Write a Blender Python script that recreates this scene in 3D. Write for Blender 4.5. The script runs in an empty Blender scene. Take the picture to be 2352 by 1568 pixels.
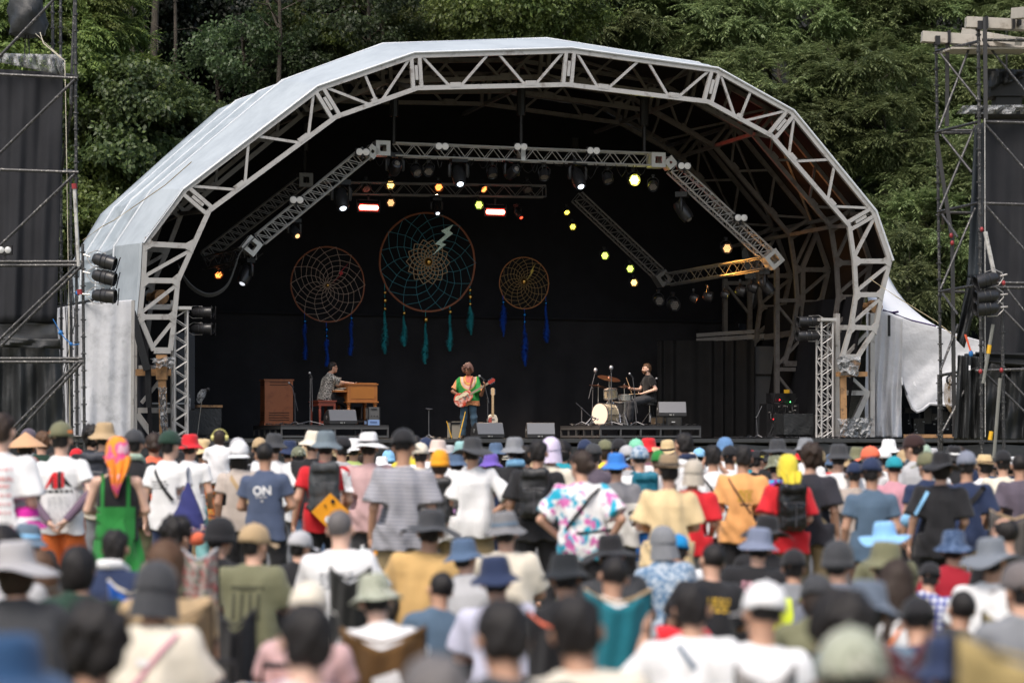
import bpy, math, random
import numpy as np
from mathutils import Vector, Matrix, noise
from mathutils.bvhtree import BVHTree
R = math.radians
sc = bpy.context.scene
col = sc.collection
random.seed(7); rng = np.random.default_rng(7)

# ------------------------------------------------------------------ camera, sky, sun, exposure
F = 5553.0; CX = 1176.0; HY = 1003.0; CZ = 1.72          # 85 mm lens, eye height 1.72 m
cd = bpy.data.cameras.new('camera'); cam = bpy.data.objects.new('camera', cd); col.objects.link(cam)
cam.location = (0, 0, CZ); cam.rotation_euler = (R(90), 0, 0)
cd.lens = 85; cd.sensor_width = 36; cd.shift_y = 219 / 2352; cd.clip_start = 0.1; cd.clip_end = 2000
cd.dof.use_dof = True; cd.dof.focus_distance = 56; cd.dof.aperture_fstop = 1.6
sc.camera = cam
w = bpy.data.worlds.new('World'); sc.world = w; w.use_nodes = True
SUN_EL, SUN_AZ = 58, 205                                   # degrees; azimuth from +Y clockwise: behind the audience, to the left
nt = w.node_tree; nt.nodes.clear()
sky = nt.nodes.new('ShaderNodeTexSky'); sky.sky_type = 'NISHITA'; sky.sun_disc = False
sky.sun_elevation = R(SUN_EL); sky.sun_rotation = R(SUN_AZ); sky.air_density = 1.3; sky.dust_density = 5; sky.ozone_density = 1.0
bg = nt.nodes.new('ShaderNodeBackground'); bg.inputs[1].default_value = 0.12
out = nt.nodes.new('ShaderNodeOutputWorld')
nt.links.new(sky.outputs[0], bg.inputs[0]); nt.links.new(bg.outputs[0], out.inputs[0])
sd = bpy.data.lights.new('sun', 'SUN'); sd.energy = 1.2; sd.angle = R(22); sd.color = (1, .96, .91)
so = bpy.data.objects.new('sun', sd); col.objects.link(so)
az, el = R(SUN_AZ), R(SUN_EL)
sdir = Vector((math.sin(az) * math.cos(el), math.cos(az) * math.cos(el), math.sin(el)))
so.rotation_euler = sdir.to_track_quat('Z', 'Y').to_euler(); so.location = (0, 0, 60)
vs = sc.view_settings; vs.view_transform = 'Standard'; vs.look = 'None'; vs.gamma = 1; vs.exposure = 0.7
sc.render.resolution_x = 1024; sc.render.resolution_y = 682
sc.cycles.max_bounces = 8; sc.cycles.diffuse_bounces = 3; sc.cycles.transparent_max_bounces = 12
sc.cycles.sample_clamp_indirect = 6

# ------------------------------------------------------------------ placing
TH = R(17); UX, UY = math.cos(TH), math.sin(TH); VX, VY = -math.sin(TH), math.cos(TH)
OX, OY = 0.04, 57.0                                        # middle of the stage front, in plan
DECK = 1.68
def at(px, py, Y): return Vector(((px - CX) / F * Y, Y, CZ + (HY - py) / F * Y))
def sp(px, py, v=0.0):
    dx = (px - CX) / F; k = v + OX * VX + OY * VY
    Y = k / (dx * VX + VY); return Vector((dx * Y, Y, CZ + (HY - py) / F * Y))
def onz(px, v=0.0, z=DECK):
    p = sp(px, 1000, v); return Vector((p.x, p.y, z))
def st(u, v, z): return Vector((OX + u * UX + v * VX, OY + u * UY + v * VY, z))

# ------------------------------------------------------------------ objects
WM = {}
def tag(o, label=None, cat=None, group=None, kind=None):
    if label: o['label'] = label
    if cat: o['category'] = cat
    if group: o['group'] = group
    if kind: o['kind'] = kind
    return o
def empty(name, loc=(0, 0, 0), rz=0.0, label=None, cat=None, group=None, rot=None, scale=None):
    o = bpy.data.objects.new(name, None); col.objects.link(o); o.empty_display_size = .2
    o.location = loc; o.rotation_euler = rot if rot else (0, 0, rz)
    if scale: o.scale = scale
    WM[o.name] = Matrix.LocRotScale(Vector(loc), o.rotation_euler, Vector(scale) if scale else None)
    tag(o, label, cat, group); return o
def link(name, me, mat=None, parent=None, override=False):
    o = bpy.data.objects.new(name, me); col.objects.link(o)
    if parent is not None: o.parent = parent; WM[o.name] = WM[parent.name]
    else: WM[o.name] = Matrix.Identity(4)
    if mat is not None:
        if override:
            if not me.materials: me.materials.append(mat)
            o.material_slots[0].link = 'OBJECT'; o.material_slots[0].material = mat
        elif not me.materials: me.materials.append(mat)
    return o
def copy_tree(o, parent=None):
    c = o.copy(); col.objects.link(c)
    if parent is not None: c.parent = parent
    for ch in o.children: copy_tree(ch, c)
    return c
def frame(d, up=Vector((0, 0, 1))):
    d = Vector(d).normalized()
    if abs(d.dot(up)) > .98: up = Vector((0, 1, 0)) if abs(d.y) < .9 else Vector((1, 0, 0))
    s = d.cross(up).normalized(); t = s.cross(d).normalized(); return s, t, d
class MB:
    def __init__(s): s.v = []; s.f = []; s.sm = []
    def add(s, vs, fs, smooth=False):
        n = len(s.v); s.v.extend([tuple(p) for p in vs]); s.f.extend([tuple(i + n for i in f) for f in fs]); s.sm.extend([smooth] * len(fs)); return s
    def box(s, c, size, M=None, rz=0.0):
        c = Vector(c); hx, hy, hz = size[0] / 2, size[1] / 2, size[2] / 2
        M = M or Matrix.Rotation(rz, 3, 'Z')
        vs = [c + M @ Vector((x, y, z)) for x in (-hx, hx) for y in (-hy, hy) for z in (-hz, hz)]
        return s.add(vs, [(0, 1, 3, 2), (4, 6, 7, 5), (0, 4, 5, 1), (2, 3, 7, 6), (0, 2, 6, 4), (1, 5, 7, 3)])
    def beam(s, p, q, w, h=None, up=Vector((0, 0, 1))):
        p, q = Vector(p), Vector(q); h = h or w; a, b, d = frame(q - p, up); a = a * w / 2; b = b * h / 2
        vs = [p - a - b, p + a - b, p + a + b, p - a + b, q - a - b, q + a - b, q + a + b, q - a + b]
        return s.add(vs, [(0, 3, 2, 1), (4, 5, 6, 7), (0, 1, 5, 4), (1, 2, 6, 5), (2, 3, 7, 6), (3, 0, 4, 7)])
    def cyl(s, p, q, r, r2=None, n=8, smooth=True):
        p, q = Vector(p), Vector(q); r2 = r if r2 is None else r2; a, b, d = frame(q - p)
        cs = [(math.cos(2 * math.pi * i / n), math.sin(2 * math.pi * i / n)) for i in range(n)]
        s.add([p + (a * x + b * y) * r for x, y in cs] + [q + (a * x + b * y) * r2 for x, y in cs],
              [(i, (i + 1) % n, n + (i + 1) % n, n + i) for i in range(n)], smooth)
        s.add([p + (a * x + b * y) * r for x, y in cs], [tuple(range(n - 1, -1, -1))])
        return s.add([q + (a * x + b * y) * r2 for x, y in cs], [tuple(range(n))])
    def tube(s, pts, r, n=6, close=False):
        pts = [Vector(p) for p in pts]; N = len(pts); rr = r if hasattr(r, '__len__') else [r] * N
        vs = []; up = Vector((0, 0, 1)); pa = None
        for i, p in enumerate(pts):
            d = (pts[(i + 1) % N] - pts[i - 1]) if (close or 0 < i < N - 1) else (pts[1] - pts[0] if i == 0 else pts[-1] - pts[-2])
            if d.length < 1e-9: d = Vector((0, 0, 1))
            d.normalize()
            if pa is None: a, b, _ = frame(d)
            else:
                a = (pa - d * pa.dot(d))
                a = a.normalized() if a.length > 1e-6 else frame(d)[0]
                b = d.cross(a)
            pa = a
            for k in range(n):
                t = 2 * math.pi * k / n; vs.append(p + (a * math.cos(t) + b * math.sin(t)) * rr[i])
        fs = [(i * n + k, i * n + (k + 1) % n, ((i + 1) % N) * n + (k + 1) % n, ((i + 1) % N) * n + k) for i in range(N if close else N - 1) for k in range(n)]
        if not close: fs += [tuple(range(n - 1, -1, -1)), tuple((N - 1) * n + k for k in range(n))]
        return s.add(vs, fs, True)
    def lathe(s, prof, c=(0, 0, 0), axis=(0, 0, 1), n=20, fn=None, smooth=True):
        a, b, d = frame(axis); c = Vector(c); vs = []
        if Vector(axis).normalized().z > .99: a, b, d = Vector((1, 0, 0)), Vector((0, 1, 0)), Vector((0, 0, 1))
        for j, (r, z) in enumerate(prof):
            for i in range(n):
                t = 2 * math.pi * i / n; rr, zz = (r, z) if fn is None else fn(t, j, r, z)
                vs.append(c + (a * math.cos(t) + b * math.sin(t)) * rr + d * zz)
        m = len(prof)
        return s.add(vs, [(j * n + i, j * n + (i + 1) % n, (j + 1) * n + (i + 1) % n, (j + 1) * n + i) for j in range(m - 1) for i in range(n)], smooth)
    def ball(s, c, r, n=14, m=8, sc_=(1, 1, 1)):
        c = Vector(c); vs = [c + Vector((0, 0, -r * sc_[2]))]
        for j in range(1, m):
            ph = math.pi * j / m - math.pi / 2
            for i in range(n):
                t = 2 * math.pi * i / n; vs.append(c + Vector((math.cos(t) * math.cos(ph) * r * sc_[0], math.sin(t) * math.cos(ph) * r * sc_[1], math.sin(ph) * r * sc_[2])))
        vs.append(c + Vector((0, 0, r * sc_[2]))); fs = []
        for i in range(n): fs.append((0, 1 + (i + 1) % n, 1 + i))
        for j in range(m - 2):
            for i in range(n): fs.append((1 + j * n + i, 1 + j * n + (i + 1) % n, 1 + (j + 1) * n + (i + 1) % n, 1 + (j + 1) * n + i))
        L = len(vs) - 1; o = 1 + (m - 2) * n
        for i in range(n): fs.append((o + i, o + (i + 1) % n, L))
        return s.add(vs, fs, True)
    def slab(s, pts, n, t):            # flat polygon given depth t along n
        pts = [Vector(p) for p in pts]; n = Vector(n).normalized() * t; k = len(pts)
        return s.add(pts + [p + n for p in pts], [tuple(range(k - 1, -1, -1)), tuple(range(k, 2 * k))] + [(i, (i + 1) % k, k + (i + 1) % k, k + i) for i in range(k)])
    def grid(s, nu, nv, fn, smooth=True):
        vs = [fn(i / (nu - 1), j / (nv - 1)) for j in range(nv) for i in range(nu)]
        return s.add(vs, [(j * nu + i, j * nu + i + 1, (j + 1) * nu + i + 1, (j + 1) * nu + i) for j in range(nv - 1) for i in range(nu - 1)], smooth)
    def mesh(s, name, inv=None, ang=38):
        me = bpy.data.meshes.new(name); vs = s.v
        if inv is not None: vs = [inv @ Vector(p) for p in vs]
        me.from_pydata(vs, [], s.f); me.polygons.foreach_set('use_smooth', s.sm)
        if any(s.sm): me.set_sharp_from_angle(angle=R(ang))
        me.update(); return me
    def build(s, name, mat, parent=None, world=True, solid=0.0, ang=38):
        inv = WM[parent.name].inverted() if (world and parent is not None) else None
        o = link(name, s.mesh(name, inv, ang), mat, parent)
        if solid: m = o.modifiers.new('thickness', 'SOLIDIFY'); m.thickness = solid; m.offset = 0
        return o

class MBS:                             # every primitive (or group of them) becomes a part of its own
    def __init__(s): s.p = []; s.hold = False
    def piece(s): s.p.append(MB()); s.hold = True
    def free(s): s.hold = False
    def __getattr__(s, nm):
        if nm in ('cyl', 'beam', 'ball', 'box', 'tube', 'slab', 'lathe'):
            def f(*a, **k):
                if not s.hold: s.p.append(MB())
                return getattr(s.p[-1], nm)(*a, **k)
            return f
        raise AttributeError(nm)
    def build(s, *a, **k):
        for q in s.p: o = q.build(*a, **k)
        return o

# ------------------------------------------------------------------ materials
MATS = {}
def newmat(name):
    m = bpy.data.materials.new(name); m.use_nodes = True; t = m.node_tree; t.nodes.clear()
    o = t.nodes.new('ShaderNodeOutputMaterial'); p = t.nodes.new('ShaderNodeBsdfPrincipled'); t.links.new(p.outputs[0], o.inputs[0]); return m, t, p, o
def mixc(t, fac, a, b, blend='MIX'):
    n = t.nodes.new('ShaderNodeMix'); n.data_type = 'RGBA'; n.blend_type = blend
    for i, x in ((0, fac), (6, a), (7, b)):
        if hasattr(x, 'is_linked') or hasattr(x, 'links'): t.links.new(x, n.inputs[i])
        elif i == 0: n.inputs[0].default_value = x
        else: n.inputs[i].default_value = (*x, 1)
    return n.outputs[2]
def noi(t, vec, scale, detail=3, rough=.6, dim=None):
    n = t.nodes.new('ShaderNodeTexNoise'); n.inputs['Scale'].default_value = scale; n.inputs['Detail'].default_value = detail; n.inputs['Roughness'].default_value = rough
    if vec is not None: t.links.new(vec, n.inputs['Vector'])
    return n.outputs[0]
def ramp(t, fac, stops):
    n = t.nodes.new('ShaderNodeValToRGB'); e = n.color_ramp.elements
    while len(e) < len(stops): e.new(.5)
    for i, (p, c) in enumerate(stops):
        e[i].position = p; e[i].color = (*c, 1) if hasattr(c, '__len__') else (c, c, c, 1)
    t.links.new(fac, n.inputs[0]); return n.outputs[0]
def coords(t, kind='Object', scale=None):
    c = t.nodes.new('ShaderNodeTexCoord').outputs[kind]
    if scale:
        m = t.nodes.new('ShaderNodeMapping'); m.inputs['Scale'].default_value = scale; t.links.new(c, m.inputs[0]); return m.outputs[0]
    return c
def bump(t, p, h, strength=.3, dist=.02):
    b = t.nodes.new('ShaderNodeBump'); b.inputs['Strength'].default_value = strength; b.inputs['Distance'].default_value = dist
    t.links.new(h, b.inputs['Height']); t.links.new(b.outputs[0], p.inputs['Normal'])
def mat(name, c, rough=.6, metal=0.0, var=.15, ns=6.0, bmp=.15, bs=40.0, bd=.004, spec=.5, dirt=None, dirt_s=1.5, dirt_lo=.5, dirt_hi=.7, sheen=0):
    key = (name,)
    if key in MATS: return MATS[key]
    m, t, p, o = newmat(name); v = coords(t)
    dark = tuple(x * (1 - var) for x in c); lite = tuple(min(1, x * (1 + var)) for x in c)
    cc = mixc(t, noi(t, v, ns), dark, lite)
    if dirt: cc = mixc(t, ramp(t, noi(t, v, dirt_s, 5, .7), [(dirt_lo, 0.0), (dirt_hi, 1.0)]), cc, dirt)
    t.links.new(cc, p.inputs['Base Color']); p.inputs['Roughness'].default_value = rough; p.inputs['Metallic'].default_value = metal
    p.inputs['Specular IOR Level'].default_value = spec
    if sheen: p.inputs['Sheen Weight'].default_value = sheen
    if bmp: bump(t, p, noi(t, v, bs, 4), bmp, bd)
    MATS[key] = m; return m
def emit(name, c, strength, base=(.02, .02, .02)):
    if name in MATS: return MATS[name]
    m, t, p, o = newmat(name); p.inputs['Base Color'].default_value = (*base, 1); p.inputs['Emission Color'].default_value = (*c, 1)
    p.inputs['Emission Strength'].default_value = strength; p.inputs['Roughness'].default_value = .3; MATS[name] = m; return m
# ------------------------------------------------------------------ smooth solids (signed distance -> mesh)
class SDF:
    def __init__(s, lo, hi, h):
        s.lo = np.array(lo, np.float32); s.h = h
        n = np.ceil((np.array(hi) - lo) / h).astype(int) + 1
        s.ax = [(s.lo[i] + h * np.arange(n[i])).astype(np.float32) for i in range(3)]
        s.F = np.full(n, .3, np.float32)
    def blk(s, lo, hi):
        sl = []
        for i in range(3):
            a = max(0, int((lo[i] - s.lo[i]) / s.h) - 1); b = min(len(s.ax[i]), int((hi[i] - s.lo[i]) / s.h) + 3)
            if b <= a: return None, None
            sl.append(slice(a, b))
        g = (s.ax[0][sl[0]][:, None, None], s.ax[1][sl[1]][None, :, None], s.ax[2][sl[2]][None, None, :])
        return tuple(sl), g
    def put(s, sl, d, k, sub=False):
        a = s.F[sl]; d = d.astype(np.float32)
        if sub:
            d = -d; hh = np.maximum(k - np.abs(a - d), 0) / k; s.F[sl] = np.maximum(a, d) + hh * hh * k * .25
        else:
            hh = np.maximum(k - np.abs(a - d), 0) / k; s.F[sl] = np.minimum(a, d) - hh * hh * k * .25
    def cone(s, a, b, ra, rb, k=.02, sub=False, fl=None):
        a = np.array(a, float); b = np.array(b, float); m = max(ra, rb) + k + .03
        sl, g = s.blk(np.minimum(a, b) - m, np.maximum(a, b) + m)
        if sl is None: return s
        ba = b - a; L = max(1e-9, (ba ** 2).sum())
        d = [g[i] - a[i] for i in range(3)]
        t = np.clip((d[0] * ba[0] + d[1] * ba[1] + d[2] * ba[2]) / L, 0, 1)
        e = [d[i] - t * ba[i] for i in range(3)]
        if fl is not None: e = [e[i] * fl[i] for i in range(3)]
        s.put(sl, np.sqrt(e[0] ** 2 + e[1] ** 2 + e[2] ** 2) - (ra + (rb - ra) * t), k, sub); return s
    def ell(s, c, r, k=.02, M=None, sub=False):
        c = np.array(c, float); r = np.array(r, float); m = r.max() + k + .03
        sl, g = s.blk(c - m, c + m)
        if sl is None: return s
        d = [g[i] - c[i] for i in range(3)]
        if M is not None: d = [d[0] * M[0][j] + d[1] * M[1][j] + d[2] * M[2][j] for j in range(3)]
        k0 = np.sqrt(sum((d[i] / r[i]) ** 2 for i in range(3))); k1 = np.sqrt(sum((d[i] / r[i] ** 2) ** 2 for i in range(3))) + 1e-6
        s.put(sl, k0 * (k0 - 1) / k1, k, sub); return s
    def rbox(s, c, b, r, k=.02, M=None, sub=False):
        c = np.array(c, float); m = max(b) * 1.8 + k + .03; sl, g = s.blk(c - m, c + m)
        if sl is None: return s
        d = [g[i] - c[i] for i in range(3)]
        if M is not None: d = [d[0] * M[0][j] + d[1] * M[1][j] + d[2] * M[2][j] for j in range(3)]
        q = [np.abs(d[i]) - b[i] + r for i in range(3)]
        o = np.sqrt(sum(np.maximum(x, 0) ** 2 for x in q)) + np.minimum(np.maximum(np.maximum(q[0], q[1]), q[2]), 0) - r
        s.put(sl, o + 0 * (d[0] + d[1] + d[2]), k, sub); return s
    def loft(s, P, M, tab, k=.02, n=2.4, sub=False):
        # tab rows: t, a (half width), b (half depth), yc ; P origin ; M columns = right, front, axis
        tb = np.array(tab, float); g = (s.ax[0][:, None, None] - P[0], s.ax[1][None, :, None] - P[1], s.ax[2][None, None, :] - P[2])
        X, Y, Z = [g[0] * M[0][j] + g[1] * M[1][j] + g[2] * M[2][j] for j in range(3)]
        a = np.interp(Z, tb[:, 0], tb[:, 1]); b = np.interp(Z, tb[:, 0], tb[:, 2]); c = np.interp(Z, tb[:, 0], tb[:, 3])
        q = (np.abs(X / a) ** n + np.abs((Y - c) / b) ** n) ** (1 / n)
        d = (q - 1) * np.minimum(a, b); d = np.maximum(d, np.maximum(tb[0, 0] - Z, Z - tb[-1, 0]))
        s.put((slice(None),) * 3, d, k, sub); return s
    def folds(s, amp, sc_=9.0, seed=0, zs=.35):
        r = np.random.default_rng(seed); X, Y, Z = s.ax[0][:, None, None], s.ax[1][None, :, None], s.ax[2][None, None, :]
        wv = 0
        for i in range(5):
            d = r.normal(size=3); d[2] *= zs; d /= np.linalg.norm(d); f = sc_ * (1 + .55 * i) * 2; ph = r.uniform(0, 6.28)
            wv = wv + np.sin(f * (d[0] * X + d[1] * Y + d[2] * Z) + ph + 1.3 * np.sin(7 * Z + i + 5 * X)) / (1 + .35 * i)
        s.F += (amp * .5 * wv).astype(np.float32); return s
    def mesh(s, name):
        Fd = s.F; Fd[0] = Fd[-1] = .3; Fd[:, 0] = Fd[:, -1] = .3; Fd[:, :, 0] = Fd[:, :, -1] = .3
        S = Fd < 0; n = np.array(S.shape) - 1
        c = np.zeros(n, np.int8)
        for dx in (0, 1):
            for dy in (0, 1):
                for dz in (0, 1): c += S[dx:n[0] + dx, dy:n[1] + dy, dz:n[2] + dz]
        m = (c > 0) & (c < 8); idx = np.full(n, -1, np.int64); cells = np.argwhere(m); idx[m] = np.arange(len(cells))
        acc = np.zeros((len(cells), 3)); cnt = np.zeros(len(cells))
        C = [(i, j, k) for i in (0, 1) for j in (0, 1) for k in (0, 1)]
        for a in C:
            for ax in range(3):
                if a[ax]: continue
                b = list(a); b[ax] = 1
                fa = Fd[cells[:, 0] + a[0], cells[:, 1] + a[1], cells[:, 2] + a[2]]; fb = Fd[cells[:, 0] + b[0], cells[:, 1] + b[1], cells[:, 2] + b[2]]
                mm = (fa < 0) != (fb < 0); t = np.where(mm, fa / np.where(mm, fa - fb, 1), 0)
                p = np.tile(np.array(a, float), (len(cells), 1)); p[:, ax] = t
                acc += p * mm[:, None]; cnt += mm
        V = (cells + acc / cnt[:, None]) * s.h + s.lo
        Q = []
        for ax in range(3):
            o = [0, 1, 2]; o.remove(ax); u, v = o
            sl0 = [slice(1, None)] * 3; sl0[ax] = slice(0, -1); sl1 = [slice(1, None)] * 3; sl1[ax] = slice(1, None)
            A = S[tuple(sl0)]; B = S[tuple(sl1)]; e = np.argwhere(A != B)
            if not len(e): continue
            base = e.copy(); base[:, u] += 1; base[:, v] += 1
            ok = (base[:, u] < n[u]) & (base[:, v] < n[v]); base = base[ok]; flip = A[tuple(e[ok].T)]
            def cid(du, dv):
                q = base.copy(); q[:, u] -= du; q[:, v] -= dv; return idx[q[:, 0], q[:, 1], q[:, 2]]
            q = np.stack([cid(1, 1), cid(0, 1), cid(0, 0), cid(1, 0)], 1)
            if ax == 1: flip = ~flip
            q[~flip] = q[~flip][:, ::-1]; Q.append(q)
        Q = np.concatenate(Q); Q = Q[(Q >= 0).all(1)]
        me = bpy.data.meshes.new(name); me.vertices.add(len(V)); me.vertices.foreach_set('co', V.astype(np.float32).ravel())
        me.loops.add(len(Q) * 4); me.loops.foreach_set('vertex_index', Q.astype(np.int32).ravel())
        me.polygons.add(len(Q)); me.polygons.foreach_set('loop_start', np.arange(0, len(Q) * 4, 4, dtype=np.int32)); me.polygons.foreach_set('loop_total', np.full(len(Q), 4, np.int32))
        me.polygons.foreach_set('use_smooth', np.ones(len(Q), bool)); me.update(calc_edges=True); return me

# ------------------------------------------------------------------ poses: joints in metres, person looks along +Y
V3 = lambda *a: np.array(a, float)
def pose(**k):
    p = dict(P=V3(0, 0, .94), N=V3(0, -.01, 1.46), Hd=V3(0, .02, 1.615), yaw=0, pitch=0, roll=0,
             SL=V3(-.172, -.01, 1.375), SR=V3(.172, -.01, 1.375), EL=V3(-.235, -.04, 1.12), ER=V3(.235, -.04, 1.12),
             WL=V3(-.25, .05, .88), WR=V3(.25, .05, .88), hL=None, hR=None,
             KL=V3(-.11, .03, .50), KR=V3(.11, .03, .50), AL=V3(-.12, -.02, .09), AR=V3(.12, -.02, .09), fat=1.0, h=.012, curl=.6, sit=False)
    p.update({a: (V3(*b) if isinstance(b, tuple) else b) for a, b in k.items()})
    ax = p['N'] - p['P']; ax /= np.linalg.norm(ax); r = V3(1, 0, 0); r -= ax * r.dot(ax); r /= np.linalg.norm(r)
    tw = R(p.get('twist', 0)); f = np.cross(ax, r); r, f = r * math.cos(tw) + f * math.sin(tw), f * math.cos(tw) - r * math.sin(tw)
    p['M'] = np.stack([r, f, ax], 1)
    p['HM'] = np.array((Matrix.Rotation(R(p['yaw']), 3, 'Z') @ Matrix.Rotation(R(p['pitch']), 3, 'X') @ Matrix.Rotation(R(p['roll']), 3, 'Y')))
    p['top'] = p['Hd'][2] + .125
    return p
SITB = dict(P=(0, 0, .36), N=(0, .02, .87), Hd=(0, .065, 1.005), SL=(-.172, .01, .785), SR=(.172, .01, .785), EL=(-.25, .07, .56), ER=(.25, .07, .56), WL=(-.10, .30, .52), WR=(.10, .30, .50),
            KL=(-.17, .42, .50), KR=(.17, .42, .50), AL=(-.14, .55, .09), AR=(.14, .55, .09), sit=True, h=.014)
POSES = {
 'down': pose(), 'downl': pose(yaw=32), 'downr': pose(yaw=-32),
 'slack': pose(EL=(-.25, -.05, 1.13), ER=(.23, -.02, 1.12), WL=(-.28, .02, .89), WR=(.19, .18, .98), Hd=(.01, .025, 1.615), yaw=-8, KR=(.12, .08, .51)),
 'front': pose(EL=(-.25, .01, 1.13), ER=(.25, .01, 1.13), WL=(-.07, .24, 1.08), WR=(.08, .25, 1.06), yaw=6),
 'behind': pose(EL=(-.27, -.11, 1.15), ER=(.27, -.11, 1.15), WL=(-.07, -.20, .92), WR=(.08, -.20, .93), hL=(.05, -.02, -.07), hR=(-.05, -.02, -.07), h=.010),
 'hip': pose(ER=(.40, -.06, 1.15), WR=(.20, .00, 1.02), hR=(-.05, .08, -.02), yaw=4),
 'hips': pose(EL=(-.36, -.07, 1.14), WL=(-.20, .03, .96), hL=(.02, .08, -.05), ER=(.37, -.10, 1.13), WR=(.24, -.02, .93), hR=(-.04, .05, -.07), yaw=62, Hd=(-.01, .03, 1.615)),
 'phone': pose(EL=(-.30, .14, 1.27), ER=(.30, .14, 1.27), WL=(-.10, .24, 1.50), WR=(.10, .24, 1.50), hL=(.02, .04, .08), hR=(-.02, .04, .08)),
 'hold': pose(ER=(.27, .02, 1.14), WR=(.22, .26, 1.20), hR=(0, .05, .07), yaw=-25),
 'downa': pose(yaw=17, roll=4), 'downb': pose(yaw=-16, pitch=-6, roll=-3), 'downc': pose(yaw=3, pitch=7, ER=(.25, -.01, 1.14), WR=(.16, .22, 1.02)), 'sita': pose(**{**SITB, 'yaw': 14, 'roll': 5, 'pitch': -8}), 'sitb': pose(**{**SITB, 'yaw': -15, 'roll': -4}),
 'sit': pose(**SITB), 'sitl': pose(**{**SITB, 'yaw': 28}), 'sitr': pose(**{**SITB, 'yaw': -28}),
 'hunch': pose(**{**SITB, 'N': (0, .12, .84), 'Hd': (.01, .20, .965), 'SL': (-.172, .10, .755), 'SR': (.172, .10, .755), 'EL': (-.27, .20, .56), 'ER': (.27, .20, .56), 'pitch': -12}),
 'sithand': pose(**{**SITB, 'EL': (-.31, .05, .62), 'WL': (-.24, .16, .86), 'hL': (.01, .03, .08)}),
}
def hand(S, W, E, d, side, curl=.6, spread=1.0):
    W = np.array(W, float); f = W - E if d is None else np.array(d, float); f = f / np.linalg.norm(f)
    p = np.cross(f, V3(0, 0, 1)) if abs(f[2]) < .9 else np.cross(f, V3(0, 1, 0))
    p /= np.linalg.norm(p); n = np.cross(p, f)
    if side < 0: p = -p
    inn = V3(-side, 0, 0); inn = inn - f * inn.dot(f)
    if np.linalg.norm(inn) > .3 and abs(f[2]) > .6: n = inn / np.linalg.norm(inn); p = np.cross(f, n); p = p if p[1] > 0 else -p
    pc = W + f * .05
    S.ell(pc, (.040, .048, .020), .012, np.stack([p, f, n], 1))
    for i, (o, L) in enumerate(((-.030, .066), (-.010, .078), (.011, .072), (.030, .056))):
        a = pc + f * .040 + p * o * spread; b = a + (f * (1 - curl * .35) + n * curl * .5) * L * .55; c = b + (f * (1 - curl) + n * curl * 1.1) * L * .5
        S.cone(a, b, .0098, .0092, .004); S.cone(b, c, .0092, .008, .004)
    a = pc - f * .02 - p * .030; b = a - p * .028 + f * .03 + n * .012; c = b + f * .03 + n * .012
    S.cone(a, b, .014, .011, .006); S.cone(b, c, .011, .009, .004)
def head_sdf(S, c, M, jaw=1.0, ears=True, beard=0):
    def L(x, y, z): return c + M @ V3(x, y, z)
    S.ell(L(0, -.012, .028), (.075, .095, .088), .02, M); S.ell(L(0, .022, -.040), (.056 * jaw, .070, .072), .045, M)
    S.ell(L(0, .062, -.088), (.026 * jaw, .026, .022), .03, M); S.cone(L(0, .086, .012), L(0, .106, -.024), .008, .0125, .014)
    S.ell(L(0, .078, .026), (.05, .018, .012), .02, M)
    S.ell(L(0, .086, -.058), (.024, .012, .008), .008, M); S.ell(L(0, .083, -.070), (.020, .012, .008), .008, M)
    for x in (-1, 1):
        S.ell(L(x * .030, .092, .006), (.018, .014, .012), .012, M, sub=True); S.ell(L(x * .030, .078, .004), (.014, .012, .010), .004, M)
        if ears: S.ell(L(x * .085, -.006, -.012), (.013, .020, .033), .008, M)
BODYC = {}
def body_bounds(p):
    pts = np.array([v for k, v in p.items() if isinstance(v, np.ndarray) and v.shape == (3,) and k not in ('hL', 'hR')])
    lo = pts.min(0) - .24; hi = pts.max(0) + .24; lo[2] = max(-.03, lo[2]); return lo, hi
def body_mesh(key):
    if ('b', key) in BODYC: return BODYC[('b', key)]
    p = POSES[key]; lo, hi = body_bounds(p); S = SDF(lo, hi, p['h']); M = p['M']; ft = p['fat']
    S.ell(p['P'] + V3(0, 0, .0), (.135, .09, .11), .05, M); mid = p['P'] * .5 + p['N'] * .5
    S.ell(mid + M[:, 2] * .03, (.13 * ft, .085, .20), .05, M); S.ell(p['P'] * .25 + p['N'] * .75, (.135, .085, .13), .05, M)
    for s in 'LR':
        sg = -1 if s == 'L' else 1
        hp = p['P'] + M[:, 0] * sg * .085 - (0 if p['sit'] else 1) * M[:, 2] * .04
        S.cone(hp, p['K' + s], .078, .052, .03); S.cone(p['K' + s], p['A' + s], .05, .036, .02)
        A = p['A' + s]; S.cone(A + V3(0, -.03, -.045), A + V3(sg * .02, .16, -.055), .036, .030, .03)
        S.cone(p['N'] * .8 + p['S' + s] * .2 - M[:, 2] * .05, p['S' + s] - M[:, 2] * .01, .045, .042, .04)
        S.cone(p['S' + s], p['E' + s], .044, .040, .03); S.cone(p['E' + s], p['W' + s], .040, .027, .015)
        hand(S, p['W' + s], p['E' + s], p['h' + s], sg, p['curl'])
    S.cone(p['N'] - M[:, 2] * .03, p['Hd'] + p['HM'] @ V3(0, -.02, -.05), .056, .050, .03)
    head_sdf(S, p['Hd'], p['HM'])
    me = S.mesh('body_' + key); BODYC[('b', key)] = me; return me
TORSO = [(-.16, .20, .135), (0, .195, .14), (.12, .178, .128), (.28, .19, .130), (.38, .200, .126), (.43, .182, .112), (.47, .138, .094), (.50, .092, .080), (.525, .072, .068)]
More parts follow.
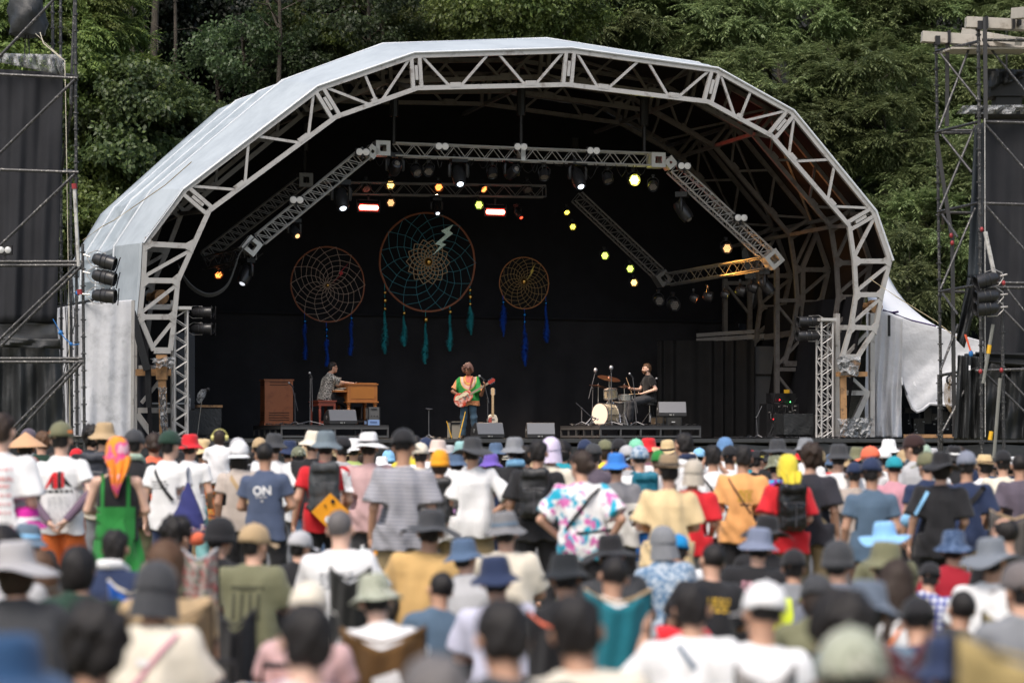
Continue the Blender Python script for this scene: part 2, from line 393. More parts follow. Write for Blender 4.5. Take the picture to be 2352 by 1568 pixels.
def shirt_mesh(key, style='tee'):
    k_ = ('s', key, style)
    if k_ in BODYC: return BODYC[k_]
    p = POSES[key]; lo, hi = body_bounds(p); S = SDF(lo, hi, p['h']); M = p['M']
    wd = {'tee': 1.0, 'wide': 1.16, 'long': 1.06, 'tank': .92, 'jacket': 1.14, 'slim': .93}[style] * p['fat']; hem = -.10 if p['sit'] else {'tee': -.13, 'wide': -.20, 'long': -.13, 'tank': -.06, 'jacket': -.14, 'slim': -.06}[style]
    L = np.linalg.norm(p['N'] - p['P']) / .52
    wf = lambda t: 1 + (wd - 1) * min(1, max(0, (.50 - t) / .28)); tab = [(max(t, hem) * L if t < 0 else t * L, a * wf(t), b * wf(t), -.005) for t, a, b in TORSO]
    if style == 'tank': tab = [(t, a * (1 if t < .3 else .84), b, c) for t, a, b, c in tab]
    S.loft(p['P'], M, tab, .02)
    r1, r2, fr = {'tee': (.062, .072, .60), 'wide': (.070, .096, .82), 'long': (.062, .050, 1.0), 'tank': (.01, .01, .05), 'jacket': (.072, .062, 1.0), 'slim': (.058, .060, .5)}[style]
    for s in 'LR':
        sh, e, wr = p['S' + s], p['E' + s], p['W' + s]
        if style == 'tank': continue
        S.cone(p['N'] * .72 + sh * .28 - M[:, 2] * .040, sh, .058, r1, .05)
        S.cone(sh, sh + (e - sh) * fr, r1, r2, .025)
        if fr == 1.0: S.cone(e, e + (wr - e) * .93, r2, r2 * .8, .02)
        else:
            d = (e - sh) / np.linalg.norm(e - sh); q = sh + (e - sh) * fr; m = r2 * 1.5          # square-cut sleeve end
            sl, g = S.blk(q - m, q + d * r2 + m)
            if sl is not None:
                dd = [g[i] - q[i] for i in range(3)]; al = dd[0] * d[0] + dd[1] * d[1] + dd[2] * d[2]
                rd = np.sqrt(np.maximum(dd[0] ** 2 + dd[1] ** 2 + dd[2] ** 2 - al ** 2, 0))
                cutter = np.maximum(-al, rd - r2 * 1.5); S.F[sl] = np.where(cutter < 0, np.maximum(S.F[sl], al), S.F[sl])
    S.folds({'wide': .016, 'jacket': .014}.get(style, .011), 8, seed=(3 if key[:3] == 'sit' else len(key[:4])) * 7 + len(style))
    me = S.mesh('shirt_' + key); BODYC[k_] = me; return me
def pants_mesh(key, style='long'):
    k_ = ('p', key, style)
    if k_ in BODYC: return BODYC[k_]
    p = POSES[key]; lo, hi = body_bounds(p); S = SDF(lo, hi, max(p['h'], .012)); M = p['M']
    if style == 'skirt':
        S.loft(p['P'], M, [(-.72, .30, .26, 0), (-.4, .24, .20, 0), (0, .185, .14, 0), (.1, .16, .12, 0)], .02)
    else:
        S.ell(p['P'] + M[:, 2] * .0, (.165, .118, .14), .05, M)
        for s in 'LR':
            sg = -1 if s == 'L' else 1; hp = p['P'] + M[:, 0] * sg * .088 - (0 if p['sit'] else 1) * M[:, 2] * .05; K, A = p['K' + s], p['A' + s]
            if style == 'long': S.cone(hp, K, .102, .078, .03); S.cone(K, A + (K - A) * .06, .078, .066, .03)
            else: S.cone(hp, K + (hp - K) * .12, .105, .100, .03)
    S.folds(.020 if style == 'skirt' else .009, 14 if style == 'skirt' else 10, seed=len(key) + 3, zs=.08 if style == 'skirt' else 1.2)
    if style == 'shorts' and not p['sit']: S.F = np.maximum(S.F, (.50 - S.ax[2])[None, None, :])
    me = S.mesh('trousers_' + key); BODYC[k_] = me; return me
# ------------------------------------------------------------------ hair and hats in head space (head centre at the origin, looking along +Y)
def hair_mesh(kind):
    if ('h', kind) in BODYC: return BODYC[('h', kind)]
    S = SDF((-.17, -.24, -.42), (.17, .15, .22), .009)
    if kind in ('short', 'fade', 'buzz', 'bald'):
        g = {'short': 1.0, 'fade': .97, 'buzz': .93, 'bald': .95}[kind]
        S.ell((0, -.014, .030), (.086 * g, .108 * g, .102 * g), .01)
        if kind == 'short': S.ell((0, -.055, -.035), (.072, .058, .06), .03)
        S.rbox((0, .10, -.03), (.12, .075, .085), .02, .02, sub=True); S.rbox((0, 0, -.16), (.2, .2, .088 if kind == 'short' else .115), .01, .02, sub=True)
        for x in (-1, 1): S.ell((x * .085, .0, -.02), (.022, .026, .04), .01, sub=True)
        if kind == 'bald': S.ell((0, .01, .13), (.07, .09, .06), .02, sub=True)
    elif kind in ('bob', 'long', 'bun', 'pony'):
        S.ell((0, -.014, .028), (.092, .112, .106), .02)
        if kind == 'bob': S.ell((0, -.03, -.04), (.094, .09, .10), .04)
        if kind == 'long': S.ell((0, -.03, -.05), (.098, .09, .12), .04); S.cone((0, -.07, -.08), (0, -.085, -.30), .085, .06, .04, fl=(.8, 1.4, 1))
        if kind in ('bun', 'pony'): S.ell((0, -.05, -.03), (.075, .065, .065), .03)
        if kind == 'bun': S.ell((0, -.135, -.015), (.045, .042, .045), .01)
        if kind == 'pony': S.cone((0, -.12, .0), (0, -.15, -.20), .032, .02, .02)
        S.rbox((0, .115, -.06), (.075, .075, .11), .03, .02, sub=True)
    elif kind in ('curly', 'afro'):
        r = 1.0 if kind == 'curly' else 1.10
        S.ell((0, -.02, .045), (.105 * r, .118 * r, .105 * r), .01); S.ell((0, -.06, -.03), (.09, .06, .07), .03)
        if kind == 'afro': S.ell((-.085, -.02, .0), (.045, .06, .07), .03); S.ell((.10, -.02, .0), (.05, .06, .075), .03)
        S.rbox((0, .12, -.05), (.075, .09, .11), .03, .015, sub=True)
    amp, fr = {'short': (.008, 60), 'curly': (.014, 60), 'afro': (.016, 55), 'buzz': (.001, 60)}.get(kind, (.004, 45)); S.folds(amp, fr / 2, 5, 1)
    me = S.mesh('hair_' + kind); BODYC[('h', kind)] = me; return me
def hat_mesh(kind, seed=0):
    k_ = ('hat', kind, seed)
    if k_ in BODYC: return BODYC[k_]
    r = random.Random(seed * 31 + len(kind)); ph = [r.uniform(0, 6.28) for _ in range(4)]; b = MB()
    def wob(amp, n=2):
        return lambda t, j, rr, z: (rr * (1 + .02 * math.sin(3 * t + ph[0])), z + amp * max(0, (rr - .10) / .07) * (math.sin(n * t + ph[1]) + .5 * math.sin(2 * n * t + ph[2])) + .003 * math.sin(5 * t + ph[3]))
    if kind == 'bucket':
        b.lathe([(0, .146), (.045, .145), (.070, .140), (.080, .125), (.088, .09), (.094, .050), (.098, .040), (.122, .018), (.150, -.004), (.152, -.007), (.148, -.009), (.120, .010), (.094, .034), (.088, .06)], n=32, fn=wob(.010))
    elif kind == 'wide':
        b.lathe([(0, .150), (.045, .150), (.070, .146), (.082, .130), (.088, .095), (.094, .050), (.100, .040), (.140, .030), (.185, .012), (.205, .002), (.206, -.003), (.185, .006), (.140, .024), (.094, .034), (.088, .06)], n=40, fn=wob(.016))
    elif kind == 'boater':
        b.lathe([(0, .135), (.078, .135), (.084, .130), (.086, .050), (.150, .046), (.152, .042), (.086, .040)], n=32)
    elif kind == 'fedora':
        b.lathe([(0, .128), (.03, .133), (.055, .150), (.070, .145), (.082, .110), (.092, .050), (.130, .040), (.155, .046), (.157, .042), (.130, .034), (.090, .038)], n=32, fn=lambda t, j, rr, z: (rr, z + (.018 if rr > .12 else 0) * abs(math.cos(t)) ** 2))
    elif kind == 'cowboy':
        b.lathe([(0, .140), (.03, .148), (.055, .165), (.072, .155), (.082, .110), (.092, .045), (.14, .034), (.19, .035), (.192, .030), (.14, .028), (.090, .034)], n=36, fn=lambda t, j, rr, z: (rr, z + (.07 * ((rr - .09) / .1) if rr > .12 else 0) * abs(math.cos(t)) ** 2 - (.02 if rr > .12 else 0)))
    elif kind == 'cone':
        b.lathe([(0, .175), (.01, .172), (.10, .105), (.20, .035), (.225, .015), (.225, .010), (.10, .095), (0, .155)], n=36)
    elif kind in ('cap', 'capback'):
        b.lathe([(0, .146), (.012, .146), (.040, .139), (.068, .118), (.086, .085), (.094, .045), (.096, .015), (.092, .012), (.088, .05)], n=32, fn=lambda t, j, rr, z: (rr * (1 + .10 * abs(math.sin(t))), z + (.012 if math.sin(t) < -.6 and z < .05 else 0)))
        b.ball((0, 0, .147), .008, 8, 4)
        sg = 1 if kind == 'cap' else -1
        def vis(u, v):
            a = (u - .5) * 2.2; rr = .09 + .085 * v * (math.cos(a) ** .4); return (math.sin(a) * rr * .92, sg * math.cos(a) * rr, .018 - .020 * v - .018 * (u - .5) ** 2 * 4 * v)
        b.grid(14, 5, vis)
    elif kind == 'beanie':
        b.lathe([(0, .150), (.03, .148), (.062, .130), (.086, .092), (.096, .050), (.098, .015), (.102, .012), (.102, -.02), (.096, -.025), (.090, 0)], n=36, fn=lambda t, j, rr, z: (rr * (1 + .09 * abs(math.sin(t))) * (1 + .010 * math.sin(36 * t)), z))
    elif kind == 'flap':
        b.lathe([(0, .146), (.012, .146), (.040, .139), (.068, .118), (.086, .085), (.094, .045), (.096, .015)], n=32, fn=lambda t, j, rr, z: (rr * (1 + .10 * abs(math.sin(t))), z))
        b.grid(16, 8, lambda u, v: (math.sin((u - .5) * 3.6) * (.094 + .02 * v), -math.cos((u - .5) * 3.6) * (.094 + .02 * v) + .008 * math.sin(u * 25) * v, .02 - .13 * v))
        b.grid(14, 5, lambda u, v: (math.sin((u - .5) * 2.2) * (.09 + .085 * v), math.cos((u - .5) * 2.2) * (.09 + .085 * v), .018 - .02 * v))
    elif kind == 'scarf':
        b.lathe([(0, .142), (.04, .137), (.070, .115), (.090, .075), (.098, .02), (.100, -.04), (.10, -.075)], n=36, fn=lambda t, j, rr, z: (rr * (1 + .12 * abs(math.sin(t))) * (1 + .012 * math.sin(9 * t + j)), z - (.05 if math.sin(t) > .3 and z < .0 else 0) * -1.5))
        b.grid(14, 16, lambda u, v: ((u - .5) * (.22 * (1 - v) + .012) + .01 * math.sin(v * 6), -.105 - .05 * math.sin(v * 2.4) + .016 * math.sin(u * 19), -.02 - .34 * v))
    me = b.mesh('hat_' + kind, ang=60); BODYC[k_] = me; return me
# ------------------------------------------------------------------ cloth and skin
def cloth(name, c, rough=.85, pat=None, c2=(.8, .8, .8), c3=None, sc_=1.0):
    k = ('cloth', name)
    if k in MATS: return MATS[k]
    m, t, p, o = newmat('cloth_' + name); v = coords(t); c = tuple(c)
    base = mixc(t, noi(t, v, 5), tuple(x * .84 for x in c), tuple(min(.9, x * 1.12) for x in c))
    if pat == 'stripe':
        wv = t.nodes.new('ShaderNodeTexWave'); wv.bands_direction = 'Z'; wv.inputs['Scale'].default_value = 11.5 * sc_; wv.inputs['Distortion'].default_value = .3; wv.inputs['Detail Scale'].default_value = .7; t.links.new(v, wv.inputs[0])
        base = mixc(t, ramp(t, wv.outputs[0], [(.48, 0.0), (.56, 1.0)]), base, c2)
    elif pat in ('dye', 'camo', 'floral'):
        s1 = {'dye': 7, 'camo': 9, 'floral': 26}[pat] * sc_
        base = mixc(t, ramp(t, noi(t, v, s1, 2), [(.50, 0.0), (.56, 1.0)]), base, c2)
        v2 = coords(t, 'Object', (1.3, .9, 1.1)); base = mixc(t, ramp(t, noi(t, v2, s1 * 1.35, 2), [(.56, 0.0), (.61, 1.0)]), base, c3 or c2)
    elif pat == 'squig':
        vo = t.nodes.new('ShaderNodeTexWave'); vo.inputs['Scale'].default_value = 7 * sc_; vo.inputs['Distortion'].default_value = 18; vo.inputs['Detail Scale'].default_value = 3.5; t.links.new(v, vo.inputs[0])
        base = mixc(t, ramp(t, vo.outputs[0], [(.72, 0.0), (.80, 1.0)]), base, c2)
    elif pat == 'check':
        for d in ('X', 'Z'):
            wv = t.nodes.new('ShaderNodeTexWave'); wv.bands_direction = d; wv.inputs['Scale'].default_value = 5 * sc_; t.links.new(v, wv.inputs[0])
            base = mixc(t, ramp(t, wv.outputs[0], [(.55, 0.0), (.65, .8)]), base, c2)
    elif pat == 'yoke':
        s = t.nodes.new('ShaderNodeSeparateXYZ'); t.links.new(v, s.inputs[0]); g = ramp(t, s.outputs[2], [(0.0, 0.0), (1.0, 1.0)])
        mr = t.nodes.new('ShaderNodeMath'); mr.operation = 'GREATER_THAN'; mr.inputs[1].default_value = 1.24; t.links.new(s.outputs[2], mr.inputs[0]); base = mixc(t, mr.outputs[0], base, c2)
    t.links.new(base, p.inputs['Base Color']); p.inputs['Roughness'].default_value = rough; p.inputs['Specular IOR Level'].default_value = .25; p.inputs['Sheen Weight'].default_value = .15
    bump(t, p, noi(t, coords(t, 'Object', (1, 1, .45)), 11, 5, .55), .5, .02); MATS[k] = m; return m
def skinmat(i):
    k = ('skin', i)
    if k in MATS: return MATS[k]
    c = [(.58, .34, .24), (.48, .27, .18), (.66, .42, .32), (.23, .10, .055), (.38, .19, .12)][i]
    m, t, p, o = newmat('skin_%d' % i); v = coords(t)
    t.links.new(mixc(t, noi(t, v, 9, 3), tuple(x * .85 for x in c), tuple(min(1, x * 1.1) for x in c)), p.inputs['Base Color'])
    p.inputs['Roughness'].default_value = .5; p.inputs['Subsurface Weight'].default_value = .08; p.inputs['Subsurface Radius'].default_value = (.02, .008, .004)
    bump(t, p, noi(t, v, 60), .1, .003); MATS[k] = m; return m
def hairmat(n, c):
    k = ('hair', n)
    if k in MATS: return MATS[k]
    m, t, p, o = newmat('hair_' + n); v = coords(t, 'Object', (1, 1, .25))
    t.links.new(mixc(t, noi(t, v, 90, 3), tuple(x * .6 for x in c), tuple(x * 1.7 for x in c)), p.inputs['Base Color']); p.inputs['Roughness'].default_value = .55
    p.inputs['Specular IOR Level'].default_value = .35; bump(t, p, noi(t, v, 130, 3), .8, .006); MATS[k] = m; return m
COL = dict(white=(.80, .80, .82), cream=(.72, .66, .55), black=(.018, .018, .021), char=(.05, .052, .058), grey=(.22, .23, .25), lgrey=(.46, .46, .48), navy=(.022, .035, .085), slate=(.085, .135, .20),
           blue=(.04, .20, .62), sky=(.25, .52, .80), teal=(.02, .30, .38), red=(.62, .02, .03), dred=(.35, .015, .03), orange=(.78, .20, .03), peach=(.78, .38, .14), yellow=(.75, .62, .06), butter=(.78, .60, .34), tan=(.46, .33, .19),
           khaki=(.26, .20, .11), olive=(.17, .17, .10), dgreen=(.02, .05, .035), green=(.025, .22, .045), mint=(.22, .60, .40), pink=(.78, .10, .35), rose=(.60, .30, .36), dpink=(.58, .38, .38), purple=(.16, .10, .45), brown=(.10, .05, .03),
           denim=(.08, .13, .22), coral=(.80, .17, .09), mauve=(.11, .09, .12), straw=(.62, .47, .26), bgrey=(.12, .17, .23), ltgreen=(.38, .50, .40), gold=(.55, .35, .05), orangey=(.9, .35, .02), fuchsia=(.65, .03, .35), rust=(.58, .13, .03))
HAIRC = dict(black=(.012, .010, .010), brown=(.028, .017, .012), ltbrown=(.085, .043, .022), grey=(.12, .11, .11), auburn=(.13, .065, .05))
def cm(c): return cloth(c, COL[c]) if isinstance(c, str) else c
def ground_z(Y): return 0.0 if Y < 30 else -.42 * min(1, (Y - 30) / 12)
WARN = []
def figure(name, label, group, pz, loc, rz, scale, skin=0, hair=('short', 'black'), hat=None, shirt=('tee', 'white'), pants=('long', 'black'), hatseed=0):
    root = empty(name, loc, rz, label, 'person', group, scale=(scale,) * 3); p = POSES[pz]
    link('body', body_mesh(pz), skinmat(skin), root, True)
    if shirt: link('shirt', shirt_mesh(pz, shirt[0]), cm(shirt[1]), root, True)
    if pants: link({'long': 'trousers', 'shorts': 'shorts', 'skirt': 'skirt'}[pants[0]], pants_mesh(pz, pants[0]), cm(pants[1]), root, True)
    HMx = Matrix.Translation(Vector(p['Hd'])) @ Matrix([list(r) for r in p['HM']]).to_4x4()
    if hair:
        o = link('hair', hair_mesh(hair[0]), hairmat(hair[1], HAIRC[hair[1]]), root, True); o.matrix_local = HMx
        if hat and hat[0] in ('bucket', 'wide', 'cap', 'capback', 'beanie', 'flap', 'scarf'): o.scale = (.93, .93, .88)
    if hat:
        o = link('hat', hat_mesh(hat[0], hatseed), cm(hat[1]), root, True); o.matrix_local = HMx @ Matrix.Translation((0, -.010, .004)); o.scale = (1.04, 1.20, 1.05)
        if len(hat) > 2:
            b = MB(); b.lathe([(.0915, .072), (.0965, .066), (.099, .05), (.0965, .046)], n=28); bo = link('hat_band', b.mesh('hat_band'), cm(hat[2]), o)
    return root
HATH = dict(bucket=.022, wide=.026, cap=.022, capback=.022, beanie=.026, flap=.022, scarf=.018, cone=.05, boater=.012, fedora=.027, cowboy=.042)
def crowd(label, px, ytop, s, pz='down', yaw=0, group='people standing in the crowd', ref=None, **k):
    j_ = int(px * 7 + ytop) % 4; pz = {'down': ('down', 'downa', 'downb', 'downc')[j_], 'sit': ('sit', 'sita', 'sitb', 'sita')[j_]}.get(pz, pz); yaw += (int(px * 13) % 25) - 12
    Y = F / s; g = ground_z(Y); zt = CZ + (HY - ytop) / F * Y; p = POSES[pz]
    ph = p['top'] + (HATH[k['hat'][0]] if k.get('hat') else 0); sc_ = (zt - g) / ph
    if not (.84 < sc_ < 1.14): WARN.append((label[:30], px, ytop, s, pz, round(sc_, 2)))
    x = (px - CX) / F * Y - p['Hd'][0] * sc_; tl_ = R(((int(px * 17 + ytop) % 11) - 5) * (1.0 if p['sit'] else .35)); o = figure('person', label, group, pz, (x - math.sin(tl_) * p['Hd'][2] * sc_, Y - p['Hd'][1] * sc_, g), R(yaw), sc_, **k); o.rotation_euler = (0, tl_, R(yaw)); return o
# things lying on the back of a shirt ------------------------------------------------
BV = {}
def bvh(me):
    if me.name not in BV:
        BV[me.name] = BVHTree.FromPolygons([v.co[:] for v in me.vertices], [p.vertices[:] for p in me.polygons])
    return BV[me.name]
def surf(me, x, z, off=.006, side=-1):
    h = bvh(me).ray_cast(Vector((x, side * 1.0, z)), Vector((0, -side, 0)))
    return Vector((x, (h[0].y if h[0] else side * .1) + side * off, z))
def patch(name, root, pz, style, polys, m, off=.006, side=-1, cuts=2):
    """flat shapes in (x, z) laid on the shirt; polys: list of point lists"""
    import bmesh
    me = shirt_mesh(pz, style); bm = bmesh.new()
    for pl in polys:
        vs = [bm.verts.new((x, 0, z)) for x, z in pl]; bm.faces.new(vs)
    bmesh.ops.triangulate(bm, faces=bm.faces[:])
    for _ in range(cuts): bmesh.ops.subdivide_edges(bm, edges=[e for e in bm.edges if e.calc_length() > .03], cuts=1); bmesh.ops.triangulate(bm, faces=bm.faces[:])
    for v in bm.verts: v.co = surf(me, v.co.x, v.co.z, off, side)
    m2 = bpy.data.meshes.new(name); bm.to_mesh(m2); bm.free(); return link(name, m2, m, root)
def rect(x0, z0, x1, z1): return [(x0, z0), (x1, z0), (x1, z1), (x0, z1)]
def text_patch(name, root, pz, style, s, x, z, size, m):
    cu = bpy.data.curves.new('t', 'FONT'); cu.body = s; cu.size = size; cu.align_x = 'CENTER'; cu.offset = size * .03
    o = bpy.data.objects.new('t', cu); col.objects.link(o); dg = bpy.context.evaluated_depsgraph_get(); me = bpy.data.meshes.new_from_object(o.evaluated_get(dg)); bpy.data.objects.remove(o)
    sm = shirt_mesh(pz, style)
    for v in me.vertices: v.co = surf(sm, x + v.co.x, z + v.co.y, .008)
    me.materials.clear(); return link(name, me, m, root)
def band(root_world, pz, style, pts, wdt, name_obj_parent, m, off=.012, nm='strap'):
    """flat strap along (x, z) points on the back of the shirt"""
    me = shirt_mesh(pz, style); P = []
    n = 14
    for i in range(n + 1):
        t = i / n * (len(pts) - 1); j = min(int(t), len(pts) - 2); f = t - j; P.append((pts[j][0] * (1 - f) + pts[j + 1][0] * f, pts[j][1] * (1 - f) + pts[j + 1][1] * f))
    b = MB(); vs = []
    for i, (x, z) in enumerate(P):
        a = P[max(0, i - 1)]; c = P[min(n, i + 1)]; d = Vector((c[0] - a[0], c[1] - a[1])).normalized(); q = Vector((-d.y, d.x)) * wdt / 2
        for sgn, of in ((-1, 0), (-1, .008), (1, .008), (1, 0)): vs.append(surf(me, x + q.x * sgn, z + q.y * sgn, off + of - .004))
    b.add(vs, [(i * 4 + k, i * 4 + (k + 1) % 4, i * 4 + 4 + (k + 1) % 4, i * 4 + 4 + k) for i in range(n) for k in range(4)], True)
    return link(nm, b.mesh(nm), m, name_obj_parent)
def bag_root(person, name, label, cat, group=None):
    o = empty(name, tuple(person.location), person.rotation_euler.z, label, cat, group, scale=tuple(person.scale)); return o
PACKC = {}
def backpack(person, pz, style, label, m, size=1.0, zc=None, m2=None):
    p = POSES[pz]; r = bag_root(person, 'backpack', label, 'backpack'); c = p['P'] * .35 + p['N'] * .65 + V3(0, -.185, -.05)
    if ('pack', pz) not in PACKC:
        S = SDF(c - .32, c + .32, .010); S.rbox(c, (.145, .085, .235), .06, .01); S.rbox(c + V3(0, -.085, -.07), (.11, .04, .12), .035, .015); S.rbox(c + V3(0, -.03, .20), (.13, .09, .05), .04, .02); S.folds(.008, 14, 4, 1)
        b = MB()
        for sg in (-1, 1): b.tube([c + V3(sg * .07, .05, .20), c + V3(sg * .09, .085, .245), p['S' + 'LR'[sg > 0]] * .55 + p['N'] * .45 + V3(0, .02, .045), p['S' + 'LR'[sg > 0]] * .6 + p['N'] * .4 + V3(0, .12, -.06), c + V3(sg * .13, .22, -.1), c + V3(sg * .15, .08, -.18)], .018, 6)
        d = MB(); d.tube([c + V3(0, -.132, -.18), c + V3(0, -.136, .04)], .006, 6); d.tube([c + V3(-.1, -.125, .05), c + V3(0, -.133, .06), c + V3(.1, -.125, .05)], .006, 6)
        PACKC[('pack', pz)] = (S.mesh('backpack'), b.mesh('shoulder_straps'), d.mesh('zip'))
    a, b, d = PACKC[('pack', pz)]
    link('bag_body', a, m, r, True); link('shoulder_straps', b, m2 or m, r, True); link('zip', d, mat('zip_metal', (.08, .08, .09), .4), r, True); return r
# ------------------------------------------------------------------ materials of the place
ALU = mat('aluminium_worn', (.46, .445, .43), .42, .35, .12, 3, .2, 60, .003, dirt=(.16, .13, .11), dirt_s=4, dirt_lo=.55, dirt_hi=.75)
ALUB = mat('aluminium_bright', (.50, .49, .48), .5, .25, .08, 5, .1)
STEEL = mat('scaffold_steel', (.055, .055, .058), .5, .4, .3, 8, .4, 30, .004, dirt=(.30, .29, .27), dirt_s=22, dirt_lo=.56, dirt_hi=.64)
BLK = mat('black_metal', (.018, .018, .020), .45, .2, .3, 10, .1)
BLKP = mat('black_plastic', (.022, .022, .024), .35, 0, .3, 10, .1)
DRAPE = mat('black_drape', (.016, .016, .019), .95, 0, .3, 2, .3, 20, .01, spec=.15)
SCRIM = mat('black_scrim', (.030, .031, .036), .8, 0, .25, 2, .25, 50, .004, spec=.2)
SHEET = mat('black_sheeting', (.024, .026, .028), .55, 0, .3, 3, .5, 6, .03)
WOOD = mat('weathered_timber', (.36, .20, .09), .7, 0, .35, 9, .3, 30, .006, dirt=(.10, .06, .035), dirt_s=6, dirt_lo=.5, dirt_hi=.65)
LVL = mat('pale_timber', (.44, .41, .36), .7, 0, .15, 7, .2, 30, .004, dirt=(.25, .22, .18), dirt_s=5, dirt_lo=.55, dirt_hi=.7)
PVC = mat('white_roof_skin', (.40, .445, .48), .7, 0, .06, 1.2, .25, 2.5, .03, dirt=(.31, .35, .385), dirt_s=.9, dirt_lo=.42, dirt_hi=.72)
PVCI = mat('black_roof_lining', (.012, .010, .010), .8, 0, .3, 1.5, .3, 4, .03, spec=.2)
TARP = mat('silver_tarpaulin', (.56, .57, .60), .6, .0, .10, 2, .5, 4, .05, dirt=(.36, .37, .39), dirt_s=2.5, dirt_lo=.5, dirt_hi=.75)
TENT = mat('white_tent_roof', (.86, .87, .90), .5, 0, .03, 2, .1, 4, .02)
PLAST = mat('clear_wrinkled_plastic', (.42, .43, .44), .22, 0, .2, 6, .9, 12, .05)
t = PLAST.node_tree; mx = t.nodes.new('ShaderNodeMixShader'); tp = t.nodes.new('ShaderNodeBsdfTransparent'); p_ = next(n for n in t.nodes if n.type == 'BSDF_PRINCIPLED'); o_ = next(n for n in t.nodes if n.type == 'OUTPUT_MATERIAL')
t.links.new(ramp(t, noi(t, coords(t), 9, 3), [(.40, .25), (.62, .85)]), mx.inputs[0]); t.links.new(tp.outputs[0], mx.inputs[1]); t.links.new(p_.outputs[0], mx.inputs[2]); t.links.new(mx.outputs[0], o_.inputs[0])
# ------------------------------------------------------------------ ground, deck
g = MB()
def gf(u, v):
    x = -160 + 320 * u; Y = -20 + 260 * v; return (x, Y, ground_z(Y) + .02 * math.sin(x * .7) * math.sin(Y * .5))
g.grid(65, 105, gf)
GR = mat('trodden_ground', (.16, .13, .085), .95, 0, .3, .8, .6, 4, .05, dirt=(.07, .10, .035), dirt_s=.6, dirt_lo=.45, dirt_hi=.6)
tag(g.build('ground', GR), kind='structure')
dk = empty('stage', st(0, 0, -.42), 0, 'low black stage deck with a black fabric skirt along its front', 'stage')
MB().box(st(3.2, 5, DECK - .06), (34, 13.4, .12), rz=TH).build('deck', mat('stage_floor', (.02, .02, .02), .5, 0, .2, 3, .1), dk)
sk = MB()
def skf(u, v):
    x = -13.8 + 34 * u; sw = abs(math.sin(x * 1.35 + .4 * math.sin(x * .8))) ** .6; z = DECK - .10 - 2.0 * v
    return st(x, -1.78 - .05 * v - .05 * math.sin(x * 5 + 3 * v) * v - .07 * math.sin(v * 3.1) * math.sin(x * 2.7 + 4 * v * sw), z - .08 * sw * math.exp(-v * 9))
sk.grid(420, 22, skf); sk.build('skirt', SHEET, dk)
e = MB(); e.beam(st(-13.8, -1.77, DECK - .045), st(20.2, -1.77, DECK - .045), .10, .085)
for i in range(40): e.box(st(-13.5 + i * .86, -1.84, DECK - .05), (.03, .02, .05), rz=TH)
e.build('edge_trim', mat('deck_edge', (.06, .062, .066), .5, .3), dk)
# ------------------------------------------------------------------ arched roof
OUTP = [(353, 805), (321, 728), (329, 644), (333, 560), (425, 437), (732, 205), (953, 129), (1309, 118), (1643, 163), (1816, 259), (2004, 487), (2043, 600), (2024, 677), (2011, 754), (1969, 820)]
INP = [(391, 805), (400, 728), (408, 645), (443, 566), (480, 484), (771, 269), (958, 203), (1302, 195), (1625, 234), (1772, 313), (1950, 519), (1962, 600), (1966, 677), (1954, 751), (1934, 820)]
def uz(p):
    q = sp(*p); return ((q.x - OX) * UX + (q.y - OY) * UY, q.z)
OU = [uz(p) for p in OUTP]; IN = [uz(p) for p in INP]
roof = empty('stage_roof', st(0, 0, DECK), 0, 'big arched stage roof of grey aluminium trusses under a white skin', 'stage roof')
CEN = (0.3, 4.0)
def off(p, d, xt=0.0):
    x, z = p[0] - CEN[0], p[1] - CEN[1]; L = math.hypot(x, z); f_ = min(1, max(0, (1 - p[0]) / 4)); d = min(d, .5) * (1 - f_) + d * f_; d = d * (.5 + .5 * min(1, max(0, (p[1] - 6) / 4))) if p[0] < 0 else d; d += xt; ex = min(1, max(0, d - .15) * 2.5) * .02 * min(1, max(0, (10.2 - p[1]) / 3)) * (p[0] < -3)
    return (p[0] + x / L * d - ex, p[1] + z / L * d)
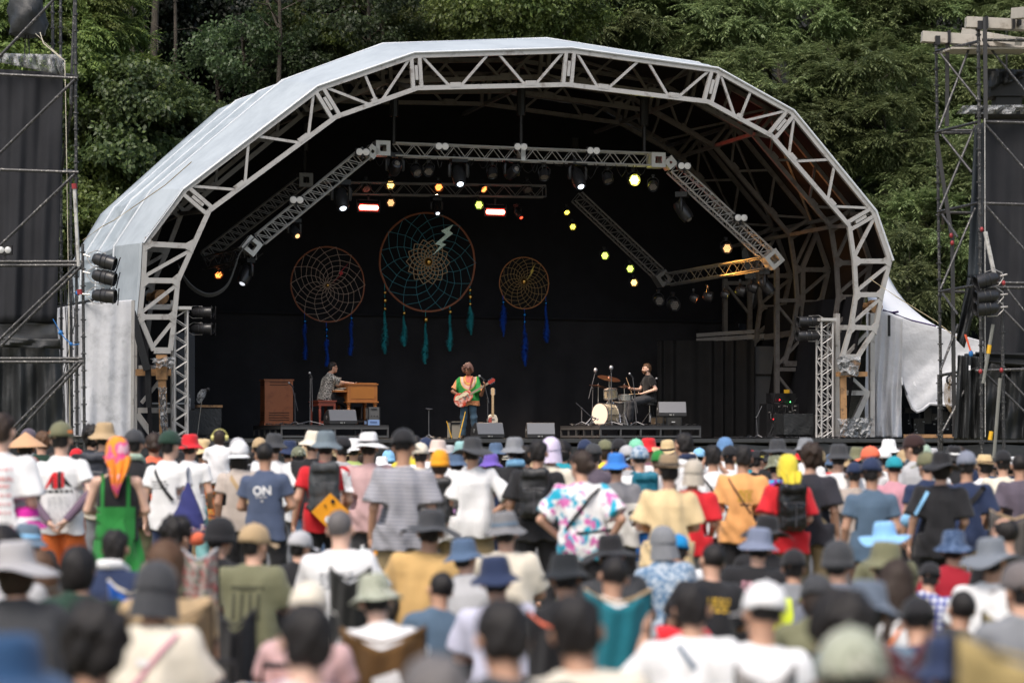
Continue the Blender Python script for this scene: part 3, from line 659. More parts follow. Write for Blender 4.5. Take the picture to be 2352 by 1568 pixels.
def arch(v, d, m, name='arch_truss', wch=.106, wl=.060, front=False):
    o = [off(p, d) for p in OU]; i_ = [off(p, d) for p in IN]; b = MB(); P = lambda q: st(q[0], v, q[1]); up = Vector((VX, VY, 0))
    for a in (o, i_):
        for k in range(len(a) - 1): b.beam(P(a[k]), P(a[k + 1]), wch, wch * .9, up)
    lerp = lambda a, k, t: (a[k][0] + (a[k + 1][0] - a[k][0]) * t, a[k][1] + (a[k + 1][1] - a[k][1]) * t)
    L = MB(); J = MB()
    W = [('o', .04, 'i', .22), ('i', .28, 'o', .47), ('o', .53, 'i', .72), ('i', .78, 'o', .96)]
    T = [('o', .06, 'i', .42), ('i', .50, 'o', .47), ('i', .56, 'o', .95)]
    segs = {4: W, 5: T, 6: W, 7: W, 8: T, 9: W}
    for k, pat in segs.items():
        for s1, t1, s2, t2 in pat:
            a = lerp(o if s1 == 'o' else i_, k, t1); c = lerp(o if s2 == 'o' else i_, k, t2); L.beam(P(a), P(c), wl, wl * .9, up)
        for t1 in (.25, .75) if pat is W else (.48,):
            a = lerp(i_, k, t1); q = lerp(i_, k, t1 + .035); q0 = lerp(i_, k, t1 - .035); o1 = lerp(o, k, t1)
            n = Vector((o1[0] - a[0], 0, o1[1] - a[1])).normalized() * .14
            J.slab([st(q0[0] * 1.0, v - .055, q0[1]), st(q[0], v - .055, q[1]), st(q[0] + n.x * .8, v - .055, q[1] + n.z * .8), st(q0[0] + n.x * .8, v - .055, q0[1] + n.z * .8)], (VX, VY, 0), .11)
    for k in (4, 5, 6, 7, 8, 9, 10):
        for sgn in (-1, 1):
            t_ = .10 / math.dist(o[k], o[k + sgn]); a = (o[k][0] + (o[k + sgn][0] - o[k][0]) * t_, o[k][1] + (o[k + sgn][1] - o[k][1]) * t_)
            t_ = .10 / math.dist(i_[k], i_[k + sgn]); c = (i_[k][0] + (i_[k + sgn][0] - i_[k][0]) * t_, i_[k][1] + (i_[k + sgn][1] - i_[k][1]) * t_)
            L.beam(P(a), P(c), .085, .10, up)
        if front:
            a = Vector(P(o[k])); c = Vector(P(i_[k])); J.beam(a.lerp(c, .3), a.lerp(c, .75), .07, .11, up)
    for k in (1, 2, 3, 11, 12, 13): L.beam(P(o[k]), P(i_[k]), .12, .11, up)
    for a, c in ((3, 2), (2, 1), (1, 0)):
        L.beam(P(lerp(i_, a - 1, .9)), P(lerp(o, c, .1)), .08, .07, up)
    for a, c in ((10, 11), (11, 12), (12, 13)): L.beam(P(lerp(o, a, .1)), P(lerp(i_, a, .9)), .08, .07, up)
    for k in (0, 14):
        p0, p1 = o[k], i_[k]; L.beam(P(p0), P(p1), .14, .16, up)
    for k in (1, 2, 3, 11, 12, 13):
        for q, s_ in ((o[k], 1), (i_[k], -1)):
            cx = (i_[k][0] - o[k][0]) * .16 * s_; J.slab([st(q[0], v - .06, q[1] + .16), st(q[0] + cx, v - .06, q[1] + .06), st(q[0] + cx, v - .06, q[1] - .06), st(q[0], v - .06, q[1] - .16)], (VX, VY, 0), .12)
    ob = b.build(name, m, roof); L.build('lattice', m, ob); J.build('joint_plates', m, ob); return o, i_
AV = [(0, 0), (2.1, .50), (4.7, .62), (7.2, .76), (9.4, .86)]
ALUD = mat('aluminium_shade_toned', (.20, .185, .175), .5, .3, .15, 3, .2, 60, .003, dirt=(.12, .10, .09), dirt_s=4, dirt_lo=.5, dirt_hi=.7)  # darker copy for the inner arches: shade under the roof put into the colour
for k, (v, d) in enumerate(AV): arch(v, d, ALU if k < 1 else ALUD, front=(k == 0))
# purlins between the arches
pl = MB()
for k in (4, 5, 6, 7, 8, 9, 10):
    for j in range(len(AV) - 1):
        for dd in (OU, IN):
            e_ = -.10 if dd is OU else 0; a, c = off(dd[k], AV[j][1], e_), off(dd[k], AV[j + 1][1], e_); pl.beam(st(a[0], AV[j][0] + .08, a[1]), st(c[0], AV[j + 1][0] - .08, c[1]), .09, .09)
for j in (1, 2, 3):
    for k in (5, 7, 9):
        a, c = off(OU[k], .5), off(OU[k + 1], .5); pl.beam(st(a[0], AV[j][0] + .12, a[1] - .1), st(c[0], AV[j + 1][0] - .1, c[1] - .1), .06, .06)
pl.build('purlins', ALUD, roof)
# roof skin: billows a little between the arches; white outside, black lining inside
def skin(b, rows, lift, k0=0, k1=14, sub=5, noise_=0.0):
    ring = []
    for (v, d) in rows:
        line = []
        for k in range(k0, k1):
            for s_ in range(sub):
                t = s_ / sub; p = (OU[k][0] * (1 - t) + OU[k + 1][0] * t, OU[k][1] * (1 - t) + OU[k + 1][1] * t); line.append(p)
        line.append(OU[k1]); ring.append((v, d, line))
    n = len(ring[0][2]); nv = []
    m = 10
    for j in range(len(ring) - 1):
        for s_ in range(m + (j == len(ring) - 2)):
            t = s_ / m; v = ring[j][0] * (1 - t) + ring[j + 1][0] * t; d = ring[j][1] * (1 - t) + ring[j + 1][1] * t
            sag = -.12 * math.sin(math.pi * t) * (1 if ring[j][0] > 1 else .12)
            for i in range(n):
                q = off(ring[j][2][i], d, lift * (.45 + .55 * min(1, max(0, v))) + sag + noise_ * math.sin(math.pi * t) * (math.sin(i * .9 + v * 1.3) + .8 * math.sin(i * 1.7 - v * .9)) * (1 if ring[j][0] > 1 else .15)); nv.append(st(q[0], v, q[1]))
    R_ = len(nv) // n
    b.add(nv, [(j * n + i, j * n + i + 1, (j + 1) * n + i + 1, (j + 1) * n + i) for j in range(R_ - 1) for i in range(n - 1)], True)
b = MB(); skin(b, [(-.02, .0), AV[1]], .15, 1, 12, 9, .028); b.build('roof_skin', PVC, roof, solid=.006, ang=14)
PVC2 = mat('shade_toned_rear_skin', (.31, .355, .39), .55, 0, .25, 1.4, .3, 3, .04, dirt=(.44, .49, .53), dirt_s=2.2, dirt_lo=.45, dirt_hi=.7)  # darker grey paints in fold shade and the dark showing through the rear bays
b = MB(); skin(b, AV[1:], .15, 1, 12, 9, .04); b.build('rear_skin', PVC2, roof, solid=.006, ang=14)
b = MB(); skin(b, [(-.01, .0)] + AV[1:], .07, 1, 12, 9, .028); b.build('roof_lining', PVCI, roof, solid=.004)
b = MB()
for j in (1, 2, 3):
    b.tube([st(*(lambda q: (q[0], AV[j][0], q[1]))(off(OU[k], AV[j][1], .15))) for k in range(1, 13)], .030, 6)
b.tube([st(*(lambda q: (q[0], -.06, q[1]))(off(OU[k], .075))) for k in range(3, 12)], .030, 6); b.build('keder_ribs', mat('white_edge', (.60, .63, .66), .4), roof)
# columns and feet under the arches
def column(xs, v, y0, y1, m, nm='column'):
    """ladder of two posts from pixel y0 to y1 with bars and diagonals"""
    b = MB(); up = Vector((VX, VY, 0)); a0, a1 = sp(xs[0], y0, v), sp(xs[0], y1, v); c0, c1 = sp(xs[1], y0, v), sp(xs[1], y1, v)
    b.beam(a0, a1, .12, .12, up); b.beam(c0, c1, .12, .12, up); return b
b = column((308, 398), .5, 690, 1003, ALU); 
for (x0, y0, x1, y1, w_) in [(308, 705, 398, 705, .12), (318, 845, 370, 845, .12), (316, 942, 392, 942, .12), (314, 950, 352, 1003, .14), (325, 925, 372, 868, .08), (352, 1003, 392, 985, .1)]: b.beam(sp(x0, y0, .5), sp(x1, y1, .5), w_, w_ * .9, Vector((VX, VY, 0)))
b.build('column', ALU, roof)
b = column((1922, 2002), .5, 720, 1003, ALU)
for (x0, y0, x1, y1, w_) in [(1922, 752, 1985, 752, .12), (1925, 902, 1995, 902, .12), (1990, 905, 1945, 1000, .14), (1950, 862, 1995, 905, .08), (1930, 830, 1990, 765, .08), (1930, 998, 1960, 998, .12)]: b.beam(sp(x0, y0, .5), sp(x1, y1, .5), w_, w_ * .9, Vector((VX, VY, 0)))
b.build('column', ALU, roof)
for v, xo, xi in ((4.7, 1843, 1784),):
    b = column((xi, xo), v, 615, 1000, ALUD)
    for (x0, y0, x1, y1, w_) in [(xi, 690, xo, 690, .1), (xi, 848, xo, 848, .1), (xi, 700, xo, 770, .07), (xi, 840, xo, 775, .07), (xi, 860, xo - 15, 915, .07), (xi - 20, 560, xi, 620, .12)]: b.beam(sp(x0, y0, v), sp(x1, y1, v), w_, w_ * .9, Vector((VX, VY, 0)))
    b.beam(sp(xi + 90, 540, v), sp(xo, 615, v), .11, .11)
    b.build('column', ALUD, roof)
b = column((1665, 1722), 8.0, 640, 790, ALUD); b.beam(sp(1665, 650, 8), sp(1722, 650, 8), .1); b.beam(sp(1668, 655, 8), sp(1720, 720, 8), .07); b.beam(sp(1600, 782, 8), sp(1780, 770, 7), .12); b.beam(sp(1600, 770, 8.1), sp(1780, 758, 7.1), .1); b.beam(sp(1760, 775, 6.5), sp(1885, 755, 4), .16); b.build('column', ALUD, roof)
b = MB(); b.beam(sp(372, 815, -.02), sp(372, 872, -.02), .24, .2); b.beam(sp(312, 855, .1), sp(392, 855, .1), .15, .15); b.beam(sp(373, 872, -.02), sp(376, 1003, -.02), .17, .15); b.beam(sp(1965, 830, -.02), sp(1955, 862, -.02), .2, .2)
b.beam(sp(1922, 859, .0), sp(1990, 859, .0), .14, .12); b.beam(sp(1936, 862, .02), sp(1938, 1003, .02), .15, .15); b.build('timber_packing', WOOD, roof)
b = MB()
def crumple(cx, cy, v, w_, h_, seed, n=7, lean=0):
    r = random.Random(seed); P = [[sp(cx + (i / n - .5) * w_ * (1 - .35 * j / n) + r.uniform(-3, 3) + lean * j, cy + (j / n) * h_ + r.uniform(-3, 3), v - .16 - r.uniform(0, .16)) for i in range(n + 1)] for j in range(n + 1)]
    b.add([p for row in P for p in row], [(j * (n + 1) + i, j * (n + 1) + i + 1, (j + 1) * (n + 1) + i + 1, (j + 1) * (n + 1) + i) for j in range(n) for i in range(n)])
crumple(375, 822, 0, 55, 22, 1); crumple(1950, 818, 0, 60, 45, 2); crumple(1945, 960, 0, 42, 42, 3, 7, 0); crumple(372, 890, 0, 18, 105, 4, 12, .5); crumple(1980, 960, .2, 50, 44, 6); crumple(430, 900, 1, 14, 40, 7)
b.build('plastic_wrap', PLAST, roof, solid=.004)
b = MB()
for cx, cy, v in ((362, 682, 1.0), (2003, 704, 1.0)): b.cyl(sp(cx, cy, v), sp(cx + 10, cy, v - .3), .17, n=14); b.cyl(sp(cx - 20, cy, v + .2), sp(cx, cy, v), .10, n=10)
b.build('pipe_ends', WOOD, roof)
b = MB(); b.beam(sp(303, 715, -.2), sp(338, 850, -.2), .05, .16); b.beam(sp(340, 840, -.1), sp(342, 935, -.1), .12, .12); b.build('webbing_straps', BLK, roof)
# back and side drapes inside
bd = empty('backdrop', st(0, 8.6, DECK), 0, 'huge black drape closing the back of the stage', 'backdrop')
def drape(b, x0, x1, v0, v1, z0, z1, amp=.05, fr=9, n=160, m=14, tilt=0):
    def f(u, w_):
        x = x0 + (x1 - x0) * u; v = v0 + (v1 - v0) * u; a = amp * (.25 + .75 * w_)
        return st(x, v + a * (math.sin(x * fr + .8 * math.sin(x * 2.3) + v * fr) + .5 * math.sin(x * fr * 2.3 + 2 * w_)) + tilt * w_, z1 + (z0 - z1) * w_)
    b.grid(n, m, f)
b = MB(); P = [off(OU[k], .42) for k in range(1, 14)]
P = [(p[0] * .985, p[1]) for p in P]; zb = 4.9; P = [(P[0][0], zb)] + [p for p in P if p[1] > zb] + [(P[-1][0], zb)]
def ud(u, w_):
    x = P[0][0] + (P[-1][0] - P[0][0]) * u; zt = zb + .05
    for q0, q1 in zip(P[:-1], P[1:]):
        if min(q0[0], q1[0]) <= x <= max(q0[0], q1[0]) and abs(q1[0] - q0[0]) > 1e-6: zt = max(zt, q0[1] + (q1[1] - q0[1]) * (x - q0[0]) / (q1[0] - q0[0]))
    return st(x, 9.35 - .75 * w_ + .015 * math.sin(x * 2), zt + (zb - zt) * w_)
b.grid(120, 10, ud); b.build('upper_drape', DRAPE, bd)
b = MB(); drape(b, -9.6, 9.2, 8.5, 8.5, DECK + .01, 4.96, .07, 3.1, 300, 16); b.build('lower_drape', mat('black_drape_low', (.024, .0235, .026), .95, 0, .4, 1.2, .4, 14, .02, spec=.15), bd)
b = MB(); b.beam(st(-9.5, 8.42, 5.02), st(9, 8.42, 4.93), .035, .05); b.build('hanging_bar', DRAPE, bd)
def sd(k, ks, dx, x_in):
    b = MB()
    def f(u, w_):
        v = .25 + 9.0 * u; j = min(len(AV) - 2, max(i for i in range(len(AV)) if AV[i][0] <= v)); t = (v - AV[j][0]) / (AV[j + 1][0] - AV[j][0]); d = AV[j][1] * (1 - t) + AV[j + 1][1] * min(1, t)
        q = off(OU[k], d); xb = q[0] + x_in; return st(xb + (q[0] - xb + dx) * (1 - w_) + .05 * math.sin(v * 5 + w_), v, q[1] + (DECK + .01 - q[1]) * w_)
    b.grid(80, 12, f); b.build('side_drape', DRAPE, bd)
sd(2, 0, .03, .25); sd(12, 0, -.45, -.95)
# black wing curtain at right and grey pa stack behind
wg = empty('wing_curtain', sp(1690, 1003, 6.5), 0, 'dark pleated curtain hanging at the right wing of the stage', 'curtain')
b = MB(); P0, P1 = sp(1510, 1000, 7.4), sp(1735, 1000, 6.3)
def wc(u, v_):
    p = P0.lerp(P1, u); zt = CZ + (HY - 782) / F * p.y; z = zt + (DECK + .02 - zt) * v_; a = .07 * math.sin(u * 42 + 2 * math.sin(u * 9)); return Vector((p.x - VX * a, p.y - VY * a, z + .0))
b.grid(160, 12, wc); b.build('curtain_cloth', mat('wing_cloth', (.026, .025, .025), .95, 0, .3, 2, .3, 20, .01, spec=.15), wg)
gs = empty('grey_flat', sp(1770, 1003, 7), 0, 'tall plain grey panel standing behind the keyboard rig at stage right wing', 'panel')
b = MB(); b.slab([sp(1735, 795, 6.5), sp(1930, 795, 6.5), sp(1930, 1003, 6.5), sp(1735, 1003, 6.5)], (VX, VY, 0), .06); b.build('panel', mat('grey_panel', (.10, .10, .105), .8), gs)
b = MB()
for y in (860,): b.beam(sp(1735, y, 6.45), sp(1930, y, 6.45), .04, .03)
b.build('seam_strip', BLK, gs)
# ------------------------------------------------------------------ box trusses
def truss(b, w_, P, Q, sz=.30, n=12, up=None, rc=.024, rw=.011, ladder=False):
    P, Q = Vector(P), Vector(Q); up = up or Vector((0, 0, 1)); a, c, d = frame(Q - P, up); L = (Q - P).length; h = sz / 2
    C = {(i, j): a * h * i + c * h * j for i in (-1, 1) for j in (-1, 1)}
    for o in C.values(): b.cyl(P + o, Q + o, rc, n=6)
    for i in range(n + 1):
        t0, t1 = i / n, min(1, (i + 1) / n)
        for (x, y) in (((-1, -1), (-1, 1)), ((1, -1), (1, 1)), ((-1, -1), (1, -1)), ((-1, 1), (1, 1))):
            p0 = P.lerp(Q, t0)
            if ladder and y[0] == x[0]:
                w_.cyl(p0 + C[x], p0 + C[y], rw, n=5)
                if i < n: w_.cyl(p0 + C[x], P.lerp(Q, t1) + C[y], rw, n=5)
            elif i < n:
                s_ = (x, y) if i % 2 else (y, x); w_.cyl(p0 + C[s_[0]], P.lerp(Q, t1) + C[s_[1]], rw, n=5)
            elif i == n or i == 0: w_.cyl(p0 + C[x], p0 + C[y], rw, n=5)
def block(b, px, py, v, wx, wy, ang=0, dep=.36):
    """corner cube: plates with square windows"""
    c = sp(px, py, v); s_ = F / c.y; hx, hz = wx / 2 / s_, wy / 2 / s_; Rm = Matrix.Rotation(TH, 3, 'Z') @ Matrix.Rotation(R(ang), 3, 'Y')
    for k in (-1, 1):
        for (x, z, sx, sz_) in ((0, hz - .05, 2 * hx, .10), (0, -hz + .05, 2 * hx, .10), (hx - .05, 0, .10, 2 * hz - .2), (-hx + .05, 0, .10, 2 * hz - .2)):
            b.box(c + Rm @ Vector((x, k * dep / 2, z)), (sx, .02, sz_), Rm)
    for (x, z) in ((hx, 1), (-hx, 1)):
        b.box(c + Rm @ Vector((x - (.012 if x > 0 else -.012), 0, 0)), (.018, dep - .024, 2 * hz - .01), Rm)
    for z in (hz, -hz): b.box(c + Rm @ Vector((0, 0, z - (.012 if z > 0 else -.012))), (2 * hx - .05, dep - .024, .018), Rm)
rig = empty('lighting_truss', st(0, 3, 8), 0, 'bent grey box truss frame flown under the roof carrying the lamps', 'truss')
VF, VR = 3.0, 6.6
up = Vector((0, 0, 1))
b = MB(); w_ = MB(); truss(b, w_, sp(905, 344, VF), sp(1490, 367, VF), .31, 26); o = b.build('truss_section', ALUB, rig); w_.build('lacing', ALUB, o)
b = MB(); w_ = MB(); truss(b, w_, sp(838, 352, VF), sp(597, 550, VF), .31, 14, ladder=True); o = b.build('truss_section', ALUB, rig); w_.build('lacing', ALUB, o)
b = MB(); w_ = MB(); truss(b, w_, sp(1545, 385, VF), sp(1762, 585, VF), .31, 14, ladder=True); o = b.build('truss_section', ALUB, rig); w_.build('lacing', ALUB, o)
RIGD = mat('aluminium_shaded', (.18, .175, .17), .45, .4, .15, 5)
b = MB(); w_ = MB(); truss(b, w_, sp(740, 432, VR), sp(1250, 440, VR), .30, 22); o = b.build('truss_section', RIGD, rig); w_.build('lacing', RIGD, o)
b = MB(); w_ = MB(); truss(b, w_, sp(690, 420, VR), sp(470, 590, VR), .30, 14, ladder=True); o = b.build('truss_section', RIGD, rig); w_.build('lacing', RIGD, o)
b = MB(); w_ = MB(); truss(b, w_, sp(1325, 452, VR), sp(1512, 628, VR), .30, 12, ladder=True); o = b.build('truss_section', RIGD, rig); w_.build('lacing', RIGD, o)
b = MB(); w_ = MB(); truss(b, w_, sp(1530, 643, VR), sp(1760, 603, VF), .30, 14); o = b.build('truss_section', RIGD, rig); w_.build('lacing', RIGD, o)
b = MB(); w_ = MB(); truss(b, w_, sp(480, 605, VR), sp(575, 580, VF + .2), .30, 8); o = b.build('truss_section', RIGD, rig); w_.build('lacing', RIGD, o)
for a, m_ in (((876, 342, VF, 34, 34), 0), ((852, 350, VF, 26, 26, 38), 0), ((1507, 369, VF, 34, 34), 0), ((1535, 375, VF, 24, 24, -40), 0), ((576, 566, VF, 36, 36, 38), 0), ((1773, 596, VF, 36, 36, -40), 0), ((1197, 352, VF, 10, 38), 0), ((700, 415, VR, 32, 32, 0), 1), ((1520, 640, VR, 30, 30, -35), 1)):
    b = MB(); block(b, *a); b.build('corner_block', RIGD if m_ else mat('white_block', (.66, .65, .63), .4, .3), rig)
for px, py, v, h in ((905, 330, VF, 2.2), (1480, 350, VF, 2.2), (1197, 335, VF, 2.5), (700, 400, VR, 2), (1320, 430, VR, 2)): p = sp(px, py, v); b = MB(); b.cyl(p, p + Vector((0, 0, h * .5)), .05, n=6); b.cyl(p + Vector((0, 0, h * .3)), p + Vector((0, 0, h * .65)), .11, n=8); b.build('chain_hoist', BLK, rig)
r_ = random.Random(3); b = MBS()
for i in range(26):
    x = 860 + i * 24; p = sp(x, 360 + .03 * (x - 880) + r_.uniform(-4, 8), VF); q = sp(x + r_.uniform(10, 34), 362 + .03 * (x - 880) + r_.uniform(-4, 8), VF); m_ = (p + q) / 2 - Vector((0, 0, r_.uniform(.05, .35))); b.tube([p, (p + m_) / 2 - Vector((0, 0, .05)), m_, (q + m_) / 2 - Vector((0, 0, .05)), q], .012, 5)
for i in range(18):
    t = r_.uniform(0, 1); p = sp(490 + 90 * t, 602 - 22 * t, 5.8 - 2.5 * t); b.tube([p, p + Vector((r_.uniform(-.2, .2), 0, -r_.uniform(.1, .4))), p + Vector((r_.uniform(.1, .4), 0, 0))], .015, 5)
b.build('cable_loops', BLK, rig)
cb = empty('cable_bundle', sp(560, 560, 3), 0, 'thick bundle of grey cables drooping from the left end of the front truss', 'cables')
b = MB()
for k in range(5):
    o_ = k * 2.0; pts = [(408, 605), (424, 636 + o_), (446, 660 + o_), (474, 674 + o_ * .8), (500, 670 + o_ * .8), (524, 650 + o_ * .6), (540, 612 + o_ * .3), (552, 580), (585, 545)]
    fine = []
    for i in range(len(pts) - 1):
        for s_ in range(4):
            t = s_ / 4; p0, p1, p2, p3 = pts[max(0, i - 1)], pts[i], pts[i + 1], pts[min(len(pts) - 1, i + 2)]
            fine.append(tuple(.5 * (2 * p1[a] + (p2[a] - p0[a]) * t + (2 * p0[a] - 5 * p1[a] + 4 * p2[a] - p3[a]) * t * t + (3 * p1[a] - p0[a] - 3 * p2[a] + p3[a]) * t ** 3) for a in (0, 1)))
    b.tube([sp(x, y, 2.6 + .02 * k) for x, y in fine + [pts[-1]]], .018, 6)
b.build('cables', mat('grey_cable', (.10, .10, .10), .5), cb)
# ------------------------------------------------------------------ lamps
LENS0 = mat('dark_lens', (.03, .03, .035), .08, .3, .1)
def led(nm, c, s_=14): return emit('led_' + nm, c, s_)
LC = dict(warm=led('warm', (1, .58, .16), 3.2), orange=led('orange', (1, .24, .05), 3), honey=led('honey', (1, .50, .20), 1.3), lime=led('lime', (.72, 1, .12), 2.6), yellow=led('yellow', (1, .95, .12), 14), gold=led('gold', (1, .78, .08), 3),
          red=led('red', (1, .05, .02), 4), white=led('white', (.8, .9, 1), 2.2), off=mat('led_off', (.22, .20, .18), .3), pale=led('pale', (.9, .92, 1), .6))
def par_proto():
    r = empty('stage_light', (0, 0, 0), 0, 'x', 'stage lamp'); 
    b = MB(); b.tube([(-.155, 0, 0), (-.155, 0, .12), (-.08, 0, .20), (.08, 0, .20), (.155, 0, .12), (.155, 0, 0)], .012, 5); b.box((0, 0, .23), (.05, .05, .07)); b.cyl((-.05, 0, .27), (.05, 0, .27), .035, n=8); b.build('yoke', BLK, r, False)
    b = MB(); b.lathe([(0, -.12), (.08, -.12), (.13, -.06), (.14, 0), (.145, .13), (.140, .135), (.13, .12), (.128, .09), (0, .09)], axis=(0, -1, 0), n=18); h = b.build('lamp_head', BLKP, r, False)
    b = MB()
    for q in range(-2, 3):
        for s_ in range(-2, 3):
            if abs(q + s_) > 2: continue
            x, z = (q + s_ / 2) * .047, s_ * .041; b.cyl((x, -.095, z), (x, -.108, z), .021, n=7)
    link('led_cluster', b.mesh('led_cluster'), LC['off'], h, True); return r
def mover_proto():
    r = empty('moving_light', (0, 0, 0), 0, 'x', 'moving lamp')
    b = MB(); b.box((0, 0, .33), (.36, .26, .11)); b.box((0, -.132, .33), (.3, .01, .05)); b.cyl((-.1, 0, .39), (-.1, 0, .45), .03); b.cyl((.1, 0, .39), (.1, 0, .45), .03); b.build('lamp_base', BLK, r, False)
    b = MB()
    for s_ in (-1, 1): b.tube([(s_ * .08, 0, .265), (s_ * .17, 0, .255), (s_ * .205, 0, .20), (s_ * .205, 0, 0), (s_ * .20, 0, -.05)], [.03, .035, .045, .045, .035], 8)
    b.build('yoke', BLKP, r, False)
    b = MB(); b.lathe([(0, -.22), (.09, -.21), (.13, -.16), (.145, -.05), (.15, .08), (.14, .20), (.125, .26), (.11, .265), (.105, .245), (0, .245)], axis=(0, -1, 0), n=20); h = b.build('lamp_head', BLKP, r, False)
    b = MB(); b.lathe([(.10, -.248), (.07, -.262), (0, -.27)], axis=(0, 1, 0), n=18); link('lens', b.mesh('lens'), LENS0, h, True)
    b = MB(); b.ball((0, -.262, .0), .045, 10, 6); link('bulb', b.mesh('bulb'), LC['pale'], h, True); return r
PAR = par_proto(); MOV = mover_proto(); used = {'p': False, 'm': False}
def child(o, nm):
    for c in o.children:
        if c.name.split('.')[0] == nm: return c
def lamp(kind, px, py, v, c, label, pan=0, tilt=-25, s_=1.0, group=None):
    pr = PAR if kind == 'p' else MOV
    r = pr if not used[kind] else copy_tree(pr); used[kind] = True
    r.location = sp(px, py, v); r.rotation_euler = (0, 0, TH + R(pan)); r.scale = (s_,) * 3; r['label'] = label; r['group'] = group or ('stage lamps hung under the roof' if kind == 'p' else 'moving lamps hung under the roof')
    h = child(r, 'lamp_head'); h.rotation_euler = (R(tilt), 0, 0); h.rotation_mode = 'XYZ'; h.rotation_euler.x = R(-tilt) if False else R(tilt) * -1
    for nm in ('led_cluster', 'bulb'):
        q = child(h, nm)
        if q:
            if kind == 'm' and c in ('honey', 'orange', 'warm', 'off'): q.scale = (1.6, 1, 1.6)
            q.material_slots[0].link = 'OBJECT'; q.material_slots[0].material = LC[c]
    return r
for a in [
 ('m', 907, 388, VF, 'off', 'dark moving lamp facing out below the left corner of the front truss', 0, 25, 1.0),
 ('m', 1053, 402, VF, 'white', 'moving lamp with a small white beam hung left of the truss centre', 0, -55, 1.12),
 ('m', 1175, 398, VF, 'off', 'dark moving lamp hung near the middle of the front truss', 15, 20, .95),
 ('m', 1327, 408, VF, 'white', 'moving lamp with a small white glint hung right of the truss centre', 10, -55, 1.12),
 ('m', 783, 455, VF + .2, 'white', 'big black moving lamp with bright lens hung on the left sloping truss', 8, -60, 1.15),
 ('m', 676, 532, VF + .2, 'honey', 'moving lamp with a honeycomb of warm diodes on the left sloping truss', 15, -35, .8),
 ('m', 566, 630, VF + .2, 'pale', 'moving lamp pointing down below the lower left truss end', -60, -60, 1.0),
 ('m', 1567, 482, VF + .2, 'off', 'long black moving lamp hung on the right sloping truss', 60, -55, 1.15),
 ('m', 1758, 655, VF + .3, 'off', 'black moving lamp under the lower right truss end', 60, -50, 1.0),
 ('m', 1003, 478, VR, 'white', 'small moving lamp with a white glint above the large hoop', 0, -55, .7),
 ('m', 1190, 490, VR, 'red', 'moving lamp tinted red with a white lens left of the yellow lamps', 40, -50, .6),
 ('p', 895, 424, VR, 'warm', 'warm yellow lit lamp hung on the rear truss at the left', 0, -12, .85),
 ('p', 1006, 429, VR, 'orange', 'orange lit lamp hung on the rear truss left of its middle', 0, -15, .85),
 ('p', 1108, 432, VR, 'orange', 'smaller orange lamp on the rear truss right of its middle', 25, -30, .75),
 ('p', 896, 466, VR, 'honey', 'dim amber honeycomb lamp just above the left part of the large hoop', 0, -5, .8),
 ('p', 1098, 471, VR, 'lime', 'lime green honeycomb lamp beside the right red bar lamp', 0, -5, .85),
 ('p', 1454, 414, VF + .4, 'yellow', 'glaring yellow lamp hung at the right end of the front truss', 0, -5, 1.05),
 ('p', 1301, 485, VR, 'gold', 'uppermost small yellow lamp of the diagonal row at right', 0, -40, .6),
 ('p', 1314, 520, VR, 'gold', 'yellow ring lamp second in the diagonal row at right', 0, -15, .65),
 ('p', 1387, 587, VR, 'lime', 'lime lamp left under the right rear sloping truss', 0, -5, .8),
 ('p', 1445, 617, VR, 'lime', 'greenish honeycomb lamp above the orange lamp of the diagonal row', 0, -5, .8),
 ('p', 1454, 649, VR, 'warm', 'lowest lamp of the diagonal row, glowing orange', 0, -5, .75),
 ('p', 1667, 570, VF + .3, 'honey', 'amber honeycomb lamp hung on the right sloping front truss', 0, -8, .95),
 ('p', 500, 628, VR, 'orange', 'red orange lamp low at the far left under the sloping truss', 10, -30, .8),
 ('p', 795, 420, VR, 'warm', 'small amber lamp clipped to the left sloping truss beside the big moving lamp', 50, -50, .55),
 ('p', 1593, 684, 4.6, 'orange', 'orange lamp seen edge on under the side truss at right', 62, -25, .8),
 ('p', 1664, 676, 4.0, 'gold', 'yellow lamp seen edge on under the side truss at right', 62, -25, .8),
 ('p', 1512, 690, 5.6, 'off', 'unlit square hooded lamp at the left end of the side truss', 0, -10, .95),
 ('p', 1545, 700, 5.2, 'off', 'unlit lamp second from the left under the side truss', 10, -10, 1.1),
 ('p', 1625, 680, 4.4, 'off', 'unlit lamp between the orange and yellow lamps of the side truss', 60, -15, .95),
 ('p', 1700, 668, 3.8, 'off', 'unlit lamp right of the yellow lamp under the side truss', 60, -15, 1.0),
 ('p', 1728, 660, 3.6, 'off', 'last unlit lamp at the right end of the side truss', 60, -20, 1.0),
 ('p', 955, 392, VF, 'off', 'unlit lamp under the front truss right of the first moving lamp', 20, -40, .9),
 ('p', 985, 390, VF, 'off', 'unlit lamp under the front truss left of the second moving lamp', -20, -40, .9),
 ('p', 1130, 396, VF, 'off', 'unlit lamp under the front truss just left of its centre', 10, -60, .9),
 ('p', 1250, 400, VF, 'off', 'unlit lamp under the front truss just right of its centre', -10, -60, .95),
 ('p', 1395, 408, VF, 'off', 'unlit lamp under the front truss left of the glaring yellow lamp', 10, -60, .95),
 ('p', 1500, 425, VF, 'off', 'unlit lamp under the right corner of the front truss', -20, -40, .9),
 ('p', 840, 430, VR, 'off', 'unlit lamp on the rear truss above the left red bar lamp', 10, -40, .9),
 ('p', 1210, 432, VR, 'off', 'unlit lamp at the right end of the rear truss', 10, -40, .9)]: lamp(*a)
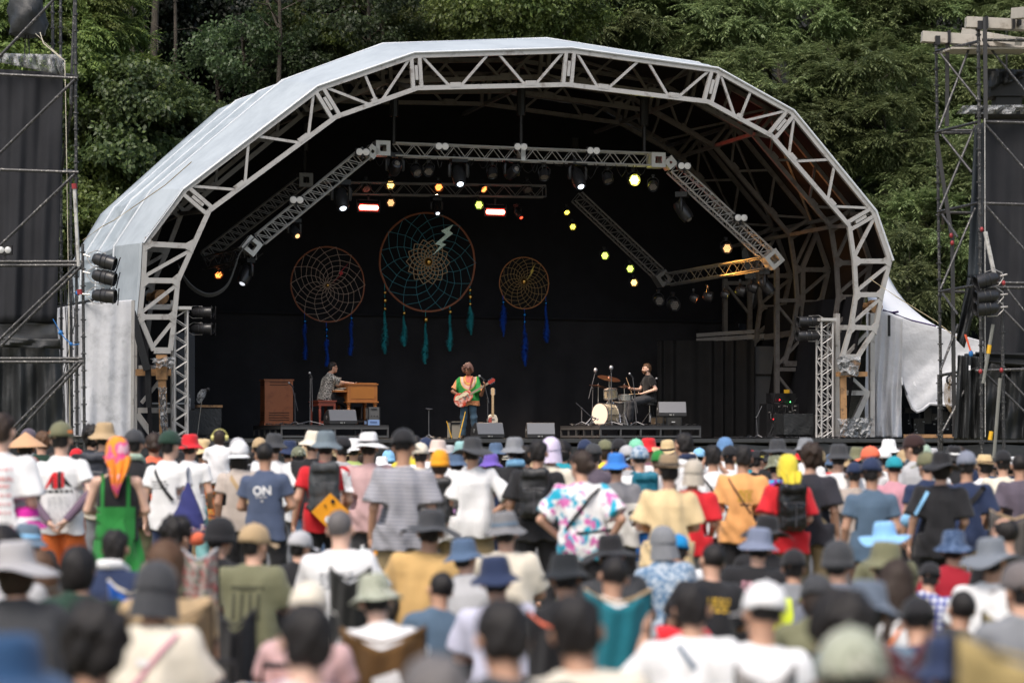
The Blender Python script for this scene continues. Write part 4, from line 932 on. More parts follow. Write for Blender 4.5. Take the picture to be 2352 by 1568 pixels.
# red bar lamps
for px, py, nm in ((847, 477, 'glaring red bar lamp above the left hoop'), (1138, 487, 'glaring red bar lamp right of the large hoop')):
    c = sp(px, py, VR); r = empty('bar_light', c, TH, nm, 'stage lamp', 'red bar lamps under the rear truss')
    b = MB(); b.box((0, .07, 0), (.60, .12, .24)); b.box((0, .05, .20), (.5, .03, .02)); 
    for s_ in (-1, 1): b.box((s_ * .31, .05, .08), (.015, .04, .26))
    b.box((0, .05, .27), (.05, .05, .16)); b.build('lamp_case', BLK, r, False)
    b = MB(); b.cyl((-.20, -.0, 0), (.20, -.0, 0), .062, n=12); b.ball((-.20, 0, 0), .062); b.ball((.20, 0, 0), .062); b.build('tube', emit('red_tube', (1, .22, .15), 9), r, False)
    b = MB(); b.tube([(-.24, -.0, .07), (.24, -.0, .07)], .012, 6); b.tube([(-.24, -.0, -.07), (.24, -.0, -.07)], .012, 6); b.build('red_rim', emit('red_rim', (1, .01, .005), 5), r, False)
# twin white lamps on the truss
GL = mat('frosted_lens', (.62, .62, .64), .2, 0, .1)
def blinder(px, py, v, label):
    r = empty('twin_lamp', sp(px, py, v), TH, label, 'stage lamp', 'twin white lamps on the trusses'); b = MB(); b.box((0, .08, 0), (.34, .10, .19)); b.box((0, .08, -.13), (.04, .05, .10)); b.build('lamp_case', BLK, r, False)
    for s_ in (-1, 1):
        b = MB(); b.lathe([(.085, .0), (.08, .035), (.05, .055), (0, .062)], axis=(0, -1, 0), c=(s_ * .082, .03, 0), n=16); b.build('lamp_lens', emit('blinder', (1, .97, .92), .12, (.45, .45, .45)), r, False)
for a in ((682, 459, 2.75, 'twin lamp halfway down the left sloping truss'), (834, 349, 2.7, 'twin lamp at the left corner of the front truss'), (1016, 336, 2.8, 'twin lamp on top of the front truss left of its centre'), (1197, 337, 2.8, 'twin lamp on top of the front truss at its centre'),
          (1364, 346, 2.8, 'twin lamp on top of the front truss right of its centre'), (1573, 381, 2.7, 'twin lamp at the right corner of the front truss'), (1703, 500, 2.7, 'twin lamp low on the right sloping truss')): blinder(*a)
def can(px, py, v, label, aim, L=.52, r0=.12, grp='black spot cans on the side posts', world=None):
    c = world or sp(px, py, v); a = Vector(aim).normalized(); r = empty('spot_can', c, 0, label, 'stage lamp', grp)
    b = MB(); b.lathe([(0, -L * .5), (r0 * .6, -L * .48), (r0 * .82, -L * .36), (r0 * .88, -L * .33), (r0 * .88, -L * .1), (r0, -.02), (r0, L * .48), (r0 * .94, L * .5), (r0 * .9, L * .3), (0, L * .25)], c=c, axis=a, n=20)
    for t in (-.1, .12): b.lathe([(r0 * 1.01, t * L - .012), (r0 * 1.06, t * L), (r0 * 1.01, t * L + .012)], c=c, axis=a, n=20)
    b.build('lamp_body', BLKP, r); s1, t1, _ = frame(a)
    b = MB(); q = c + a * L * .5
    for i in range(4): x = (-1 if i < 2 else 1) * r0 * 1.15; z = (-1 if i in (0, 3) else 1) * r0 * 1.15; x2 = (-1 if i in (0, 1) else 1); 
    b.slab([q + s1 * r0 * 1.2 * x + t1 * r0 * 1.2 * z for x, z in ((-1, -1), (-.86, -1), (-.86, 1), (-1, 1))], a, .015); b.slab([q + s1 * r0 * 1.2 * x + t1 * r0 * 1.2 * z for x, z in ((.86, -1), (1, -1), (1, 1), (.86, 1))], a, .015)
    b.build('barn_door', BLK, r)
    b = MB(); k = c - a * L * .32; b.tube([c + t1 * r0 * 1.1, c + t1 * r0 * 1.15 - a * L * .45, k + t1 * .05 - a * L * .42, k - t1 * .05 - a * L * .42, c - t1 * r0 * 1.15 - a * L * .45, c - t1 * r0 * 1.1], .010, 5); b.cyl(k - a * L * .3, k - a * L * .62, .018, n=6); b.build('yoke', ALU, r); return r
can(465, 717, .3, 'upper spot can on the left lattice post', (1, -.25, -.02)); can(465, 755, .3, 'lower spot can on the left lattice post', (1, -.25, -.02))
can(1858, 738, .3, 'upper spot can on the right lattice post', (-1, -.3, -.03), .6); can(1856, 771, .3, 'lower spot can on the right lattice post', (-1, -.3, -.03), .6)
for x0, x1, yt, nm in ((404, 423, 712, 'white lattice post beside the left foot of the arch'), (1876, 1912, 738, 'white lattice post beside the right foot of the arch')):
    r = empty('lattice_post', onz((x0 + x1) / 2, .2), 0, nm, 'truss post', 'lattice posts with spot cans'); c = (sp(x0, yt, .2) + sp(x1, yt, .2)) / 2; sz = .30
    b = MB(); w_ = MB(); truss(b, w_, (c.x, c.y, DECK + .01), c, sz, 15, Vector((VX, VY, 0)), .024, .012); b.build('posts', ALUB, r); w_.build('lacing', ALUB, r)
    MB().box(c + Vector((.02, 0, .04)), (.42, .42, .07), rz=TH).build('cap_plate', ALUB, r); MB().box((c.x, c.y, DECK + .015), (.6, .6, .02), rz=TH).build('foot_plate', ALU, r)
# real light from the lamps that are lit
def spot(nm, loc, aim, c, e_, ang, r0=.1):
    d = bpy.data.lights.new(nm, 'SPOT'); d.energy = e_; d.color = c; d.spot_size = R(ang); d.spot_blend = .8; d.shadow_soft_size = r0
    o = bpy.data.objects.new(nm, d); col.objects.link(o); o.location = loc; o.rotation_euler = (Vector(loc) - Vector(aim)).to_track_quat('Z', 'Y').to_euler()
spot('red_lamp_light', sp(1138, 487, VR) - Vector((VX, VY, 0)) * .2 , sp(1780, 330, 2.5), (1, .08, .04), 350, 30)
spot('orange_lamp_light', sp(1593, 684, 4.4) + Vector((.3, 0, .2)), sp(1860, 520, 3.2), (1, .42, .08), 130, 75)
spot('gold_lamp_light', sp(1454, 420, VF + .2), sp(1680, 610, 5), (1, .62, .15), 180, 40)
spot('warm_lamp_light', sp(1006, 440, VR - .2), sp(1080, 930, 1.5), (1, .70, .48), 3000, 60)
spot('front_lamp_light', sp(1052, 420, VF - .5), sp(1200, 940, 3.5), (1, .80, .65), 2600, 75)
# ------------------------------------------------------------------ hooped webs with feathers
GOLD = mat('gold_ball', (.75, .45, .12), .16, 1, .05, bmp=0); BLUEB = mat('blue_ball', (.02, .22, .60), .16, .9, .05, bmp=0)
def z6(x, y): return ((625 + x / 2.8) * .9408, (520 + y / 2.8) * .9408)
def z7(x, y): return ((1250 + x / 2.8) * .9408, (520 + y / 2.8) * .9408)
def web(label, cx, cy, ry, hoopc, webc, inner, bolt, ballr, tass, n, m, fc, ballm, v=8.05, cen=(0, 0), blt=None):
    c = sp(cx, cy, v); s_ = F / c.y; Rr = ry / s_; r = empty('web_hoop', c, TH, label, 'hoop ornament', 'hooped webs hanging on the backdrop')
    b = MB(); N = 72; b.tube([(Rr * math.cos(6.28319 * i / N) * (1 + .004 * math.sin(5 * i)), .012 * math.sin(i * .9), Rr * math.sin(6.28319 * i / N)) for i in range(N)], Rr * .020, 7, True); b.build('hoop', hoopc, r, False)
    def pt(j, i):
        t = 2 * math.pi * (i + .5 * (j % 2)) / n + .10 * j; f = 1 - j / m; rr = Rr * (.97 * f + .05) * (1 - (.05 if j else 0)); sh = (1 - f); return (rr * math.cos(t) + cen[0] * sh * Rr, -.02 + .05 * f * (j % 2), rr * math.sin(t) + cen[1] * sh * Rr)
    b = MB()
    for j in range(m):
        for i in range(n):
            for di in ((0, 1) if j % 2 else (-1, 0)): b.cyl(pt(j, i), pt(j + 1, i + di), max(.0045, Rr * .0052), n=4)
    b.build('web', webc, r, False)
    if inner:
        b = MB(); n2 = 14; m2 = 7
        def p2(j, i):
            t = 2 * math.pi * (i + .5 * (j % 2)) / n2; rr = Rr * (.44 - .052 * j) * (1 if j else 1.04); return (rr * math.cos(t), -.06, rr * math.sin(t))
        for j in range(m2):
            for i in range(n2):
                for di in ((0, 1) if j % 2 else (-1, 0)): b.cyl(p2(j, i), p2(j + 1, i + di), .011, n=5)
        b.build('flower_web', inner, r, False)
    b = MB(); b.ball((cen[0] * Rr, -.10, cen[1] * Rr), ballr / s_, 18, 12); b.build('centre_ball', GOLD, r, False)
    inv = WM[r.name].inverted(); b = MB(); pts = [inv @ sp(x, y, v - .14) for x, y in bolt]
    b.slab(pts, (0, 1, 0), .02); b.build('lightning_bolt', blt, r, False)
    for (x, beads, f0, f1) in tass:
        T = empty_child = MB(); ball_c = [(x, y, rr) for y, rr in beads]
        Y0 = c.y; ps = [inv @ sp(x, y, v - .05) for x, y, _ in ball_c]; a0 = inv @ sp(x, f0, v - .05); a1 = inv @ sp(x + rr_.uniform(-2, 2), f1, v - .05)
        b = MB(); top = Vector((ps[0].x, ps[0].y + .02, 0)); hx = ps[0].x; hz = -math.sqrt(max(0, Rr * Rr - hx * hx)) if abs(hx) < Rr else 0
        b.cyl((hx * .98 if abs(hx) > Rr else hx, -.02, hz), a0, .006, n=4); N = 620
        for i in range(N):
            t = i / N; p = a0.lerp(a1, t) + Vector((.012 * math.sin(t * 9 + x), 0, 0)); wd = (.075 + .03 * math.sin(t * 5 + x)) * (1.0 - .55 * max(0, t - .75) / .25) * (.6 + .4 * min(1, t * 6)); q = rr_.uniform(0, 6.283)
            d = Vector((math.cos(q), math.sin(q), -rr_.uniform(.2, 1.0))).normalized() * wd * rr_.uniform(.8, 1.5); sd_ = d.cross(Vector((0, 0, 1))).normalized() * .017
            b.add([p - sd_, p + sd_, p + d + sd_ * .5, p + d - sd_ * .5], [(0, 1, 2, 3)])
        tb = b.build('tassel', fc, r, False); b = MB()
        for p, (_, _, rr) in zip(ps, ball_c): b.ball(p, rr / s_, 14, 10)
        b.build('bead', ballm, tb, False)
rr_ = random.Random(11)
TEALF = mat('teal_feather', (.04, .45, .50), .8, 0, .3, 8, 0); BLUEF = mat('blue_feather', (.01, .10, .60), .8, 0, .3, 8, 0)
TR = mat('copper_wrapped_hoop', (.30, .10, .045), .55, 0, .2, 20, .3)
b6 = [z6(*q) for q in ((1350, 78), (1265, 122), (1297, 148), (1222, 212), (1262, 222), (1203, 292), (1300, 215), (1268, 202), (1347, 140), (1322, 120))]
web('largest hoop of teal web with a gold flower and silver bolt, in the middle', 982, 602, 113, TR, mat('teal_cord', (.06, .26, .33), .7), mat('gold_cord', (.52, .37, .22), .5), b6, 9,
    [(884, [(672, 4.4), (690, 6), (709, 4.4)], 714, 812), (928, [(719, 5)], 726, 794), (978, [(734, 7)], 742, 834), (1034, [(716, 5)], 723, 804), (1080, [(666, 4.4), (682, 6), (698, 4.4)], 703, 768)], 15, 7, TEALF, GOLD, blt=mat('silver_foil', (.40, .48, .42), .25, .8, .3, 20, .6, 30))
b7 = [z6(*q) for q in ((636, 340), (568, 410), (578, 425), (520, 482), (598, 412), (586, 398))]
web('middle sized hoop of pale cord web with a thin red bolt, at the left', 753, 653, 86, TR, mat('pale_cord', (.6, .46, .38), .6), None, b7, 5,
    [(700, [(738, 4.4)], 743, 824), (750, [(757, 4.4), (772, 3.6)], 778, 840), (807, [(731, 4)], 736, 814)], 14, 8, BLUEF, BLUEB, cen=(-.03, -.03), blt=mat('red_bolt', (.55, .02, .03), .5))
b8 = [z7(*q) for q in ((160, 347), (122, 405), (134, 404), (98, 462), (152, 392), (140, 393))]
web('smallest hoop of golden web with a yellow bolt, at the right', 1204, 650, 59, mat('orange_hoop', (.42, .17, .06), .55, 0, .2, 20, .3), mat('golden_cord', (.45, .30, .12), .5), None, b8, 7,
    [(1156, [(694, 3.6)], 699, 772), (1205, [(723, 4.4), (739, 3.6)], 745, 840), (1254, [(696, 3.6)], 702, 786)], 15, 8, BLUEF, BLUEB, cen=(-.05, .05), blt=mat('gold_bolt', (.55, .40, .08), .4, .5))
# ------------------------------------------------------------------ risers
def rz_(px, py, v): return sp(px, py, v).z
RZ = 2.00
def riser(x0, x1, v0, v1, label, n):
    a, c = onz(x0, v0), onz(x1, v0); W = (c - a).length; D = v1 - v0; r = empty('riser', a, TH, label, 'riser', 'low risers'); H = RZ - DECK
    MB().box((W / 2, D / 2, H - .025), (W, D, .05)).build('deck_board', mat('riser_board', (.03, .03, .032), .5), r, False)
    b = MB()
    for y in (0.02, D - .02): b.beam((0, y, H - .075), (W, y, H - .075), .045, .05); b.beam((0, y, .05), (W, y, .05), .045, .05)
    for x in (0.02, W - .02): b.beam((x, .05, H - .075), (x, D - .05, H - .075), .045, .05); b.beam((x, .05, .05), (x, D - .05, .05), .045, .05)
    for i in range(n + 1):
        for y in (0.02, D - .02): b.beam((.02 + (W - .04) * i / n, y, .02), (.02 + (W - .04) * i / n, y, H - .05), .04, .05)
    for i in range(1, 5): b.beam((.02, D * i / 5, .02), (.02, D * i / 5, H - .05), .04, .04)
    b.build('frame', mat('riser_frame', (.09, .09, .092), .5, .4), r, False)
    b = MB(); q = random.Random(n)
    for i in range(16): x = q.uniform(.1, W - .1); b.box((x, D * .6, .03 + q.uniform(0, .05)), (q.uniform(.03, .12), .04, q.uniform(.02, .07)))
    b.build('stored_bits', mat('bits_%d' % n, (.35, .14, .11), .6, 0, .9, 14), r, False); return r
riser(645, 893, 1.2, 4.6, 'low framed riser carrying the organ and wooden speaker cabinet', 4); riser(1378, 1610, 1.2, 4.3, 'low framed riser carrying the drum kit', 5)
WD = mat('cabinet_walnut', (.30, .095, .035), .45, 0, .12, 2.5, .1, 20, .002, dirt=(.20, .06, .022), dirt_s=3); WO = mat('organ_oak', (.42, .15, .035), .38, 0, .12, 3, .1, 20, .002, dirt=(.30, .10, .025), dirt_s=4); WR_ = mat('bench_mahogany', (.24, .05, .03), .4, 0, .15, 3)
DK = mat('slot_black', (.012, .006, .004), .7)
# rotary speaker cabinet
r = empty('speaker_cabinet', onz(641, 3.6, RZ), TH, 'tall brown wooden rotary speaker cabinet with louvres beside the organist', 'speaker cabinet')
H_ = 1.12; b = MB(); b.box((0, .30, H_ / 2 + .02), (.70, .56, H_ - .08)); b.box((0, .30, H_ - .01), (.75, .61, .035)); b.box((0, .30, .035), (.73, .59, .07)); b.build('cabinet', WD, r, False)
b = MB()
for z in (.13, .19, .25, .31, H_ - .13, H_ - .07):
    b.box((0.0, .012, z), (.50 if z < .5 else .46, .012, .014)); b.box((-.356, .3, z), (.012, .4, .014))
b.build('louvre', DK, r, False)
# organ
r = empty('organ', onz(833, 2.6, RZ), TH, 'honey brown console organ on turned legs seen from its end', 'organ')
b = MB(); b.box((.0, .62, .78), (.74, 1.20, .40)); b.box((0, .62, .995), (.78, 1.26, .03)); b.box((0.12, .62, 1.02), (.46, 1.22, .02)); b.box((0, .62, .565), (.79, 1.26, .03)); b.build('case', WO, r, False)
b = MB(); b.box((0, .012, .79), (.58, .012, .29)); b.build('end_panel', mat('organ_panel', (.44, .16, .03), .35, 0, .15, 2), r, False)
for x, y in ((-.33, .08), (.33, .08), (-.33, 1.16), (.33, 1.16)):
    b = MB(); b.lathe([(.055, .55), (.055, .50), (.03, .49), (.05, .46), (.03, .44), (.045, .40), (.050, .30), (.042, .10), (.03, .04), (.045, .03), (.045, 0), (0, 0)], c=(x, y, 0), n=14); b.build('leg', WO, r, False)
b = MB(); b.box((-.52, .62, .83), (.30, 1.10, .05)); kb = b.build('key_bed', WO, r, False)
b = MB(); b.box((-.55, .62, .862), (.20, 1.04, .012)); b.box((-.46, .62, .90), (.14, 1.04, .012)); b.build('keys', mat('ivory', (.75, .72, .62), .3), kb, False)
b = MB(); b.box((-.1, .62, .10), (.55, 1.0, .04)); b.box((.0, .5, .30), (.02, .8, .3)); b.build('pedalboard', DK, r, False)
r = empty('bench', onz(752, 2.6, RZ), TH, 'red brown organ bench with turned legs', 'bench'); b = MB(); b.box((0, .55, .585), (.46, 1.1, .035)); b.box((0, .55, .52), (.42, 1.04, .10)); b.build('seat', WR_, r, False)
for x, y in ((-.17, .06), (.19, .06), (-.17, 1.04), (.19, 1.04)): b = MB(); b.lathe([(.035, .47), (.035, .43), (.022, .42), (.034, .39), (.034, .25), (.026, .08), (.03, .06), (.03, 0), (0, 0)], c=(x, y, 0), n=12); b.build('leg', WR_, r, False)
b = MB(); b.box((-.0, .06, .07), (.30, .05, .06)); b.build('foot_rail', WR_, r, False)
# wedges
def wedge(px, v, z, label, yaw=0, W=.65, s_=1.0, top='grey_grille'):
    r = empty('stage_monitor', onz(px, v, z), TH + R(yaw), label, 'monitor speaker', 'wedge monitor speakers'); b = MB(); h = W / 2; pr = [(0, .03), (0, .10), (.12, .36), (.20, .37), (.50, .22), (.52, .03)]
    vs = [(-h, y, zz) for y, zz in pr] + [(h, y, zz) for y, zz in pr]; b.add(vs, [(0, 1, 2, 3, 4, 5), (11, 10, 9, 8, 7, 6)] + [((i + 1) % 6, i, 6 + i, 6 + (i + 1) % 6) for i in range(6)]); b.box((0, .27, .015), (W * .9, .45, .03)); b.build('cabinet', mat('wedge_black', (.025, .025, .027), .6), r, False)
    b = MB(); b.add([(-h * .97, -.004, .105), (h * .97, -.004, .105), (h * .97, .114, .362), (-h * .97, .114, .362)], [(0, 1, 2, 3)]); b.build('grille', mat(top, (.13, .135, .15), .55, .2, .06, 30, .4, 200, .002), r, False, solid=.006)
    b = MB(); b.box((-.05, -.006, .055), (.06, .02, .03)); b.box((.02, -.006, .055), (.025, .02, .03)); b.cyl((-h - .002, .25, .18), (-h - .01, .25, .18), .05, n=12); b.build('socket_plate', mat('chrome_bit', (.5, .5, .5), .3, .8), r, False); r.scale = (s_,) * 3; return r
wedge(789, 1.45, RZ, 'wedge monitor on the riser below the organist', 4, .68); wedge(1128, -1.35, DECK, 'wedge monitor at the stage edge right of the guitarist', 3); wedge(1243, -1.3, DECK, 'wedge monitor alone on the deck between guitarist and drum riser', -12)
wedge(1545, 1.7, RZ + .21, 'wedge monitor stacked on cases beside the drummer', -14, .66, 1.05, 'brown_grille')
def box_thing(nm, px, v, z, size, m, label, cat, yaw=0, grp=None, detail=None):
    r = empty(nm, onz(px, v, z), TH + R(yaw), label, cat, grp); w0, d0, h0 = size; b = MB(); b.box((0, d0 / 2, h0 / 2), size); b.build('case', m, r, False); c = MB()
    for x in (-1, 1):
        for zz in (0, 1): c.beam((x * (w0 / 2 - .008), -.004, .012 if zz == 0 else h0 - .012), (x * (w0 / 2 - .008), d0 + .004, .012 if zz == 0 else h0 - .012), .024)
        c.beam((x * (w0 / 2 - .008), -.004, 0), (x * (w0 / 2 - .008), -.004, h0), .024)
    c.build('edging', BLK if detail != 'alu' else ALUB, r, False); return r
r = box_thing('amplifier', 1052, -.2, DECK, (.36, .28, .40), mat('amp_cloth', (.30, .27, .22), .9, 0, .1, 40, .3, 120, .002), 'beige fronted guitar amplifier on the deck behind the guitarist', 'amplifier', 0)
MB().box((0, -.006, .36), (.33, .02, .05)).build('control_panel', BLK, r, False)
r = box_thing('amplifier', 859, 1.5, RZ + .13, (.29, .24, .30), mat('amp_grey', (.10, .10, .10), .8), 'small dark grey amplifier standing on a pale blue box', 'amplifier', 0)
b = MB(); [b.cyl((x, -.004, .09), (x, -.03, .09), .012) for x in (-.07, 0, .07)]; b.box((0, -.006, .25), (.14, .012, .03)); b.build('knob', BLK, r, False)
r = box_thing('equipment_box', 858, 1.5, RZ, (.33, .26, .13), mat('pale_blue_case', (.22, .34, .60), .5), 'pale blue box under the small amplifier', 'box', 0); MB().box((0, -.004, .075), (.17, .01, .04)).build('lettering', mat('dull_blue_print', (.10, .16, .32), .6), r, False)
r = box_thing('equipment_box', 1515, 1.5, RZ, (.20, .35, .21), mat('brown_case', (.05, .035, .02), .5), 'small brown edged case left under the drum wedge', 'box'); r = box_thing('equipment_box', 1548, 1.5, RZ, (.40, .4, .205), mat('black_case', (.03, .028, .025), .5), 'black amplifier case under the drum wedge', 'box'); MB().box((-.02, -.006, .09), (.09, .01, .018)).build('badge', mat('badge_white', (.7, .7, .7)), r, False)
# stands
CH = mat('chrome', (.55, .55, .57), .22, .9, .1, 5, 0); MICB = mat('mic_black', (.02, .02, .022), .4); MESH = mat('mic_mesh', (.40, .40, .42), .4, .6)
def mic(b, m_, p, d, L=.16):
    p = Vector(p); d = Vector(d).normalized(); b.cyl(p - d * L, p - d * .03, .012, .02, 8); m_.ball(p, .03, 10, 7)
def mic_stand(px, v, z, top_px, boom, label, micd=(-.5, 0, .6), tri=.30, cat='microphone stand', nm='microphone_stand', big=False):
    base = onz(px, v, z); r = empty(nm, base, 0, label, cat); b = MB(); m_ = MB(); k = MB(); top = sp(*top_px, v)
    for i in range(3): a = TH + R(200 + i * 120); b.cyl(base + Vector((0, 0, .09)), base + Vector((math.cos(a) * tri, math.sin(a) * tri, .012)), .011, n=6)
    b.cyl(base + Vector((0, 0, .03)), top, .0115, n=8); k.ball(top, .03, 8, 6)
    if boom: e0, e1 = sp(*boom[0], v - .05), sp(*boom[1], v - .05); b.cyl(e0, e1, .009, n=6); tip = e1
    else: tip = top + Vector((0, 0, .06))
    if micd: mic(k, m_, tip + Vector(micd) * .14, micd)
    if big: m_.ball(tip + Vector((0, 0, .02)), .05, 10, 7, (1, 1, 1.2)); k.cyl(tip, tip + Vector((0, 0, -.08)), .03)
    b.build('stand', mat('stand_steel', (.14, .14, .15), .45, .6), r); 
    if micd or big: mo = k.build('microphone', MICB, r); m_.build('mic_mesh', MESH, mo)
    else: k.build('clutch', MICB, r)
mic_stand(712, 1.3, RZ, (713, 865), ((718, 945), (716, 866)), 'straight microphone stand left of the organist', (-.35, 0, .7), .36)
mic_stand(678, 3.0, RZ, (677, 905), ((684, 943), (671, 886)), 'short boom microphone pointed at the wooden speaker cabinet', (-.55, 0, .5), .18)
mic_stand(985, -1.2, DECK, (985, 940), ((978, 938), (993, 939)), 'thin bare stand alone on the deck left of the guitarist', None, .12)
mic_stand(1121, -.9, DECK, (1120, 915), ((1123, 925), (1110, 870)), 'microphone stand reaching up beside the fretting hand of the guitarist', (-.6, 0, .45), .28)
mic_stand(1404, 1.4, RZ, (1404, 852), None, 'tall microphone stand in front of the drum kit', None, .3, big=True)
mic_stand(1360, 3.2, RZ, (1362, 892), ((1352, 915), (1368, 852)), 'boom microphone stand at the left of the drum kit', None, .25, big=True)
mic_stand(1336, 1.9, RZ, (1336, 938), ((1323, 925), (1359, 958)), 'low boom microphone aimed into the bass drum', (1, 0, -.3), .2)
mic_stand(1462, 1.3, RZ, (1457, 905), ((1464, 948), (1453, 866)), 'boom microphone stand in front of the knees of the drummer', (-.5, 0, .6), .2)
mic_stand(1740, 1.5, DECK, (1737, 958), ((1737, 960), (1750, 932)), 'small boom microphone stand at the right wing', None, .16)
r = empty('microphone', sp(1508, 869, 3.0), 0, 'silver headed microphone behind the back of the drummer', 'microphone'); k = MB(); m_ = MB(); mic(k, m_, sp(1508, 869, 3.0), (.8, 0, .35)); k.tube([sp(1500, 873, 3.0), sp(1490, 885, 3.2), sp(1505, 972, 3.3)], .009, 5); o = k.build('microphone_body', MICB, r); m_.build('mic_mesh', MESH, o)
YS = mat('yellow_rod', (.80, .45, .03), .5)
for (x0, y0, x1, y1, v, nm) in ((1026, 967, 1038, 1004, -1.0, 'short yellow rod leaning beside the beige amplifier'), (1069, 945, 1054, 1004, -1.45, 'longer yellow rod slanting in front of the jeans of the guitarist')):
    r = empty('yellow_rod', onz(x1, v), 0, nm, 'rod'); b = MB(); b.cyl(onz(x1, v), sp(x0, y0, v), .014, .010, 8); b.build('rod', YS, r); b = MB(); b.ball(onz(x1, v, DECK + .015), .018); b.build('rubber_tip', BLK, r)
# ------------------------------------------------------------------ musicians
SEAT = dict(sit=True, h=.010, KL=(-.14, .44, .52), KR=(.14, .44, .52), AL=(-.13, .50, .09), AR=(.13, .50, .09))
POSES['organ'] = pose(P=(0, -.05, .66), N=(0, .06, 1.17), Hd=(0, .13, 1.315), SL=(-.175, .06, 1.085), SR=(.175, .06, 1.085), EL=(-.25, .27, .93), ER=(.25, .27, .97), WL=(-.15, .46, .90), WR=(.17, .52, .955), **SEAT)
POSES['drum'] = pose(P=(0, -.03, .62), N=(0, -.0, 1.14), Hd=(0, .04, 1.285), SL=(-.18, .0, 1.05), SR=(.18, .0, 1.05), EL=(-.27, -.08, .82), ER=(.27, .10, .82), WL=(-.14, .15, .74), WR=(.16, .32, .83), yaw=0, curl=1.0, **SEAT)
POSES['guitar'] = pose(ER=(.37, .04, 1.10), WR=(.16, .24, .98), hR=(-.10, .02, -.02), EL=(-.30, .12, 1.02), WL=(-.37, .27, 1.19), hL=(-.02, .03, .08), N=(0, .02, 1.47), Hd=(.01, .075, 1.61), pitch=-14, yaw=-18, fat=1.12, h=.010, curl=.9, AL=(-.15, -.02, .09), AR=(.13, -.02, .09), KL=(-.12, .03, .50))
def extras(root, pz, beard=None, eyes=True, glasses=False):
    p = POSES[pz]; HMx = Matrix.Translation(Vector(p['Hd'])) @ Matrix([list(q) for q in p['HM']]).to_4x4()
    if eyes:
        b = MB(); [b.ball((x * .030, .089, .005), .009, 8, 6) for x in (-1, 1)]; o = link('eyes', b.mesh('eyes'), mat('eye_dark', (.03, .02, .02), .1), root); o.matrix_local = HMx
        b = MB(); b.tube([(-.022, .099, -.064), (0, .104, -.062), (.022, .099, -.064)], .0045, 5); o = link('mouth', b.mesh('mouth'), mat('lips', (.25, .07, .06), .5), root); o.matrix_local = HMx
        b = MB(); [b.tube([(x * .045, .086, .030), (x * .030, .095, .034), (x * .014, .096, .030)], .004, 5) for x in (-1, 1)]; o = link('eyebrows', b.mesh('eyebrows'), hairmat('brown', HAIRC['brown']), root); o.matrix_local = HMx
    if glasses:
        b = MB(); [b.ball((x * .032, .100, .008), .024, 10, 7, (1, .35, .75)) for x in (-1, 1)]; [b.tube([(x * .055, .095, .012), (x * .078, .06, .012), (x * .082, -.01, .008)], .004, 5) for x in (-1, 1)]; o = link('sunglasses', b.mesh('sunglasses'), mat('dark_glass', (.01, .01, .01), .1), root); o.matrix_local = HMx
    if beard:
        S = SDF((-.12, -.05, -.17), (.12, .15, .06), .008); S.ell((0, .030, -.055), (.061, .071, .066), .02); S.rbox((0, .0, .03), (.12, .2, .062), .01, .01, sub=True); S.rbox((0, -.07, -.05), (.12, .07, .2), .01, .01, sub=True)
        o = link('beard', S.mesh('beard'), beard, root); o.matrix_local = HMx
    b = MB()
    for s_ in 'LR': A = Vector(p['A' + s_]); b.ball(A + Vector((0, .07, -.045)), .14, 12, 8, (.36, 1, .36)); b.box(A + Vector((0, .06, -.082)), (.09, .27, .02))
    link('shoes', b.mesh('shoes'), mat('dark_shoe', (.02, .018, .016), .5), root)
SQ = cloth('squiggle', (.012, .012, .014), pat='squig', c2=(.75, .72, .66))
c = onz(752, 3.15, RZ)
rt = figure('person', 'organist in dark glasses and a black and white patterned shirt, seated in profile', 'musicians on the stage', 'organ', tuple(c), TH - R(90), 1.07, 0, ('short', 'black'), None, ('wide', SQ), ('long', 'black')); extras(rt, 'organ', eyes=False, glasses=True)
c = onz(1489, 3.1, RZ)
rt = figure('person', 'bearded drummer in a plain black shirt, seated in profile with sticks', 'musicians on the stage', 'drum', tuple(c), TH + R(90), 1.12, 2, ('short', 'ltbrown'), None, ('tee', cloth('drum_black', (.008, .008, .009))), ('long', cloth('dark_jean', (.03, .033, .04)))); extras(rt, 'drum', hairmat('ltbrown', HAIRC['ltbrown']))
DR = rt; DM = WM[rt.name]
for s_, d, nm in (('L', (.12, .92, -.02), 'near drumstick held level over the snare'), ('R', (-.05, .35, .9), 'far drumstick raised by the cymbal')):
    W_ = Vector(POSES['drum']['W' + s_]); f = (W_ - Vector(POSES['drum']['E' + s_])).normalized(); q = W_ + f * .075; d = Vector(d).normalized(); r = empty('drumstick', DM @ q, 0, nm, 'drumstick'); b = MB(); b.cyl(DM @ (q - d * .09), DM @ (q + d * .26), .0095, .006, 7); b.ball(DM @ (q + d * .265), .009, 8, 5); b.build('stick', mat('stick_maple', (.62, .42, .24), .5), r)
